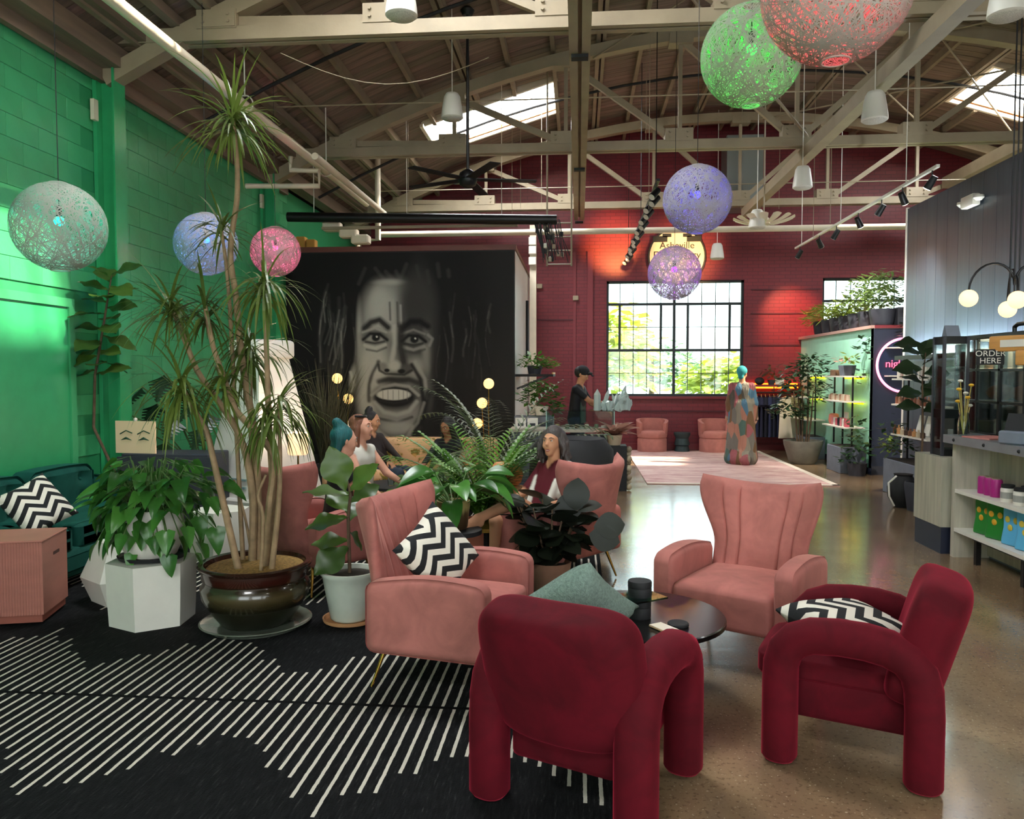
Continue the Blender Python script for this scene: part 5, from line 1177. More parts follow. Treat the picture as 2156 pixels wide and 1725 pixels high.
# plinth with red leaved plant
t = thing('plinth', 'black plinth with a shell-clad side at the counter end', 'plinth', (.52, 10.9, 0)); MB().b2((-.16, -.16, 0), (.14, .16, .62)).build('body', m_blackm, t)
for i in range(9): MB().ball((.17, -.1 + (i % 2) * .12, .05 + i * .065), .045, 8, 6).build('shell', mat('shell_%d' % i, ['#b7a78a', '#c9bca0', '#8e7f68'][i % 3], .6), t, True)
t = thing('potted_cordyline', 'red and cream leaved cordyline on the black plinth', 'plant', (.5, 10.9, .621)); pot(t, [(.08, 0), (.11, .14), (.1, .14), (.09, .12)], mat('beige_pot', '#c9b49a', .6), .12, .09)
for i in range(26): a = i * 2.4; leaf(t, 'red', (0, 0, .12), V(math.cos(a), math.sin(a), random.uniform(.3, 1.6)), random.uniform(.26, .42), random.uniform(-.3, .3))
# wall shelf with trailing plants, bushy plant and crate by the white side wall
t = thing('wall_shelf', 'dark shelf with brackets on the white side wall', 'shelf', (MX1, 12.75, 1.56)); MB().b2((0, 0, 0), (.62, 1.2, .04)).build('board', m_blackm, t); MB().b2((.6, 0, .04), (.62, 1.2, .07)).build('lip', m_lightwood, t)
for y in (.1, 1.1): MB().bar((.02, y, -.2), (.5, y, 0), .02, .03).build('bracket', m_black, t)
bush('trailing_plant', 'variegated plants spilling over the wall shelf', (MX1 + .3, 13.1, 1.601), [(.1, 0), (.13, .14), (.12, .14), (.11, .12)], m_dkgrey, [((0, 0, .2), (.3, .3, .16), 120), ((.2, -.1, .15), (.2, .2, .16), 60)], ml_palm, .12, .5)
bush('trailing_plant', 'pale trailing vine hanging below the wall shelf', (MX1 + .25, 12.72, 1.3), None, None, [((0, 0, 0), (.1, .06, .25), 40), ((.05, 0, -.25), (.08, .05, .2), 30)], ml_dk, .07, .6)
bush('potted_pothos', 'bushy bright pothos beside the cashier', (MX1 + .45, 12.2, .96), [(.09, 0), (.12, .14), (.11, .14), (.1, .12)], m_white, [((0, 0, .3), (.33, .25, .26), 210), ((.12, 0, .1), (.25, .2, .2), 90)], ml_palm, .12, .6)
t = thing('side_cabinet', 'grey slatted cabinet under the bushy pothos', 'cabinet', (MX1 + .35, 12.2, 0)); MB().b2((-.3, -.2, 0), (.3, .2, .95)).build('body', m_grey, t)
for k in range(6): MB().b2((-.28, -.215, .3 + k * .1), (.28, -.2, .36 + k * .1)).build('slat', m_stone, t)
# ------------------------------------------------------------------ clothes rail under an orange glow at the red wall
t = thing('clothes_rail', 'wall shelf with clothes rail lit by an orange strip', 'clothes rack', (0, 0, 0)); MB().b2((3.5, 16.55, 1.34), (4.6, 16.88, 1.38)).build('shelf', m_redtrim, t); MB().tube([(3.5, 16.7, 1.22), (4.6, 16.7, 1.22)], .014, 8).build('rail', m_black, t)
MB().b2((3.52, 16.83, 1.385), (4.58, 16.86, 1.41)).build('light_strip', emis('orange_strip', '#ff5a10', 7), t); MB().b2((3.52, 16.83, 1.3), (4.58, 16.86, 1.335)).build('light_strip', emis('orange_strip2', '#ff6a18', 4), t)
for x in (3.55, 4.05, 4.55): MB().tube([(x, 16.7, 1.22), (x, 16.7, 1.34)], .01, 6).build('bracket', m_black, t)
def garment(x, y, z, h, m, label, rz=R(80), w_=.42):
    t = thing('hanging_garment', label, 'garment', (x, y, z), rz, 'hanging garments')
    def fn(s, v): a = 2 * PI * s; ww = w_ / 2 * (.45 + .55 * min(1, v * 5)) * (1 + .15 * v); return (ww * math.cos(a), (.03 + .02 * v + .008 * math.sin(5 * a)) * math.sin(a), -.05 - h * v)
    MB().grid(fn, 20, 10, True).build('cloth', m, t, 2)
    for s in (-1, 1): MB().tube([(s * w_ * .32, 0, -.1), (s * w_ * .58, 0, -.26)], [.05, .055], 8).build('sleeve', m, t, True)
    MB().tube([(-w_ * .35, 0, -.07), (0, 0, -.02), (w_ * .35, 0, -.07)], .007, 5).build('hanger', m_lightwood, t); MB().tube([(0, 0, -.02), (0, 0, .03), (.0, .02, .045)], .004, 4).build('hook', m_black, t)
gm = [mat('cloth_%d' % i, c, .9) for i, c in enumerate(('#15182c', '#1c2340', '#20203a', '#0f1122', '#262b4a'))]
for i in range(7): garment(3.62 + i * .085, 16.7, 1.2, .85, gm[i % 5], 'navy shirt hanging on the orange lit rail, ' + ['first', 'second', 'third', 'fourth', 'fifth', 'sixth', 'seventh'][i] + ' from the left')
garment(4.28, 16.35, 1.2, .85, mat('cream_cloth', '#cfc3ae', .9), 'long cream robe hanging at the end of the rail', R(25), .46); garment(4.42, 16.5, 1.2, .8, gm[3], 'black shirt behind the cream robe', R(40))
solo(MB().ball((0, 0, .0), .1, 16, 10, .8), 'cap', m_blackm, 'black cap on the orange lit shelf', 'hat', smooth=True, loc=(3.75, 16.68, 1.455))
solo(MB().rbox((0, 0, .07), (.18, .04, .14), .004, 1), 'shelf_card', m_white, 'small white card on the orange lit shelf', 'card', loc=(4.15, 16.66, 1.381))
bush('potted_plant', 'small olive plant on the orange lit shelf', (3.98, 16.64, 1.381), [(.06, 0), (.08, .1), (.07, .1), (.065, .09)], m_dkgrey, [((0, -.04, .25), (.2, .06, .16), 50)], ml_dry, .14, .4)
# ------------------------------------------------------------------ mint wall: rack, planters along the top, plants
def planter_box(label, loc, d, m=m_grey, rz=0): 
    t = thing('planter_box', label, 'planter', loc, rz); MB().rbox((0, 0, d[2] / 2), d, .006, 1).build('box', m, t); MB().box((0, 0, d[2] - .004), (d[0] * .88, d[1] * .88, .02)).build('soil', m_dirt, t); return t
def rack(label, x, y0, y1, zs, base_h, wd, lit=()):
    t = thing('display_rack', label, 'shelf', (0, 0, 0), 0, 'display racks')
    for yy in (y0, (y0 + y1) / 2, y1): MB().b2((x - .012, yy - .012, base_h), (x + .012, yy + .012, zs[-1] + .06)).build('upright', m_black, t)
    for i, z in enumerate(zs):
        MB().b2((x - wd / 2, y0 - .1, z), (x + wd / 2, y1 + .1, z + .022)).build('shelf', m_white, t)
        if i in lit: MB().b2((x + wd / 2 - .02, y0, z - .03), (x + wd / 2 + .005, y1, z - .008)).build('light_strip', emis('yellow_strip', '#ffe000', 2.2), t)
    return t
ZS = [.72, 1.14, 1.55]
rack('black upright rack with white shelves on the mint wall', 4.42, 13.1, 14.0, ZS, .42, .34, (1, 2)); planter_box('grey planter box at the foot of the mint wall rack', (4.4, 13.3, 0), (.4, .7, .42))
rack('second rack with yellow strips behind the ficus', 4.45, 15.2, 16.2, ZS, .42, .32, (1, 2)); planter_box('grey planter box under the second rack', (4.42, 15.4, 0), (.36, .7, .42))
ml_olive = m_leaf_('olive_fern_leaf', '#3d5530', '#77904e', .5)
random.seed(5)
def row(kind, label, n, p0, p1, cols, h, r_):
    for i in range(n):
        p = Vector(p0).lerp(Vector(p1), i / max(1, n - 1)); hh = h * random.uniform(.85, 1.1)
        if kind == 'bottle': mb = MB().lathe([(r_, 0), (r_, hh * .62), (r_ * .4, hh * .74), (r_ * .4, hh)], 10)
        elif kind == 'jar': mb = MB().lathe([(r_ * .9, 0), (r_, hh * .1), (r_, hh * .8), (r_ * .8, hh * .86), (r_ * .85, hh)], 10)
        else: mb = MB().rbox((0, 0, hh / 2), (r_ * 1.6, r_ * 1.6, hh), .003, 1)
        c = cols[i % len(cols)]; solo(mb, kind if kind != 'carton' else 'small_carton', PM(c), label, kind if kind != 'carton' else 'box', label[:40], 40 if kind != 'carton' else False, tuple(p))
_pm = {}
def PM(c):
    if c not in _pm: _pm[c] = mat('product_' + c[1:], c, .45)
    return _pm[c]
row('jar', 'cream jar in the row on the middle shelf of the mint wall rack', 12, (4.35, 13.1, 1.163), (4.35, 14.0, 1.163), ['#cdb6a0', '#b98f78', '#d8cbb8'], .1, .034)
row('carton', 'small pink or white box on the lowest shelf of the mint wall rack', 7, (4.34, 13.1, .743), (4.34, 13.75, .743), ['#c8586a', '#e4ded2', '#d7808a', '#20252e'], .14, .045)
solo(MB().box((0, 0, .11), (.02, .17, .22)), 'framed_card', m_white, 'white framed card standing on the lowest rack shelf', 'card', loc=(4.48, 13.55, .743)); solo(MB().lathe([(.07, 0), (.09, .06), (.08, .16), (.05, .18)], 16), 'pink_vase', mat('coral_vase', '#e08a78', .4), 'coral round vase on the lowest rack shelf', 'vase', smooth=True, loc=(4.4, 13.95, .743))
for i, (y, l) in enumerate(((13.2, 'dark pot with a yellow green plant on the top rack shelf'), (13.45, 'pale pot with a small plant on the top rack shelf'))):
    bush('potted_plant', l, (4.4, y, 1.573), [(.07, 0), (.1, .17), (.09, .17), (.085, .15)], m_dkgrey if i == 0 else m_grey, [((0, 0, .26), (.12, .1, .12), 26)], ml_fern if i == 0 else ml_red, .13, .45)
solo(MB().rbox((0, 0, .05), (.2, .3, .1), .01, 1), 'wood_crate', m_brown, 'small brown crate on the top rack shelf', 'crate', loc=(4.42, 13.8, 1.573))
bush('potted_plant', 'leafy plant in a black pot at the mint wall corner', (4.38, 12.72, 0), [(.12, 0), (.15, .2), (.14, .2), (.13, .18)], m_dkgrey, [((0, 0, .45), (.22, .2, .25), 70), ((0, 0, .75), (.16, .14, .25), 40), ((-.12, 0, .25), (.16, .14, .12), 25)], ml_dk, .13, .5)
for k in range(7):
    y = 12.98 + k * .5; t = thing('top_planter', 'charcoal planter on the mint partition, ' + ['first', 'second', 'third', 'fourth', 'fifth', 'sixth', 'seventh', 'eighth'][k] + ' from the front', 'planter', (PXX + .17, y, 2.372), 0, 'planters along the partition'); pot(t, [(.15, 0), (.17, .03), (.2, .26), (.18, .26), (.17, .23)], m_dkgrey, .23, .16, n=16)
    tall = k in (0, 1, 2); bush('potted_fern', ('bushy dark fern' if tall else 'yellow green fern') + ' in the partition planter, ' + ['first', 'second', 'third', 'fourth', 'fifth', 'sixth', 'seventh', 'eighth'][k] + ' from the front', (PXX + .17, y, 2.372 + .25), None, None,
         [((0, 0, .2), (.34, .3, .3), 230), ((.1, 0, .45), (.3, .24, .22), 90)] if tall else [((0, 0, .1), (.36, .32, .24), 240)], ml_olive if tall else ml_fern, .13 if tall else .18, .4 if tall else .22)
t = planter_box('long charcoal planter on the navy wall ledge', (PXX + 1.1, PYY + .12, 2.372), (1.5, .3, .28), m_dkgrey)
bush('ledge_plant', 'dark leafy plants spilling from the long ledge planter', (PXX + 1.0, PYY - .08, 2.645), None, None, [((0, 0, .12), (.75, .2, .25), 260), ((-.5, -.15, -.3), (.2, .1, .5), 110), ((.2, -.2, -.25), (.35, .08, .35), 130)], ml_dk, .12, .45)
bush('hanging_vine', 'ivy vine hanging down the mint wall', (PXX - .1, 13.0, 2.0), None, None, [((0, 0, 0), (.06, .25, .3), 26), ((0, .1, -.45), (.05, .15, .3), 16)], ml_dk, .13, .6)
# neon ring sign on the navy wall
nx = atY(1905, 770, PYY - .06).x; nz = 1.74; t = thing('neon_sign', 'round pink neon sign on the navy wall', 'sign', (nx, PYY - .06, nz)); m_neon = emis('pink_neon', '#ff8fb0', 1.6)
MB().tube([(.42 * math.cos(2 * PI * i / 48), 0, .42 * math.sin(2 * PI * i / 48)) for i in range(48)], .02, 8, closed=True).build('ring', m_neon, t, True); MB().tube([(0, .02, 0), (0, .04, 0)], .41, 40).build('disc', mat('navy_disc', '#0f1f40', .4), t)
text('nights', .17, emis('red_neon', '#ff5a78', 1.6), 'lettering', t, (-.1, -.01, .02))
for z in (.26, -.18): MB().b2((-.3, -.16, z), (.4, .02, z + .02)).build('shelf', m_white, t)
# second rack in front of the plank wall
rack('black rack with white shelves in front of the plank wall', 4.4, 10.0, 10.9, [.78, 1.18, 1.52], .3, .36); planter_box('grey planter box at the foot of the plank wall rack', (4.36, 10.55, 0), (.42, 1.0, .46))
row('bottle', 'small amber bottle in the row on the middle shelf by the plank wall', 11, (4.28, 10.95, 1.203), (4.28, 10.0, 1.203), ['#9a5f48', '#b3846a', '#6d4638'], .13, .026)
row('carton', 'striped book-like carton on the top shelf by the plank wall', 9, (4.3, 10.95, 1.543), (4.3, 10.1, 1.543), ['#ded8cc', '#a98f86', '#e9e4d8', '#b9a6a0'], .14, .03)
row('bottle', 'small dropper bottle on the lowest shelf by the plank wall', 8, (4.26, 10.95, .803), (4.26, 10.1, .803), ['#7d4f3a', '#c98f5c', '#c9b79a', '#4a2f26'], .11, .03)
for i in range(2): solo(MB().box((0, 0, .13), (.014, .16, .26), rot=Matrix.Rotation(R(14), 3, 'Y')), 'leaning_card', m_white, 'white leaning card on the lowest shelf by the plank wall, ' + ('farther' if i == 0 else 'nearer'), 'card', 'leaning cards', loc=(4.44, 10.6 - i * .24, .806))
bush('potted_plant', 'dark leafy plant in the planter box by the plank wall', (4.3, 10.85, .47), None, None, [((0, 0, .15), (.22, .3, .16), 90), ((-.1, .1, .4), (.12, .1, .2), 30)], ml_dk, .11, .5)
bush('potted_plant', 'yellow green vine hanging off the low shelf by the plank wall', (4.2, 11.0, .66), None, None, [((0, 0, 0), (.1, .08, .16), 40)], ml_fern, .09, .6)
t = thing('jug', 'dark round jug with a white handle on the floor by the planter', 'jug', (3.9, 9.75, 0)); MB().lathe([(.1, 0), (.17, .12), (.18, .24), (.1, .38), (.11, .4)], 24).build('body', m_blackm, t, True); MB().tube([(-.1, -.05, .38), (-.2, -.08, .3), (-.19, -.08, .14), (-.12, -.05, .02)], .012, 6).build('handle', m_white, t, True)
FG = V(atY(1942, 800, 9.5).x, 9.5, 0); t = thing('potted_fig', 'slim fiddle leaf fig standing against the plank wall', 'plant', tuple(FG)); pot(t, [(.13, 0), (.17, .3), (.16, .34), (.15, .34), (.14, .3)], m_dkgrey, .3, .14)
P = [V(0, 0, .3), V(.02, 0, .9), V(.0, 0, 1.5), V(.03, 0, 1.85)]; MB().tube(P, [.014, .012, .01, .006], 7).build('trunk', m_trunk, t, True)
for i in range(15): k = i / 14; z = 1.15 + .78 * k; a = i * 2.4; leaf(t, 'figd', (.0, 0, z), V(math.cos(a), math.sin(a) * .5 - .3, random.uniform(.1, .9)), random.uniform(.26, .36), random.uniform(-.3, .3), 1, (0, -.6, .8))
m_glassc = glass('case_glass', '#eef8f4', .04)
# ------------------------------------------------------------------ shop counter at right
SX = 3.27; t = thing('shop_counter', 'whitewashed plank counter with open shelves and a grey top', 'counter', (0, 0, 0))
m_ww = mat('whitewashed_plank', '#b9b3a2', .6, var=.18, vs=3, stretch=(8, 8, .6), rnd=.08); m_ctop = mat('zinc_top', '#8f9298', .3, metal=.3, var=.1)
CB, CF = 7.15, 4.2
MB().b2((SX + .3, CF, 0), (SX + .75, CB, 1.0)).build('carcass', m_grey, t)
y = CB
while y > CF + .1: MB().b2((SX + .285, y - .198, .02), (SX + .3, y, 1.0)).build('plank', m_ww, t); y -= .2
for z in (.26, .6): MB().b2((SX, CF, z - .03), (SX + .3, CB - .06, z)).build('shelf', m_white, t)
MB().b2((SX, CB - .06, 0), (SX + .3, CB, 1.0)).build('end_post', m_ww, t); MB().b2((SX - .06, CF, 1.0), (SX + .8, CB + .05, 1.07)).b2((SX + .28, CB + .05, 1.0), (SX + .8, CB + .72, 1.07)).build('countertop', m_ctop, t); MB().b2((SX + .32, CB, 0), (SX + .75, CB + .7, 1.0)).build('carcass', m_grey, t)
for k in range(6): MB().ball((SX - .062, CB - .15 - k * .5, 1.035), .014, 8, 6).build('rivet', m_black, t, True)
for k in range(4): MB().b2((SX + .05, CB - .35 - k * .7, .0), (SX + .09, CB - .31 - k * .7, .23)).build('bracket', m_black, t)
MB().b2((SX + .04, CF, .205), (SX + .07, CB - .3, .23)).build('support_rail', m_black, t)
t = thing('end_cabinet', 'pale wood cabinet with a navy base at the end of the counter', 'cabinet', (0, 0, 0)); MB().b2((SX - .06, CB + .06, .24), (SX + .3, CB + .62, .86)).build('body', m_ww, t); MB().b2((SX - .05, CB + .07, 0), (SX + .3, CB + .61, .24)).build('base', m_navy, t)
for z in (.1, .17): MB().b2((SX + z, CB + .05, .36), (SX + z + .015, CB + .06, .72)).build('slot', m_brown, t)
MB().b2((SX + .06, CB + .05, .24), (SX + .14, CB + .06, .32)).build('wood_block', m_lightwood, t)
def glass_tower(label, x0, x1, y0, y1, z0, z1):
    t = thing('glass_case', label, 'display case', (0, 0, 0)); MB().b2((x0, y0, z0), (x1, y1, z0 + .06)).build('base', m_blackm, t); MB().b2((x0, y0, z1 - .07), (x1, y1, z1)).build('top', m_blackm, t); MB().b2((x0, y0, (z0 + z1) / 2 - .2), (x1, y1, (z0 + z1) / 2 - .12)).build('divider', m_blackm, t)
    for x in (x0, x1):
        for y in (y0, y1): MB().b2((x - .012, y - .012, z0), (x + .012, y + .012, z1)).build('post', m_dkgrey, t)
    for p, d in ((((x0 + x1) / 2, y0, (z0 + z1) / 2), (x1 - x0 - .03, .006, z1 - z0 - .13)), ((x0, (y0 + y1) / 2, (z0 + z1) / 2), (.006, y1 - y0 - .03, z1 - z0 - .13)), ((x1, (y0 + y1) / 2, (z0 + z1) / 2), (.006, y1 - y0 - .03, z1 - z0 - .13))): MB().box(p, d).build('glass_pane', m_glassc, t)
    for k in range(2): MB().b2((x0 + .02, y0 + .02, z0 + .6 + .2 * k), (x1 - .02, y1 - .02, z0 + .608 + .2 * k)).build('glass_shelf', m_glassc, t)
glass_tower('tall glass display tower on the end cabinet', SX + .0, SX + .2, CB + .2, CB + .4, .862, 1.94); light('added_tower_light', 'POINT', (SX + .1, CB + .3, 1.8), 2.5, (.9, 1, .95), shadow_soft_size=.03)  # point light added to brighten the inside of the tower
solo(MB().prism([(-.06, -.05), (.06, -.05), (.06, .05), (-.06, .05)], 0, .1, [(-.06, -.005), (.06, -.005), (.06, .005), (-.06, .005)]), 'tent_card', m_grey, 'grey folded tent card on top of the glass tower', 'card', loc=(SX + .1, CB + .3, 1.942))
# gridded glass pastry case on the counter
t = thing('pastry_case', 'black gridded glass case on the shop counter', 'display case', (0, 0, 0)); gx0, gx1, gy0, gy1, gz0, gz1 = SX + .31, SX + .74, 5.5, CB + .62, 1.072, 1.92
for x in (gx0, gx1):
    n = 6
    for i in range(n + 1): y = gy0 + (gy1 - gy0) * i / n; w_ = .018 if i % 2 == 0 else .009; MB().b2((x - .012, y - w_, gz0), (x + .012, y + w_, gz1)).build('frame_bar', m_black, t)
    for k in range(4): z = gz0 + (gz1 - gz0) * k / 3; MB().b2((x - .012, gy0, z - .01), (x + .012, gy1, z + .01)).build('frame_bar', m_black, t)
    for i in range(n):
        for k in range(3): MB().box((x, gy0 + (gy1 - gy0) * (i + .5) / n, gz0 + (gz1 - gz0) * (k + .5) / 3), (.005, (gy1 - gy0) / n - .03, (gz1 - gz0) / 3 - .03)).build('glass_pane', m_glassc, t)
for i in range(4): x = gx0 + (gx1 - gx0) * i / 3; MB().b2((x - .01, gy1 - .012, gz0), (x + .01, gy1 + .012, gz1)).b2((x - .01, gy0 - .012, gz0), (x + .01, gy0 + .012, gz1)).build('frame_bar', m_black, t)
MB().b2((gx0 - .02, gy0 - .02, gz1), (gx1 + .02, gy1 + .02, gz1 + .03)).build('roof', m_black, t)
MB().b2((gx1 + .014, gy0, gz0), (gx1 + .02, gy1, gz1)).build('added_back_panel', m_white, t)  # white panel added so the case interior looks lighter
for z in (gz0 + .28, gz0 + .56): MB().b2((gx0 + .03, gy0 + .03, z), (gx1 - .03, gy1 - .03, z + .012)).build('case_shelf', m_white, t)
lo = light('added_case_strip', 'AREA', ((gx0 + gx1) / 2, 6.6, gz1 - .02), 26, (1, .9, .75), shape='RECTANGLE', size=.1, size_y=2.0, rot=(0, 0, 0)); lo.parent = t; MB().b2((gx0 + .16, gy0 + .05, gz1 - .015), (gx0 + .28, gy1 - .05, gz1)).build('added_light_bar', emis('added_case_lamp', '#fff0d8', 2), t)  # area light and glowing bar added to brighten the case interior
for i in range(5): solo(MB().ball((0, 0, .07), .12, 16, 10, .6), 'bread_loaf', mat('bread_%d' % i, '#c26a35', .6, var=.3, vs=14), 'orange brown loaf on the shelf of the gridded case', 'bread', 'loaves', True, (SX + .52, 5.8 + i * .4, gz0 + .294))
for i in range(6): solo(MB().rbox((0, 0, .05), (.22, .22, .1), .01, 1), 'pastry_box', PM(['#e6ded0', '#a35a4c', '#e9e2d2', '#7d4a3a', '#efe9de', '#c9b8a0'][i]), ['white', 'red brown', 'cream', 'brown', 'pale', 'tan'][i] + ' box at the bottom of the gridded case', 'box', 'pastry boxes', False, (SX + .52, 5.75 + i * .36, gz0 + .001))
row('carton', 'pale packet in the row on the upper shelf of the gridded case', 14, (SX + .47, 5.6, gz0 + .574), (SX + .47, 7.65, gz0 + .574), ['#d9d2c2', '#b9c0b4', '#cfa58a', '#9aa69a', '#e2dccb'], .2, .05)
# order sign, wooden menu boards, pipe, register, flowers
p = atY(2105, 752, 6.84); t = thing('order_sign', 'small black order here sign hung on the gridded case', 'sign', (gx0 - .17, 6.84, p.z), R(-28)); MB().box((0, 0, 0), (.2, .015, .13)).build('board', m_blackm, t); text('ORDER', .066, m_white, 'lettering', t, (0, -.012, .028)); text('HERE', .066, m_white, 'lettering', t, (0, -.012, -.032))
for i, (u, v, Y, h) in enumerate(((2165, 722, 6.6, .13), (2172, 752, 6.2, .12))):
    p = atY(u, v, Y); t = thing('menu_board', ['upper orange wooden menu board over the counter', 'lower orange wooden menu board over the counter'][i], 'sign', (gx0 - .03, Y, p.z), R(-66), 'menu boards'); MB().rbox((0, 0, 0), (.62, .03, h), .014, 2).build('board', m_lightwood, t, 40); MB().box((0, -.018, 0), (.4, .004, h * .45)).build('label_strip', m_white, t)
solo(MB().tube([(gx0 + .1, 7.0, 1.95), (gx0 + .1, 7.0, 2.0), (gx0 + .1, 6.95, 2.02), (gx0 + .1, 4.8, 2.02)], .018, 8), 'black_pipe', m_black, 'black pipe frame above the menu boards', 'pipe', smooth=True)
t = thing('cash_register', 'grey register terminal on the counter at the right edge', 'register', (SX + .08, 6.2, 1.072), R(-60)); MB().rbox((0, 0, .05), (.24, .26, .1), .012, 1).build('body', m_grey, t); MB().box((0, -.02, .16), (.24, .02, .14), rot=Matrix.Rotation(R(-20), 3, 'X')).build('screen', m_blackm, t)
solo(MB().box((0, 0, .006), (.3, .3, .012)), 'paper_stack', mat('pink_paper', '#c98078', .7), 'pink papers lying on the counter end', 'paper', loc=(SX + .12, 6.75, 1.071), rz=R(15))
t = thing('flower_vase', 'glass vase with tall yellow flowers on the counter end', 'vase', (SX + .04, 7.05, 1.071)); MB().lathe([(.045, 0), (.05, .1), (.035, .18), (.045, .2)], 16, cap1=False).build('vase', m_glassc, t, True); m_yel = mat('yellow_petal', '#e6b02a', .6)
for i in range(7):
    a = i * 2.4; q = V(.05 * math.cos(a), .05 * math.sin(a), .26 + .035 * i); s = MB().tube([(0, 0, .01), q], .004, 5).build('flower_stem', mat('pale_stem', '#b9a860', .6), t); MB().ball(q, .022, 10, 6, .6).build('flower_head', m_yel if i % 3 else m_white, s, True)
# goods on the counter shelves
for i in range(3): s = thing('drink_can', 'magenta drink can on the upper counter shelf, ' + ['far', 'middle', 'near'][i] + ' one', 'can', (SX + .12, 6.85 - i * .1, .601), 0, 'magenta cans'); MB().lathe([(.042, 0), (.045, .008), (.045, .13), (.038, .145)], 20).build('body', PM('#a81f7a'), s, 40); MB().lathe([(.036, .145), (.036, .149)], 20).build('lid', m_steel, s)
for i in range(8):
    s = thing('supplement_jar', 'white labelled jar with a black lid on the upper shelf' if i < 5 else 'orange labelled jar with a black lid on the upper shelf', 'jar', (SX + .08 + .1 * (i % 2), 6.4 - i * .09, .601), 0, 'shelf jars' if i < 5 else 'orange jars'); MB().lathe([(.05, 0), (.052, .01), (.052, .1), (.045, .11)], 20).build('body', PM('#ddd8cc') if i < 5 else PM('#d8743a'), s, 40); MB().lathe([(.048, .111), (.048, .135), (.04, .138)], 20).build('lid', m_blackm, s, 40); MB().lathe([(.0525, .03), (.0525, .08)], 20, cap0=False, cap1=False).build('label_band', PM('#9a9a94') if i < 5 else PM('#f0e6d0'), s)
def bagfn(p):
    k = (p.z + .15) / .3; p.y *= 1 - .85 * max(0, k - .15) ** 1.2; p.x *= 1 + .06 * math.sin(k * 9); p.x += .01 * math.sin(k * 5); return p
for i, (c, c2, l, dy) in enumerate((('#1f7a2c', '#d9a02a', 'green snack bag, farther of two', 6.82), ('#1f7a2c', '#d9a02a', 'green snack bag, nearer of two', 6.62), ('#5aaed8', '#d8c04a', 'blue snack bag, farther of two', 6.38), ('#5aaed8', '#d8c04a', 'blue snack bag, nearer of two', 6.18), ('#d9a81c', '#b87a14', 'yellow snack bag, farther of two', 5.94), ('#d9a81c', '#b87a14', 'yellow snack bag, nearer of two', 5.72), ('#d9a81c', '#b87a14', 'yellow snack bag nearest the frame edge', 5.5))):
    s = thing('snack_bag', l + ' on the lower counter shelf', 'bag', (SX + .13, dy, .262), R(-78 + 6 * (i % 2)), 'snack bags'); MB().rbox((0, 0, .15), (.18, .1, .3), .012, 2, fn=bagfn, sub=6).build('pouch', PM(c), s, 50)
    for k, (x, z) in enumerate(((-.04, .2), (.045, .2), (.0, .14))): MB().ball((x, -.05 + (z - .1) * .16, z), .026, 10, 6, 1, 1, .25).build('printed_fruit', PM(c2), s, True)
# ------------------------------------------------------------------ arched globe chandelier over the counter
ch = atY(2136, 600, 7.6); t = thing('chandelier', 'black arched chandelier with warm glass globes over the counter', 'lamp', (ch.x, ch.y, ch.z)); m_gl2 = emis('cream_globe', '#ffdca8', .95)
for i, dx in enumerate((-.04, 0, .04)): MB().tube([(dx, 0, -.08), (dx, 0, RZ(ch.x) - ch.z - .1)], .007, 6).build('rod', m_black, t)
for i, (dx, dz, dy) in enumerate(((-.4, -.12, 0), (-.05, -.15, -.15), (.38, -.12, -.05), (.1, -.2, .3))):
    L = math.hypot(dx, dy); pts = [(dx * (1 - math.cos(a)) / 2, dy * (1 - math.cos(a)) / 2, .22 * math.sin(a) * min(1, L * 3) + (dz + .07) * (1 - math.cos(a)) / 2) for a in [PI * k / 12 for k in range(13)]]
    MB().tube(pts, .011, 6).build('arched_arm', m_black, t, True); MB().ball((dx, dy, dz), .08, 20, 12).build('globe_shade', m_gl2, t, True); lo = light('chandelier_light', 'POINT', (dx, dy, dz), 5, (1, .75, .45), shadow_soft_size=.09); lo.parent = t
# wall-wash strip added behind the cases to brighten the lower plank wall
t = thing('added_wash_light', 'added slim light strip washing up the plank wall from behind the cases', 'light', (0, 0, 0)); MB().b2((DW - .2, 7.9, 1.8), (DW - .12, 11.7, 1.86)).build('housing', m_black, t)
lo = light('added_wash_strip', 'AREA', (DW - .16, 9.8, 1.9), 62, (.86, .97, 1), shape='RECTANGLE', size=.06, size_y=3.7, rot=(0, R(218), 0)); lo.parent = t
# ------------------------------------------------------------------ trees outside the far windows
random.seed(31)
struct(MB().b2((-40, 17.3, -.6), (50, 70, -.4)), 'ground_outside', mat('lawn', '#7a8a4a', .9, var=.3, vs=.5))
mlt = m_leaf_('tree_leaf', '#7f9a30', '#c9cf5a', .6); mlt2 = m_leaf_('tree_leaf_blue', '#5f8560', '#a9c79a', .6)
for i, (x, y, h, r_, n, m) in enumerate(((.6, 25, 3.4, 1.9, 900, mlt), (3.4, 37, 2.8, 3.0, 900, mlt2), (5.4, 27, 2.2, 2.2, 900, mlt), (-2.0, 30, 4.0, 2.6, 900, mlt), (9.0, 33, 2.6, 3.0, 900, mlt2), (8.2, 24, 1.6, 1.5, 700, mlt))):
    t = thing('tree', ['yellow green tree outside the big window, left side', 'blue green tree outside the big window, centre', 'yellow green tree outside the big window, right side', 'tall tree outside behind the red wall', 'blue green tree outside the right window', 'low green tree outside between the windows'][i], 'tree', (x, y, -.4), 0, 'trees outside'); MB().tube([(0, 0, 0), (0, 0, h)], [.16, .09], 8).build('trunk', m_trunk, t, True); mb = MB(); foliage(mb, (0, 0, h * .75), (r_, r_, h * .55), n, .5, .7, -.2, i); mb.build('crown', m, t)
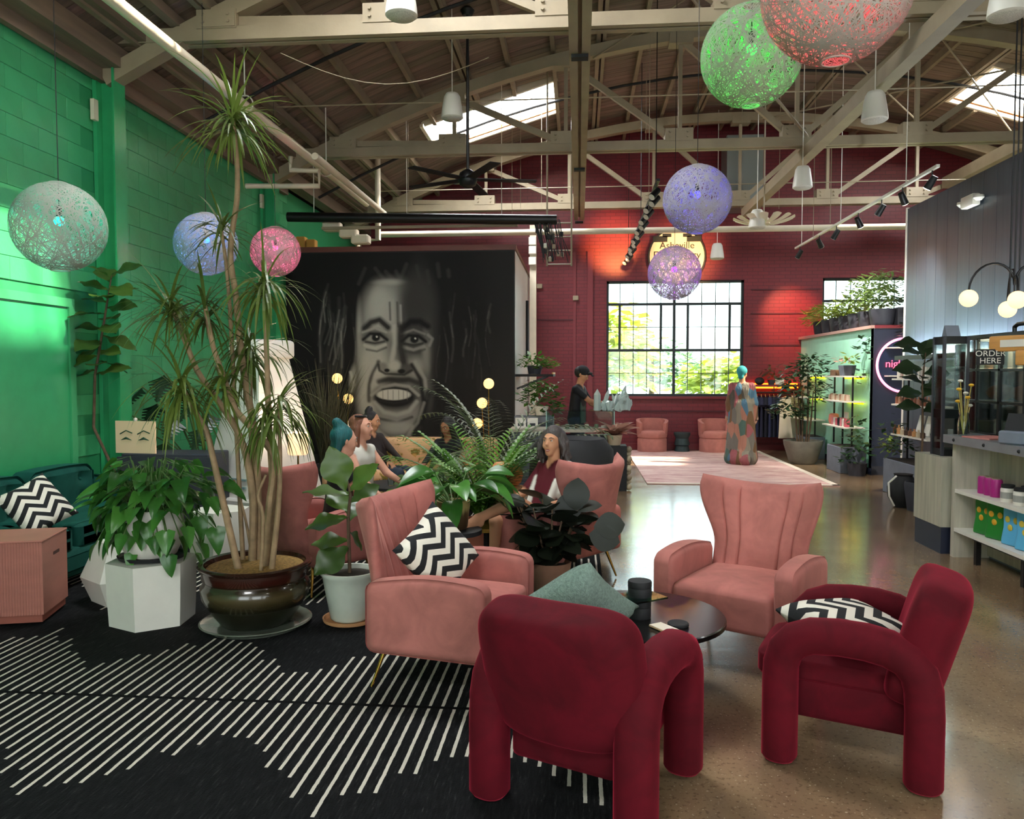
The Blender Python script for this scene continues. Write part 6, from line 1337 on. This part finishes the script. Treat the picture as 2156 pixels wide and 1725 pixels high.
# ------------------------------------------------------------------ people: one continuous surface grown from limbs
def sdf_mesh(name, prims, mats, res=.011):
    P = []
    for q in prims:
        if q[0] == 'c': P += [(np.array(q[1]) - max(q[3], q[4])), (np.array(q[1]) + max(q[3], q[4])), (np.array(q[2]) - max(q[3], q[4])), (np.array(q[2]) + max(q[3], q[4]))]
        else: P += [np.array(q[1]) - max(q[2]), np.array(q[1]) + max(q[2])]
    P = np.array(P); lo = P.min(0) - .03; hi = P.max(0) + .03; n = np.ceil((hi - lo) / res).astype(int) + 1
    D = np.full(n, 10., np.float32); B = np.full(n, 10., np.float32); T = np.zeros(n, np.int16)
    ax = [lo[i] + res * np.arange(n[i]) for i in range(3)]
    for q in prims:
        k = q[6] if q[0] == 'c' else q[5]; tg = q[5] if q[0] == 'c' else q[4]
        if q[0] == 'c': a, b, ra, rb = np.array(q[1], float), np.array(q[2], float), q[3], q[4]; mn = np.minimum(a, b) - max(ra, rb) - .05; mx = np.maximum(a, b) + max(ra, rb) + .05
        else: c = np.array(q[1], float); r = np.array(q[2], float); mn = c - r.max() - .05; mx = c + r.max() + .05
        i0 = np.maximum(0, ((mn - lo) / res).astype(int)); i1 = np.minimum(n, ((mx - lo) / res).astype(int) + 2)
        sl = tuple(slice(i0[i], i1[i]) for i in range(3))
        X = ax[0][sl[0]][:, None, None]; Y = ax[1][sl[1]][None, :, None]; Z = ax[2][sl[2]][None, None, :]
        if q[0] == 'c':
            v = b - a; L = max(1e-9, v @ v); t = np.clip(((X - a[0]) * v[0] + (Y - a[1]) * v[1] + (Z - a[2]) * v[2]) / L, 0, 1)
            d = np.sqrt((X - a[0] - t * v[0]) ** 2 + (Y - a[1] - t * v[1]) ** 2 + (Z - a[2] - t * v[2]) ** 2) - (ra + (rb - ra) * t)
        else:
            M = q[3]; x, y, z = X - c[0], Y - c[1], Z - c[2]
            u = [(M[0][i] * x + M[1][i] * y + M[2][i] * z) / r[i] for i in range(3)]
            l = np.sqrt(u[0] ** 2 + u[1] ** 2 + u[2] ** 2); d = (l - 1) * r.min() * 1.0 * np.where(l > 0, 1, 1)
        d = d.astype(np.float32); cur = D[sl]; h = np.clip(.5 + .5 * (cur - d) / k, 0, 1); D[sl] = cur * (1 - h) + d * h - k * h * (1 - h)
        m = d < B[sl]; B[sl][m] = d[m]; T[sl][m] = tg
    s = D < 0
    c8 = [s[i:n[0] - 1 + i, j:n[1] - 1 + j, k:n[2] - 1 + k] for i in (0, 1) for j in (0, 1) for k in (0, 1)]
    cnt = sum(c.astype(np.int8) for c in c8); mask = (cnt > 0) & (cnt < 8)
    I = np.argwhere(mask); idx = np.full(mask.shape, -1, np.int64); idx[mask] = np.arange(len(I))
    acc = np.zeros((len(I), 3)); num = np.zeros(len(I))
    cor = [(i, j, k) for i in (0, 1) for j in (0, 1) for k in (0, 1)]
    for a in range(8):
        for b in range(a + 1, 8):
            ca, cb_ = np.array(cor[a]), np.array(cor[b])
            if np.abs(ca - cb_).sum() != 1: continue
            da = D[tuple((I + ca).T)]; db = D[tuple((I + cb_).T)]; m = (da < 0) != (db < 0); t = np.where(m, da / np.where(m, da - db, 1), 0)
            acc += np.where(m[:, None], ca + (cb_ - ca) * t[:, None], 0); num += m
    V_ = lo + res * (I + acc / num[:, None]); faces = []; fm = []
    for axn in range(3):
        e = [slice(1, n[i] - 1) for i in range(3)]; e[axn] = slice(0, n[axn] - 1); e2 = list(e); e2[axn] = slice(1, n[axn])
        s0, s1 = s[tuple(e)], s[tuple(e2)]; W = np.argwhere(s0 != s1) + np.array([0 if i == axn else 1 for i in range(3)])
        if not len(W): continue
        o1, o2 = [(1, 2), (2, 0), (0, 1)][axn]; u1 = np.zeros(3, int); u1[o1] = 1; u2 = np.zeros(3, int); u2[o2] = 1
        q = [idx[tuple((W - d).T)] for d in (u1 + u2, u2, 0 * u1, u1)]
        Q = np.stack(q, 1); fl = s[tuple(W.T)]; Q[~fl] = Q[~fl][:, ::-1]; faces.append(Q); fm.append(T[tuple(W.T)])
    F = np.concatenate(faces); FM = np.concatenate(fm)
    # nearest limb at every vertex decides its cloth or skin colour
    best = np.full(len(V_), 9.); vt = np.zeros(len(V_), np.int32)
    for q in prims:
        if q[0] == 'c':
            a, b, ra, rb, tg = np.array(q[1], float), np.array(q[2], float), q[3], q[4], q[5]; v = b - a; t = np.clip(((V_ - a) @ v) / max(1e-9, v @ v), 0, 1); d = np.linalg.norm(V_ - a - t[:, None] * v, axis=1) - (ra + (rb - ra) * t)
        else: M = np.array(q[3]); u = ((V_ - np.array(q[1])) @ M) / np.array(q[2]); d = (np.linalg.norm(u, axis=1) - 1) * min(q[2]); tg = q[4]
        m = d < best; best[m] = d[m]; vt[m] = tg
    cols = np.array([FC.get(m.name, (.5, .5, .5, 1)) for m in mats], np.float32)[np.minimum(vt, len(mats) - 1)]
    for _ in range(1):
        acc = cols.copy(); num = np.ones((len(cols), 1), np.float32)
        for i in range(4): np.add.at(acc, F[:, i], cols[F[:, (i + 1) % 4]]); np.add.at(num, F[:, i], 1)
        cols = (acc / num).astype(np.float32)
    me = bpy.data.meshes.new(name); me.from_pydata(V_.tolist(), [], F.tolist())
    ca = me.color_attributes.new('cloth', 'FLOAT_COLOR', 'POINT'); ca.data.foreach_set('color', cols.reshape(-1))
    if len(mats) == 1: me.materials.append(mats[0])
    else:
        me.materials.append(figure_mat()); special = [i for i, m in enumerate(mats) if m.name not in FC]
        if special:
            me.materials.append(mats[special[0]]); ft = vt[F[:, 0]]; me.polygons.foreach_set('material_index', np.isin(ft, special).astype(np.int32))
    me.polygons.foreach_set('use_smooth', [True] * len(F)); me.update(); return me
FC = {}; _fm = []
def figure_mat():
    if not _fm:
        n = NT('figure_cloth_and_skin'); at = n.t.nodes.new('ShaderNodeAttribute'); at.attribute_name = 'cloth'; n.set(col=at.outputs[0], rough=.7, spec=.3); n.bump(n.noise(n.obj(), 60, 3), .12, .006); _fm.append(n.m)
    return _fm[0]
def ik(a, c, l1, l2, pole):
    a, c = Vector(a), Vector(c); d = c - a; L = min(d.length, (l1 + l2) * .999); u = d.normalized(); x = (l1 * l1 - l2 * l2 + L * L) / (2 * L); h = math.sqrt(max(0, l1 * l1 - x * x)); p = Vector(pole); p = (p - u * p.dot(u)).normalized()
    return a + u * x + p * h, a + u * L
SK, TOP, BOT, SHO, LIP, EX = range(6)
def hand(pr, w_, d, nrm, side, curl=.5):
    d = Vector(d).normalized(); nrm = Vector(nrm); nrm = (nrm - d * nrm.dot(d)).normalized(); s = d.cross(nrm) * side
    for o in (-.022, 0, .022): pr.append(('c', w_ + d * .01 + s * o * .6, w_ + d * .08 + s * o, .018, .014, SK, .012))
    for i, (o, L) in enumerate(((-.031, .056), (-.011, .07), (.011, .074), (.031, .066))):
        b = w_ + d * .085 + s * o; m = b + (d * math.cos(curl) + nrm * math.sin(curl)) * L * .55; e = m + (d * math.cos(curl * 2.2) + nrm * math.sin(curl * 2.2)) * L * .5
        pr.append(('c', b, m, .0105, .0095, SK, .004)); pr.append(('c', m, e, .0095, .0085, SK, .004))
    b = w_ + d * .03 + s * .034; m = b + (d * .6 + s * .65 + nrm * .3).normalized() * .036; e = m + (d * .9 + s * .2 + nrm * .4).normalized() * .03
    pr.append(('c', b, m, .013, .0115, SK, .006)); pr.append(('c', m, e, .0115, .009, SK, .004))
def person(label, loc, rz, P, lean, hands, feet, mats, head_yaw=0, head_pitch=0, twist=0, sleeve=.5, leg=1.0, hair=None, hairm=None, extra=None, scale=1, knee_pole=(0, -1, .7), clothes=None, hand_n=((0, 0, -1), (0, 0, -1)), res=.011, thick=1.0, shoes=True, smile=False):
    pr = []; P = Vector(P); tw = Matrix.Rotation(twist, 3, 'Z')
    C_ = P + Vector((0, math.sin(lean) * .46, math.cos(lean) * .46)); sh = {s: C_ + tw @ V(s * .165, 0, -.015) for s in (-1, 1)}; hp = {s: P + V(s * .085, -.01, -.03) for s in (-1, 1)}
    for s in (-1, 1):
        pr.append(('c', P + V(s * .075, 0, 0), C_ + tw @ V(s * .09, .0, -.09), .1 * thick, .095 * thick, TOP, .04)); pr.append(('c', C_ + tw @ V(s * .06, 0, -.02), sh[s], .075, .056, TOP, .04)); pr.append(('c', P, hp[s], .105 * thick, .1, BOT, .04))
    pr.append(('c', P + V(0, 0, .02), C_ + V(0, 0, -.1), .1, .1, TOP, .04))
    N = C_ + V(0, -.01, .02); Hc = C_ + V(0, -.03 - .05 * math.sin(head_pitch), .205); pr.append(('c', N, Hc - V(0, -.02, .06), .056, .05, SK, .03))
    HM = tw @ Matrix.Rotation(head_yaw, 3, 'Z') @ Matrix.Rotation(head_pitch, 3, 'X'); hd = lambda x, y, z: Hc + HM @ V(x, y, z)
    Mx = [[HM[i][j] for j in range(3)] for i in range(3)]
    pr.append(('e', Hc + HM @ V(0, .012, .03), (.074, .093, .092), Mx, SK, .01)); pr.append(('c', hd(0, -.03, -.01), hd(0, -.052, -.085), .062, .034, SK, .03))
    for s in (-1, 1): pr.append(('c', hd(s * .035, -.058, -.03), hd(s * .02, -.07, -.04), .026, .02, SK, .02)); pr.append(('c', hd(s * .076, .012, .012), hd(s * .078, .01, -.02), .012, .01, SK, .006)); pr.append(('c', hd(s * .015, -.082, .035), hd(s * .045, -.07, .035), .012, .01, SK, .012))
    pr.append(('c', hd(0, -.084, .018), hd(0, -.103, -.018), .009, .014, SK, .012))
    for i, s in enumerate((-1, 1)):
        el, w_ = ik(sh[s], hands[i], .275, .245, (s * .6, .5, -1)); m = sh[s].lerp(el, max(.01, min(1, sleeve * 2)))
        pr.append(('c', sh[s], m, .052, .046, TOP if sleeve > 0 else SK, .015))
        if sleeve < .5: pr.append(('c', m, el, .043, .038, SK, .012))
        f = max(.0, min(1, sleeve * 2 - 1)); mm = el.lerp(w_, f)
        if f > .02: pr.append(('c', el, mm, .042, .036, TOP, .012))
        if f < .98: pr.append(('c', mm, w_, .036, .025, SK, .012))
        hand(pr, w_, (w_ - el), hand_n[i], s)
        kn, an = ik(hp[s], feet[i], .42, .41, knee_pole if not isinstance(knee_pole[0], tuple) else knee_pole[i]); k1 = hp[s].lerp(kn, max(.02, min(1, leg * 2)))
        pr.append(('c', hp[s], k1, .088 * thick, .075, BOT, .03))
        if leg < .5: pr.append(('c', k1, kn, .073, .056, SK, .02))
        f = max(0, min(1, leg * 2 - 1)); km = kn.lerp(an, f)
        if f > .02: pr.append(('c', kn, km, .058, .05, BOT, .02))
        if f < .98: pr.append(('c', km, an, .054, .036, SK, .02)); pr.append(('c', kn.lerp(an, .2) + V(0, .015, 0), kn.lerp(an, .45) + V(0, .012, 0), .045, .04, SK, .02))
        fd = Vector(feet[i]) - kn; fd.z = 0; fd = fd.normalized() if (fd.length > .1 and not shoes) else V(s * .12, -1, 0).normalized(); tt = SHO if shoes else SK
        pr.append(('c', an + V(0, .02, -.035), an + fd * .14 + V(0, 0, -.05), .036, .03, tt, .02)); pr.append(('c', an + V(0, 0, .0), an + fd * .08 + V(0, 0, -.03), .036, .032, tt, .02)); pr.append(('c', an + fd * .13 + V(0, 0, -.052), an + fd * .19 + V(0, 0, -.056), .03, .022, tt, .015))
    if extra: pr += extra(dict(C=C_, P=P, N=N, sh=sh, hp=hp, hd=hd))
    t = thing('person', label, 'person', loc, rz, 'people'); t.scale = (scale,) * 3
    link('body', sdf_mesh('body', pr, mats, res), t)
    for s in (-1, 1):
        e = MB().ball(hd(s * .031, -.079, .016), .0112, 10, 8, .72).build('eye', m_white_eye, t, True); MB().ball(hd(s * .031, -.0865, .016), .0056, 8, 6).build('iris', m_eye, e, True)
        MB().tube([hd(s * .014, -.0945, .036), hd(s * .031, -.0905, .043), hd(s * .05, -.077, .037)], [.0035, .0045, .002], 5).build('eyebrow', hairm or m_eye, t, True)
    w_ = .026 if smile else .02; up_ = .010 if smile else .002
    arc = lambda z0, k, y0: [hd(x * w_, y0 + .012 * x * x, z0 + k * x * x) for x in (-1, -.6, -.2, .2, .6, 1)]
    mo = MB().tube(arc(-.062, up_ - .004, -.0885), [.002, .0045, .005, .005, .0045, .002], 6).tube(arc(-.074 if smile else -.069, up_ + .004, -.0865), [.002, .005, .0065, .0065, .005, .002], 6).build('lips', lip, t, True)
    if smile: MB().tube(arc(-.068, up_, -.0865), [.002, .004, .005, .005, .004, .002], 6).build('teeth', m_teeth, mo, True)
    if hair: link('hair', sdf_mesh('hair', hair(hd, Mx, Hc), [hairm], res), t)
    return t, hd, Mx, Hc
m_eye = mat('dark_eye', '#1a120e', .2)
def skin(n, c): FC[n] = lin(c); return mat(n, c, .5, var=.06, vs=9)
sk1, sk2, sk3 = skin('skin_fair', '#d99f86'), skin('skin_tan', '#c08a68'), skin('skin_brown', '#9a6a4e'); lip = skin('lips', '#a05850'); m_teeth = mat('teeth', '#e8e0d4', .4); m_white_eye = mat('eye_white', '#d8d2ca', .3)
def cl(n, c): FC[n] = lin(c); return mat(n, c, .85, var=.12, vs=20, bump=.2, bs=60)
def hairmat(n, c): return mat(n, c, .5, var=.35, vs=9, bump=.9, bs=26, stretch=(3, 3, .5))
c_blk, c_wht, c_mar, c_den, c_brn, c_char = cl('black_cotton', '#16161a'), cl('white_cotton', '#ddd8cc'), cl('maroon_cotton', '#5a1622'), cl('denim', '#2e3848'), cl('brown_jacket', '#2b2220'), cl('charcoal_cotton', '#2b2d33')
h_teal, h_auburn, h_dark, h_grey = hairmat('teal_hair', '#0f5a5c'), hairmat('auburn_hair', '#7a4a34'), hairmat('dark_hair', '#1a1414'), hairmat('greying_hair', '#433b38')
def cap(hd, Mx, Hc, k=1.0, back=.022, up=.03, r=(.086, .1, .096)): c = hd(0, back + .012, up + .012); return [('e', c, tuple(x * k for x in r), Mx, 0, .012)]
# 1 teal haired woman
def hr1(hd, Mx, Hc):
    L = cap(hd, Mx, Hc); L.append(('c', hd(0, .05, .11), hd(0, .09, .15), .05, .04, 0, .02))
    for s in (-1, 0, 1): L.append(('c', hd(s * .05, .06, .02), hd(s * .045, .07, -.07), .04, .035, 0, .02))
    return L
person('woman with short teal hair and black top seated in the turned pink chair', (-1.86, 5.85, CR), face(.9, .42), (0, .0, .5), R(-6), ((-.1, -.42, .62), (.08, -.4, .62)), ((-.12, -.5, .075), (.12, -.46, .075)), [sk1, c_blk, c_blk, c_blk, lip], R(10), R(8), sleeve=.18, hair=hr1, hairm=h_teal, scale=.92)
# 2 auburn woman in white
def hr2(hd, Mx, Hc):
    L = cap(hd, Mx, Hc)
    for i, (x, y) in enumerate(((-.07, .02), (-.06, .06), (0, .08), (.06, .06), (.075, .03))): L.append(('c', hd(x, y, .0), hd(x * 1.1, y + .02, -.16), .036, .034, 0, .02)); L.append(('c', hd(x * 1.1, y + .02, -.16), hd(x * 1.0, y - .01, -.3), .034, .02, 0, .02))
    return L
B2 = atY(752, 1000, 6.75)
t, hd, Mx, Hc = person('long auburn haired woman in a white top laughing beside the teal haired woman', (B2.x, 6.75, CR), face(.93, -.35), (0, 0, .545), R(-4), ((-.14, -.36, .6), (.22, -.4, .66)), ((-.12, -.48, .075), (.12, -.44, .075)), [sk1, c_wht, c_den, c_blk, lip], R(12), R(-4), sleeve=0, hair=hr2, hairm=h_auburn, scale=.92, smile=True)
MB().tube([hd(.08 * math.cos(a), .04 - .085 * math.sin(a), .122 - .012 * math.sin(a)) for a in [PI * (.05 + .9 * k / 10) for k in range(11)]], .011, 6).build('sunglasses', m_black, t, True)
po = thing('pouf', 'round pink pouf under the woman in the white top', 'stool', (B2.x, 6.78, CR)); MB().lathe([(.24, 0), (.28, .05), (.29, .25), (.26, .4), (.1, .43)], 28).build('cushion', m_pink, po, True)
# 3 person with a bun on the floral sofa
def hr3(hd, Mx, Hc):
    L = cap(hd, Mx, Hc); L.append(('c', hd(0, .08, .12), hd(0, .07, .15), .05, .045, 0, .015)); L.append(('c', hd(-.05, .05, -.03), hd(.05, .05, -.03), .04, .04, 0, .02)); return L
a3 = atY(798, 960, 9.2)
person('person with dark hair in a bun at the left end of the floral sofa', (a3.x, 9.28, 0), face(.8, -.5), (0, 0, .49), R(24), ((-.1, -.36, .55), (.12, -.34, .55)), ((-.12, -.5, .07), (.12, -.5, .07)), [sk2, c_brn, c_den, c_blk, lip], R(25), R(10), sleeve=1, hair=hr3, hairm=h_dark, scale=.92)
# 4 dark haired woman at the right end
def hr4(hd, Mx, Hc):
    L = cap(hd, Mx, Hc, 1.05)
    for x, y in ((-.075, .0), (-.07, .05), (0, .08), (.07, .05), (.075, .0)): L.append(('c', hd(x, y, .02), hd(x * 1.15, y, -.2), .04, .036, 0, .02))
    return L
a4 = atY(926, 960, 9.2)
person('woman with long dark hair looking down at the right end of the floral sofa', (a4.x, 9.22, 0), face(-.35, -1), (0, 0, .47), R(32), ((-.1, -.32, .56), (.1, -.32, .56)), ((-.14, -.52, .07), (.12, -.5, .07)), [sk3, c_blk, c_char, c_blk, lip], R(-10), R(18), sleeve=1, hair=hr4, hairm=h_dark, scale=.9)
# 5 laughing woman in the coral chair
def hr5(hd, Mx, Hc):
    L = cap(hd, Mx, Hc, 1.0, .02, .05); random.seed(3)
    for i in range(64):
        a = R(random.uniform(28, 332)); x, y = .088 * math.sin(a), -.095 * math.cos(a) + .02
        if y < -.012: continue
        z = random.uniform(.0, .09); p = hd(x * .85, y * .9, z); k = 1.25 + random.uniform(-.1, .25); m = hd(x * k + random.uniform(-.02, .02), y + random.uniform(-.02, .03), z - random.uniform(.05, .1)); q = hd(x * k * 1.05 + random.uniform(-.03, .03), y + random.uniform(-.03, .03), z - random.uniform(.12, .24)); r_ = random.uniform(.016, .024); L += [('c', p, m, r_ * 1.2, r_, 0, .006), ('c', m, q, r_, r_ * .6, 0, .006)]
    return L
def ex5(J):
    L = []
    for s in (-1, 1): a = J['sh'][s]; L += [('c', a + V(0, .02, .01), a + V(s * -.01, -.05, -.2), .066, .06, EX, .015), ('c', a + V(-s * .02, -.08, -.1), J['P'] + V(s * .12, -.1, .02), .03, .035, EX, .02)]
    return L
person('laughing woman with wavy dark hair, maroon top and open white shirt, legs crossed', (-.27, 6.1, CR), face(-.78, -.62), (0, .0, .5), R(15), ((-.2, -.26, .6), (.26, -.16, .66)), ((-.1, -.45, .1), (.16, -.76, .6)), [sk2, c_mar, c_wht, sk2, lip, c_wht], R(26), R(-6), sleeve=.42, leg=.2, hair=hr5, hairm=h_grey, extra=ex5, knee_pole=((0, -1, .7), (0, -.2, 1)), shoes=False, res=.0095, scale=.91, smile=True)
# 6 cashier
def hr6(hd, Mx, Hc): return cap(hd, Mx, Hc, .98, .03, .01)
a6 = atY(1212, 900, 12.05)
t, hd, Mx, Hc = person('cashier in a black tee, apron and dark cap behind the counter', (a6.x, 12.05, 0), face(.95, -.3), (0, 0, .93), R(-6), ((.02, -.46, 1.16), (.24, -.4, 1.05)), ((-.1, .0, .075), (.1, -.02, .075)), [sk2, c_blk, c_den, c_blk, lip], R(0), R(28), sleeve=.34, hair=hr6, hairm=h_dark, knee_pole=(0, -1, 0))
ct = link('cap', sdf_mesh('cap', [('e', hd(0, .01, .055), (.092, .105, .085), Mx, 0, .01), ('c', hd(-.04, -.11, .075), hd(.04, -.11, .075), .022, .022, 0, .01), ('c', hd(-.03, -.155, .062), hd(.03, -.155, .062), .014, .014, 0, .02)], [c_blk]), t)
ap = MB(); ap.rbox((0, 0, 0), (.3, .02, .5), .008, 1); MB().rbox((0, -.115, 1.02), (.26, .02, .34), .008, 1).build('apron', cl('green_apron', '#2f4a40'), t)
# 7 woman in a patchwork robe
n = NT('patchwork_robe'); vo = n.t.nodes.new('ShaderNodeTexVoronoi'); vo.inputs['Scale'].default_value = 8; vo.inputs['Randomness'].default_value = .9; n.l(n.mapping(n.obj(), (1.3, 1.3, .5)), vo.inputs['Vector']); n.bump(n.noise(n.mapping(n.obj(), (9, 9, .8)), 2.2, 3), 1.0, .05); sp = n.t.nodes.new('ShaderNodeSeparateXYZ'); n.l(vo.outputs['Color'], sp.inputs[0])
rr = n.t.nodes.new('ShaderNodeValToRGB'); rr.color_ramp.interpolation = 'CONSTANT'
for i, c in enumerate(('#6e6a63', '#96565a', '#6c5238', '#857f70', '#4a6f86', '#544e45', '#a67462', '#4a655c')):
    e = rr.color_ramp.elements[i] if i < 2 else rr.color_ramp.elements.new(i / 8); e.position = i / 8; e.color = lin(c)
n.l(sp.outputs[0], rr.inputs[0]); n.set(col=rr.outputs[0], rough=.9); c_patch = n.m
def hr7(hd, Mx, Hc): return [('e', hd(0, .02, .045), (.09, .105, .095), Mx, 0, .01), ('c', hd(0, .07, .02), hd(0, .05, -.06), .05, .05, 0, .02)]
def ex7(J):
    L = []
    for s in (-1, 1): L.append(('c', J['P'] + V(s * .07, 0, .1), V(s * .12, .03, .12), .13, .165, TOP, .06)); L.append(('c', J['sh'][s], J['sh'][s] + V(s * .04, 0, -.3), .058, .07, TOP, .03)); L.append(('c', J['sh'][s] + V(s * .04, 0, -.3), J['sh'][s] + V(s * .05, -.05, -.55), .07, .06, TOP, .03))
    L.append(('c', V(.05, .1, .1), V(-.08, .2, .09), .15, .12, TOP, .06)); L.append(('c', V(-.16, .02, .1), V(.18, .02, .1), .1, .1, TOP, .05)); return L
a7 = atZ(1560, 978, 0)
t, hd, Mx, Hc = person('woman in a long multicoloured patchwork robe and turquoise headwrap walking on the pink rug', (a7.x, a7.y, CR), face(.25, 1), (0, 0, .93), R(0), ((-.24, -.08, .72), (.24, -.06, .72)), ((-.1, -.02, .1), (.1, -.08, .1)), [sk2, c_patch, c_patch, c_brn, lip], R(-20), R(6), sleeve=.9, hair=hr7, hairm=cl('turquoise_wrap', '#2c8f93'), extra=ex7, knee_pole=(0, -1, 0))
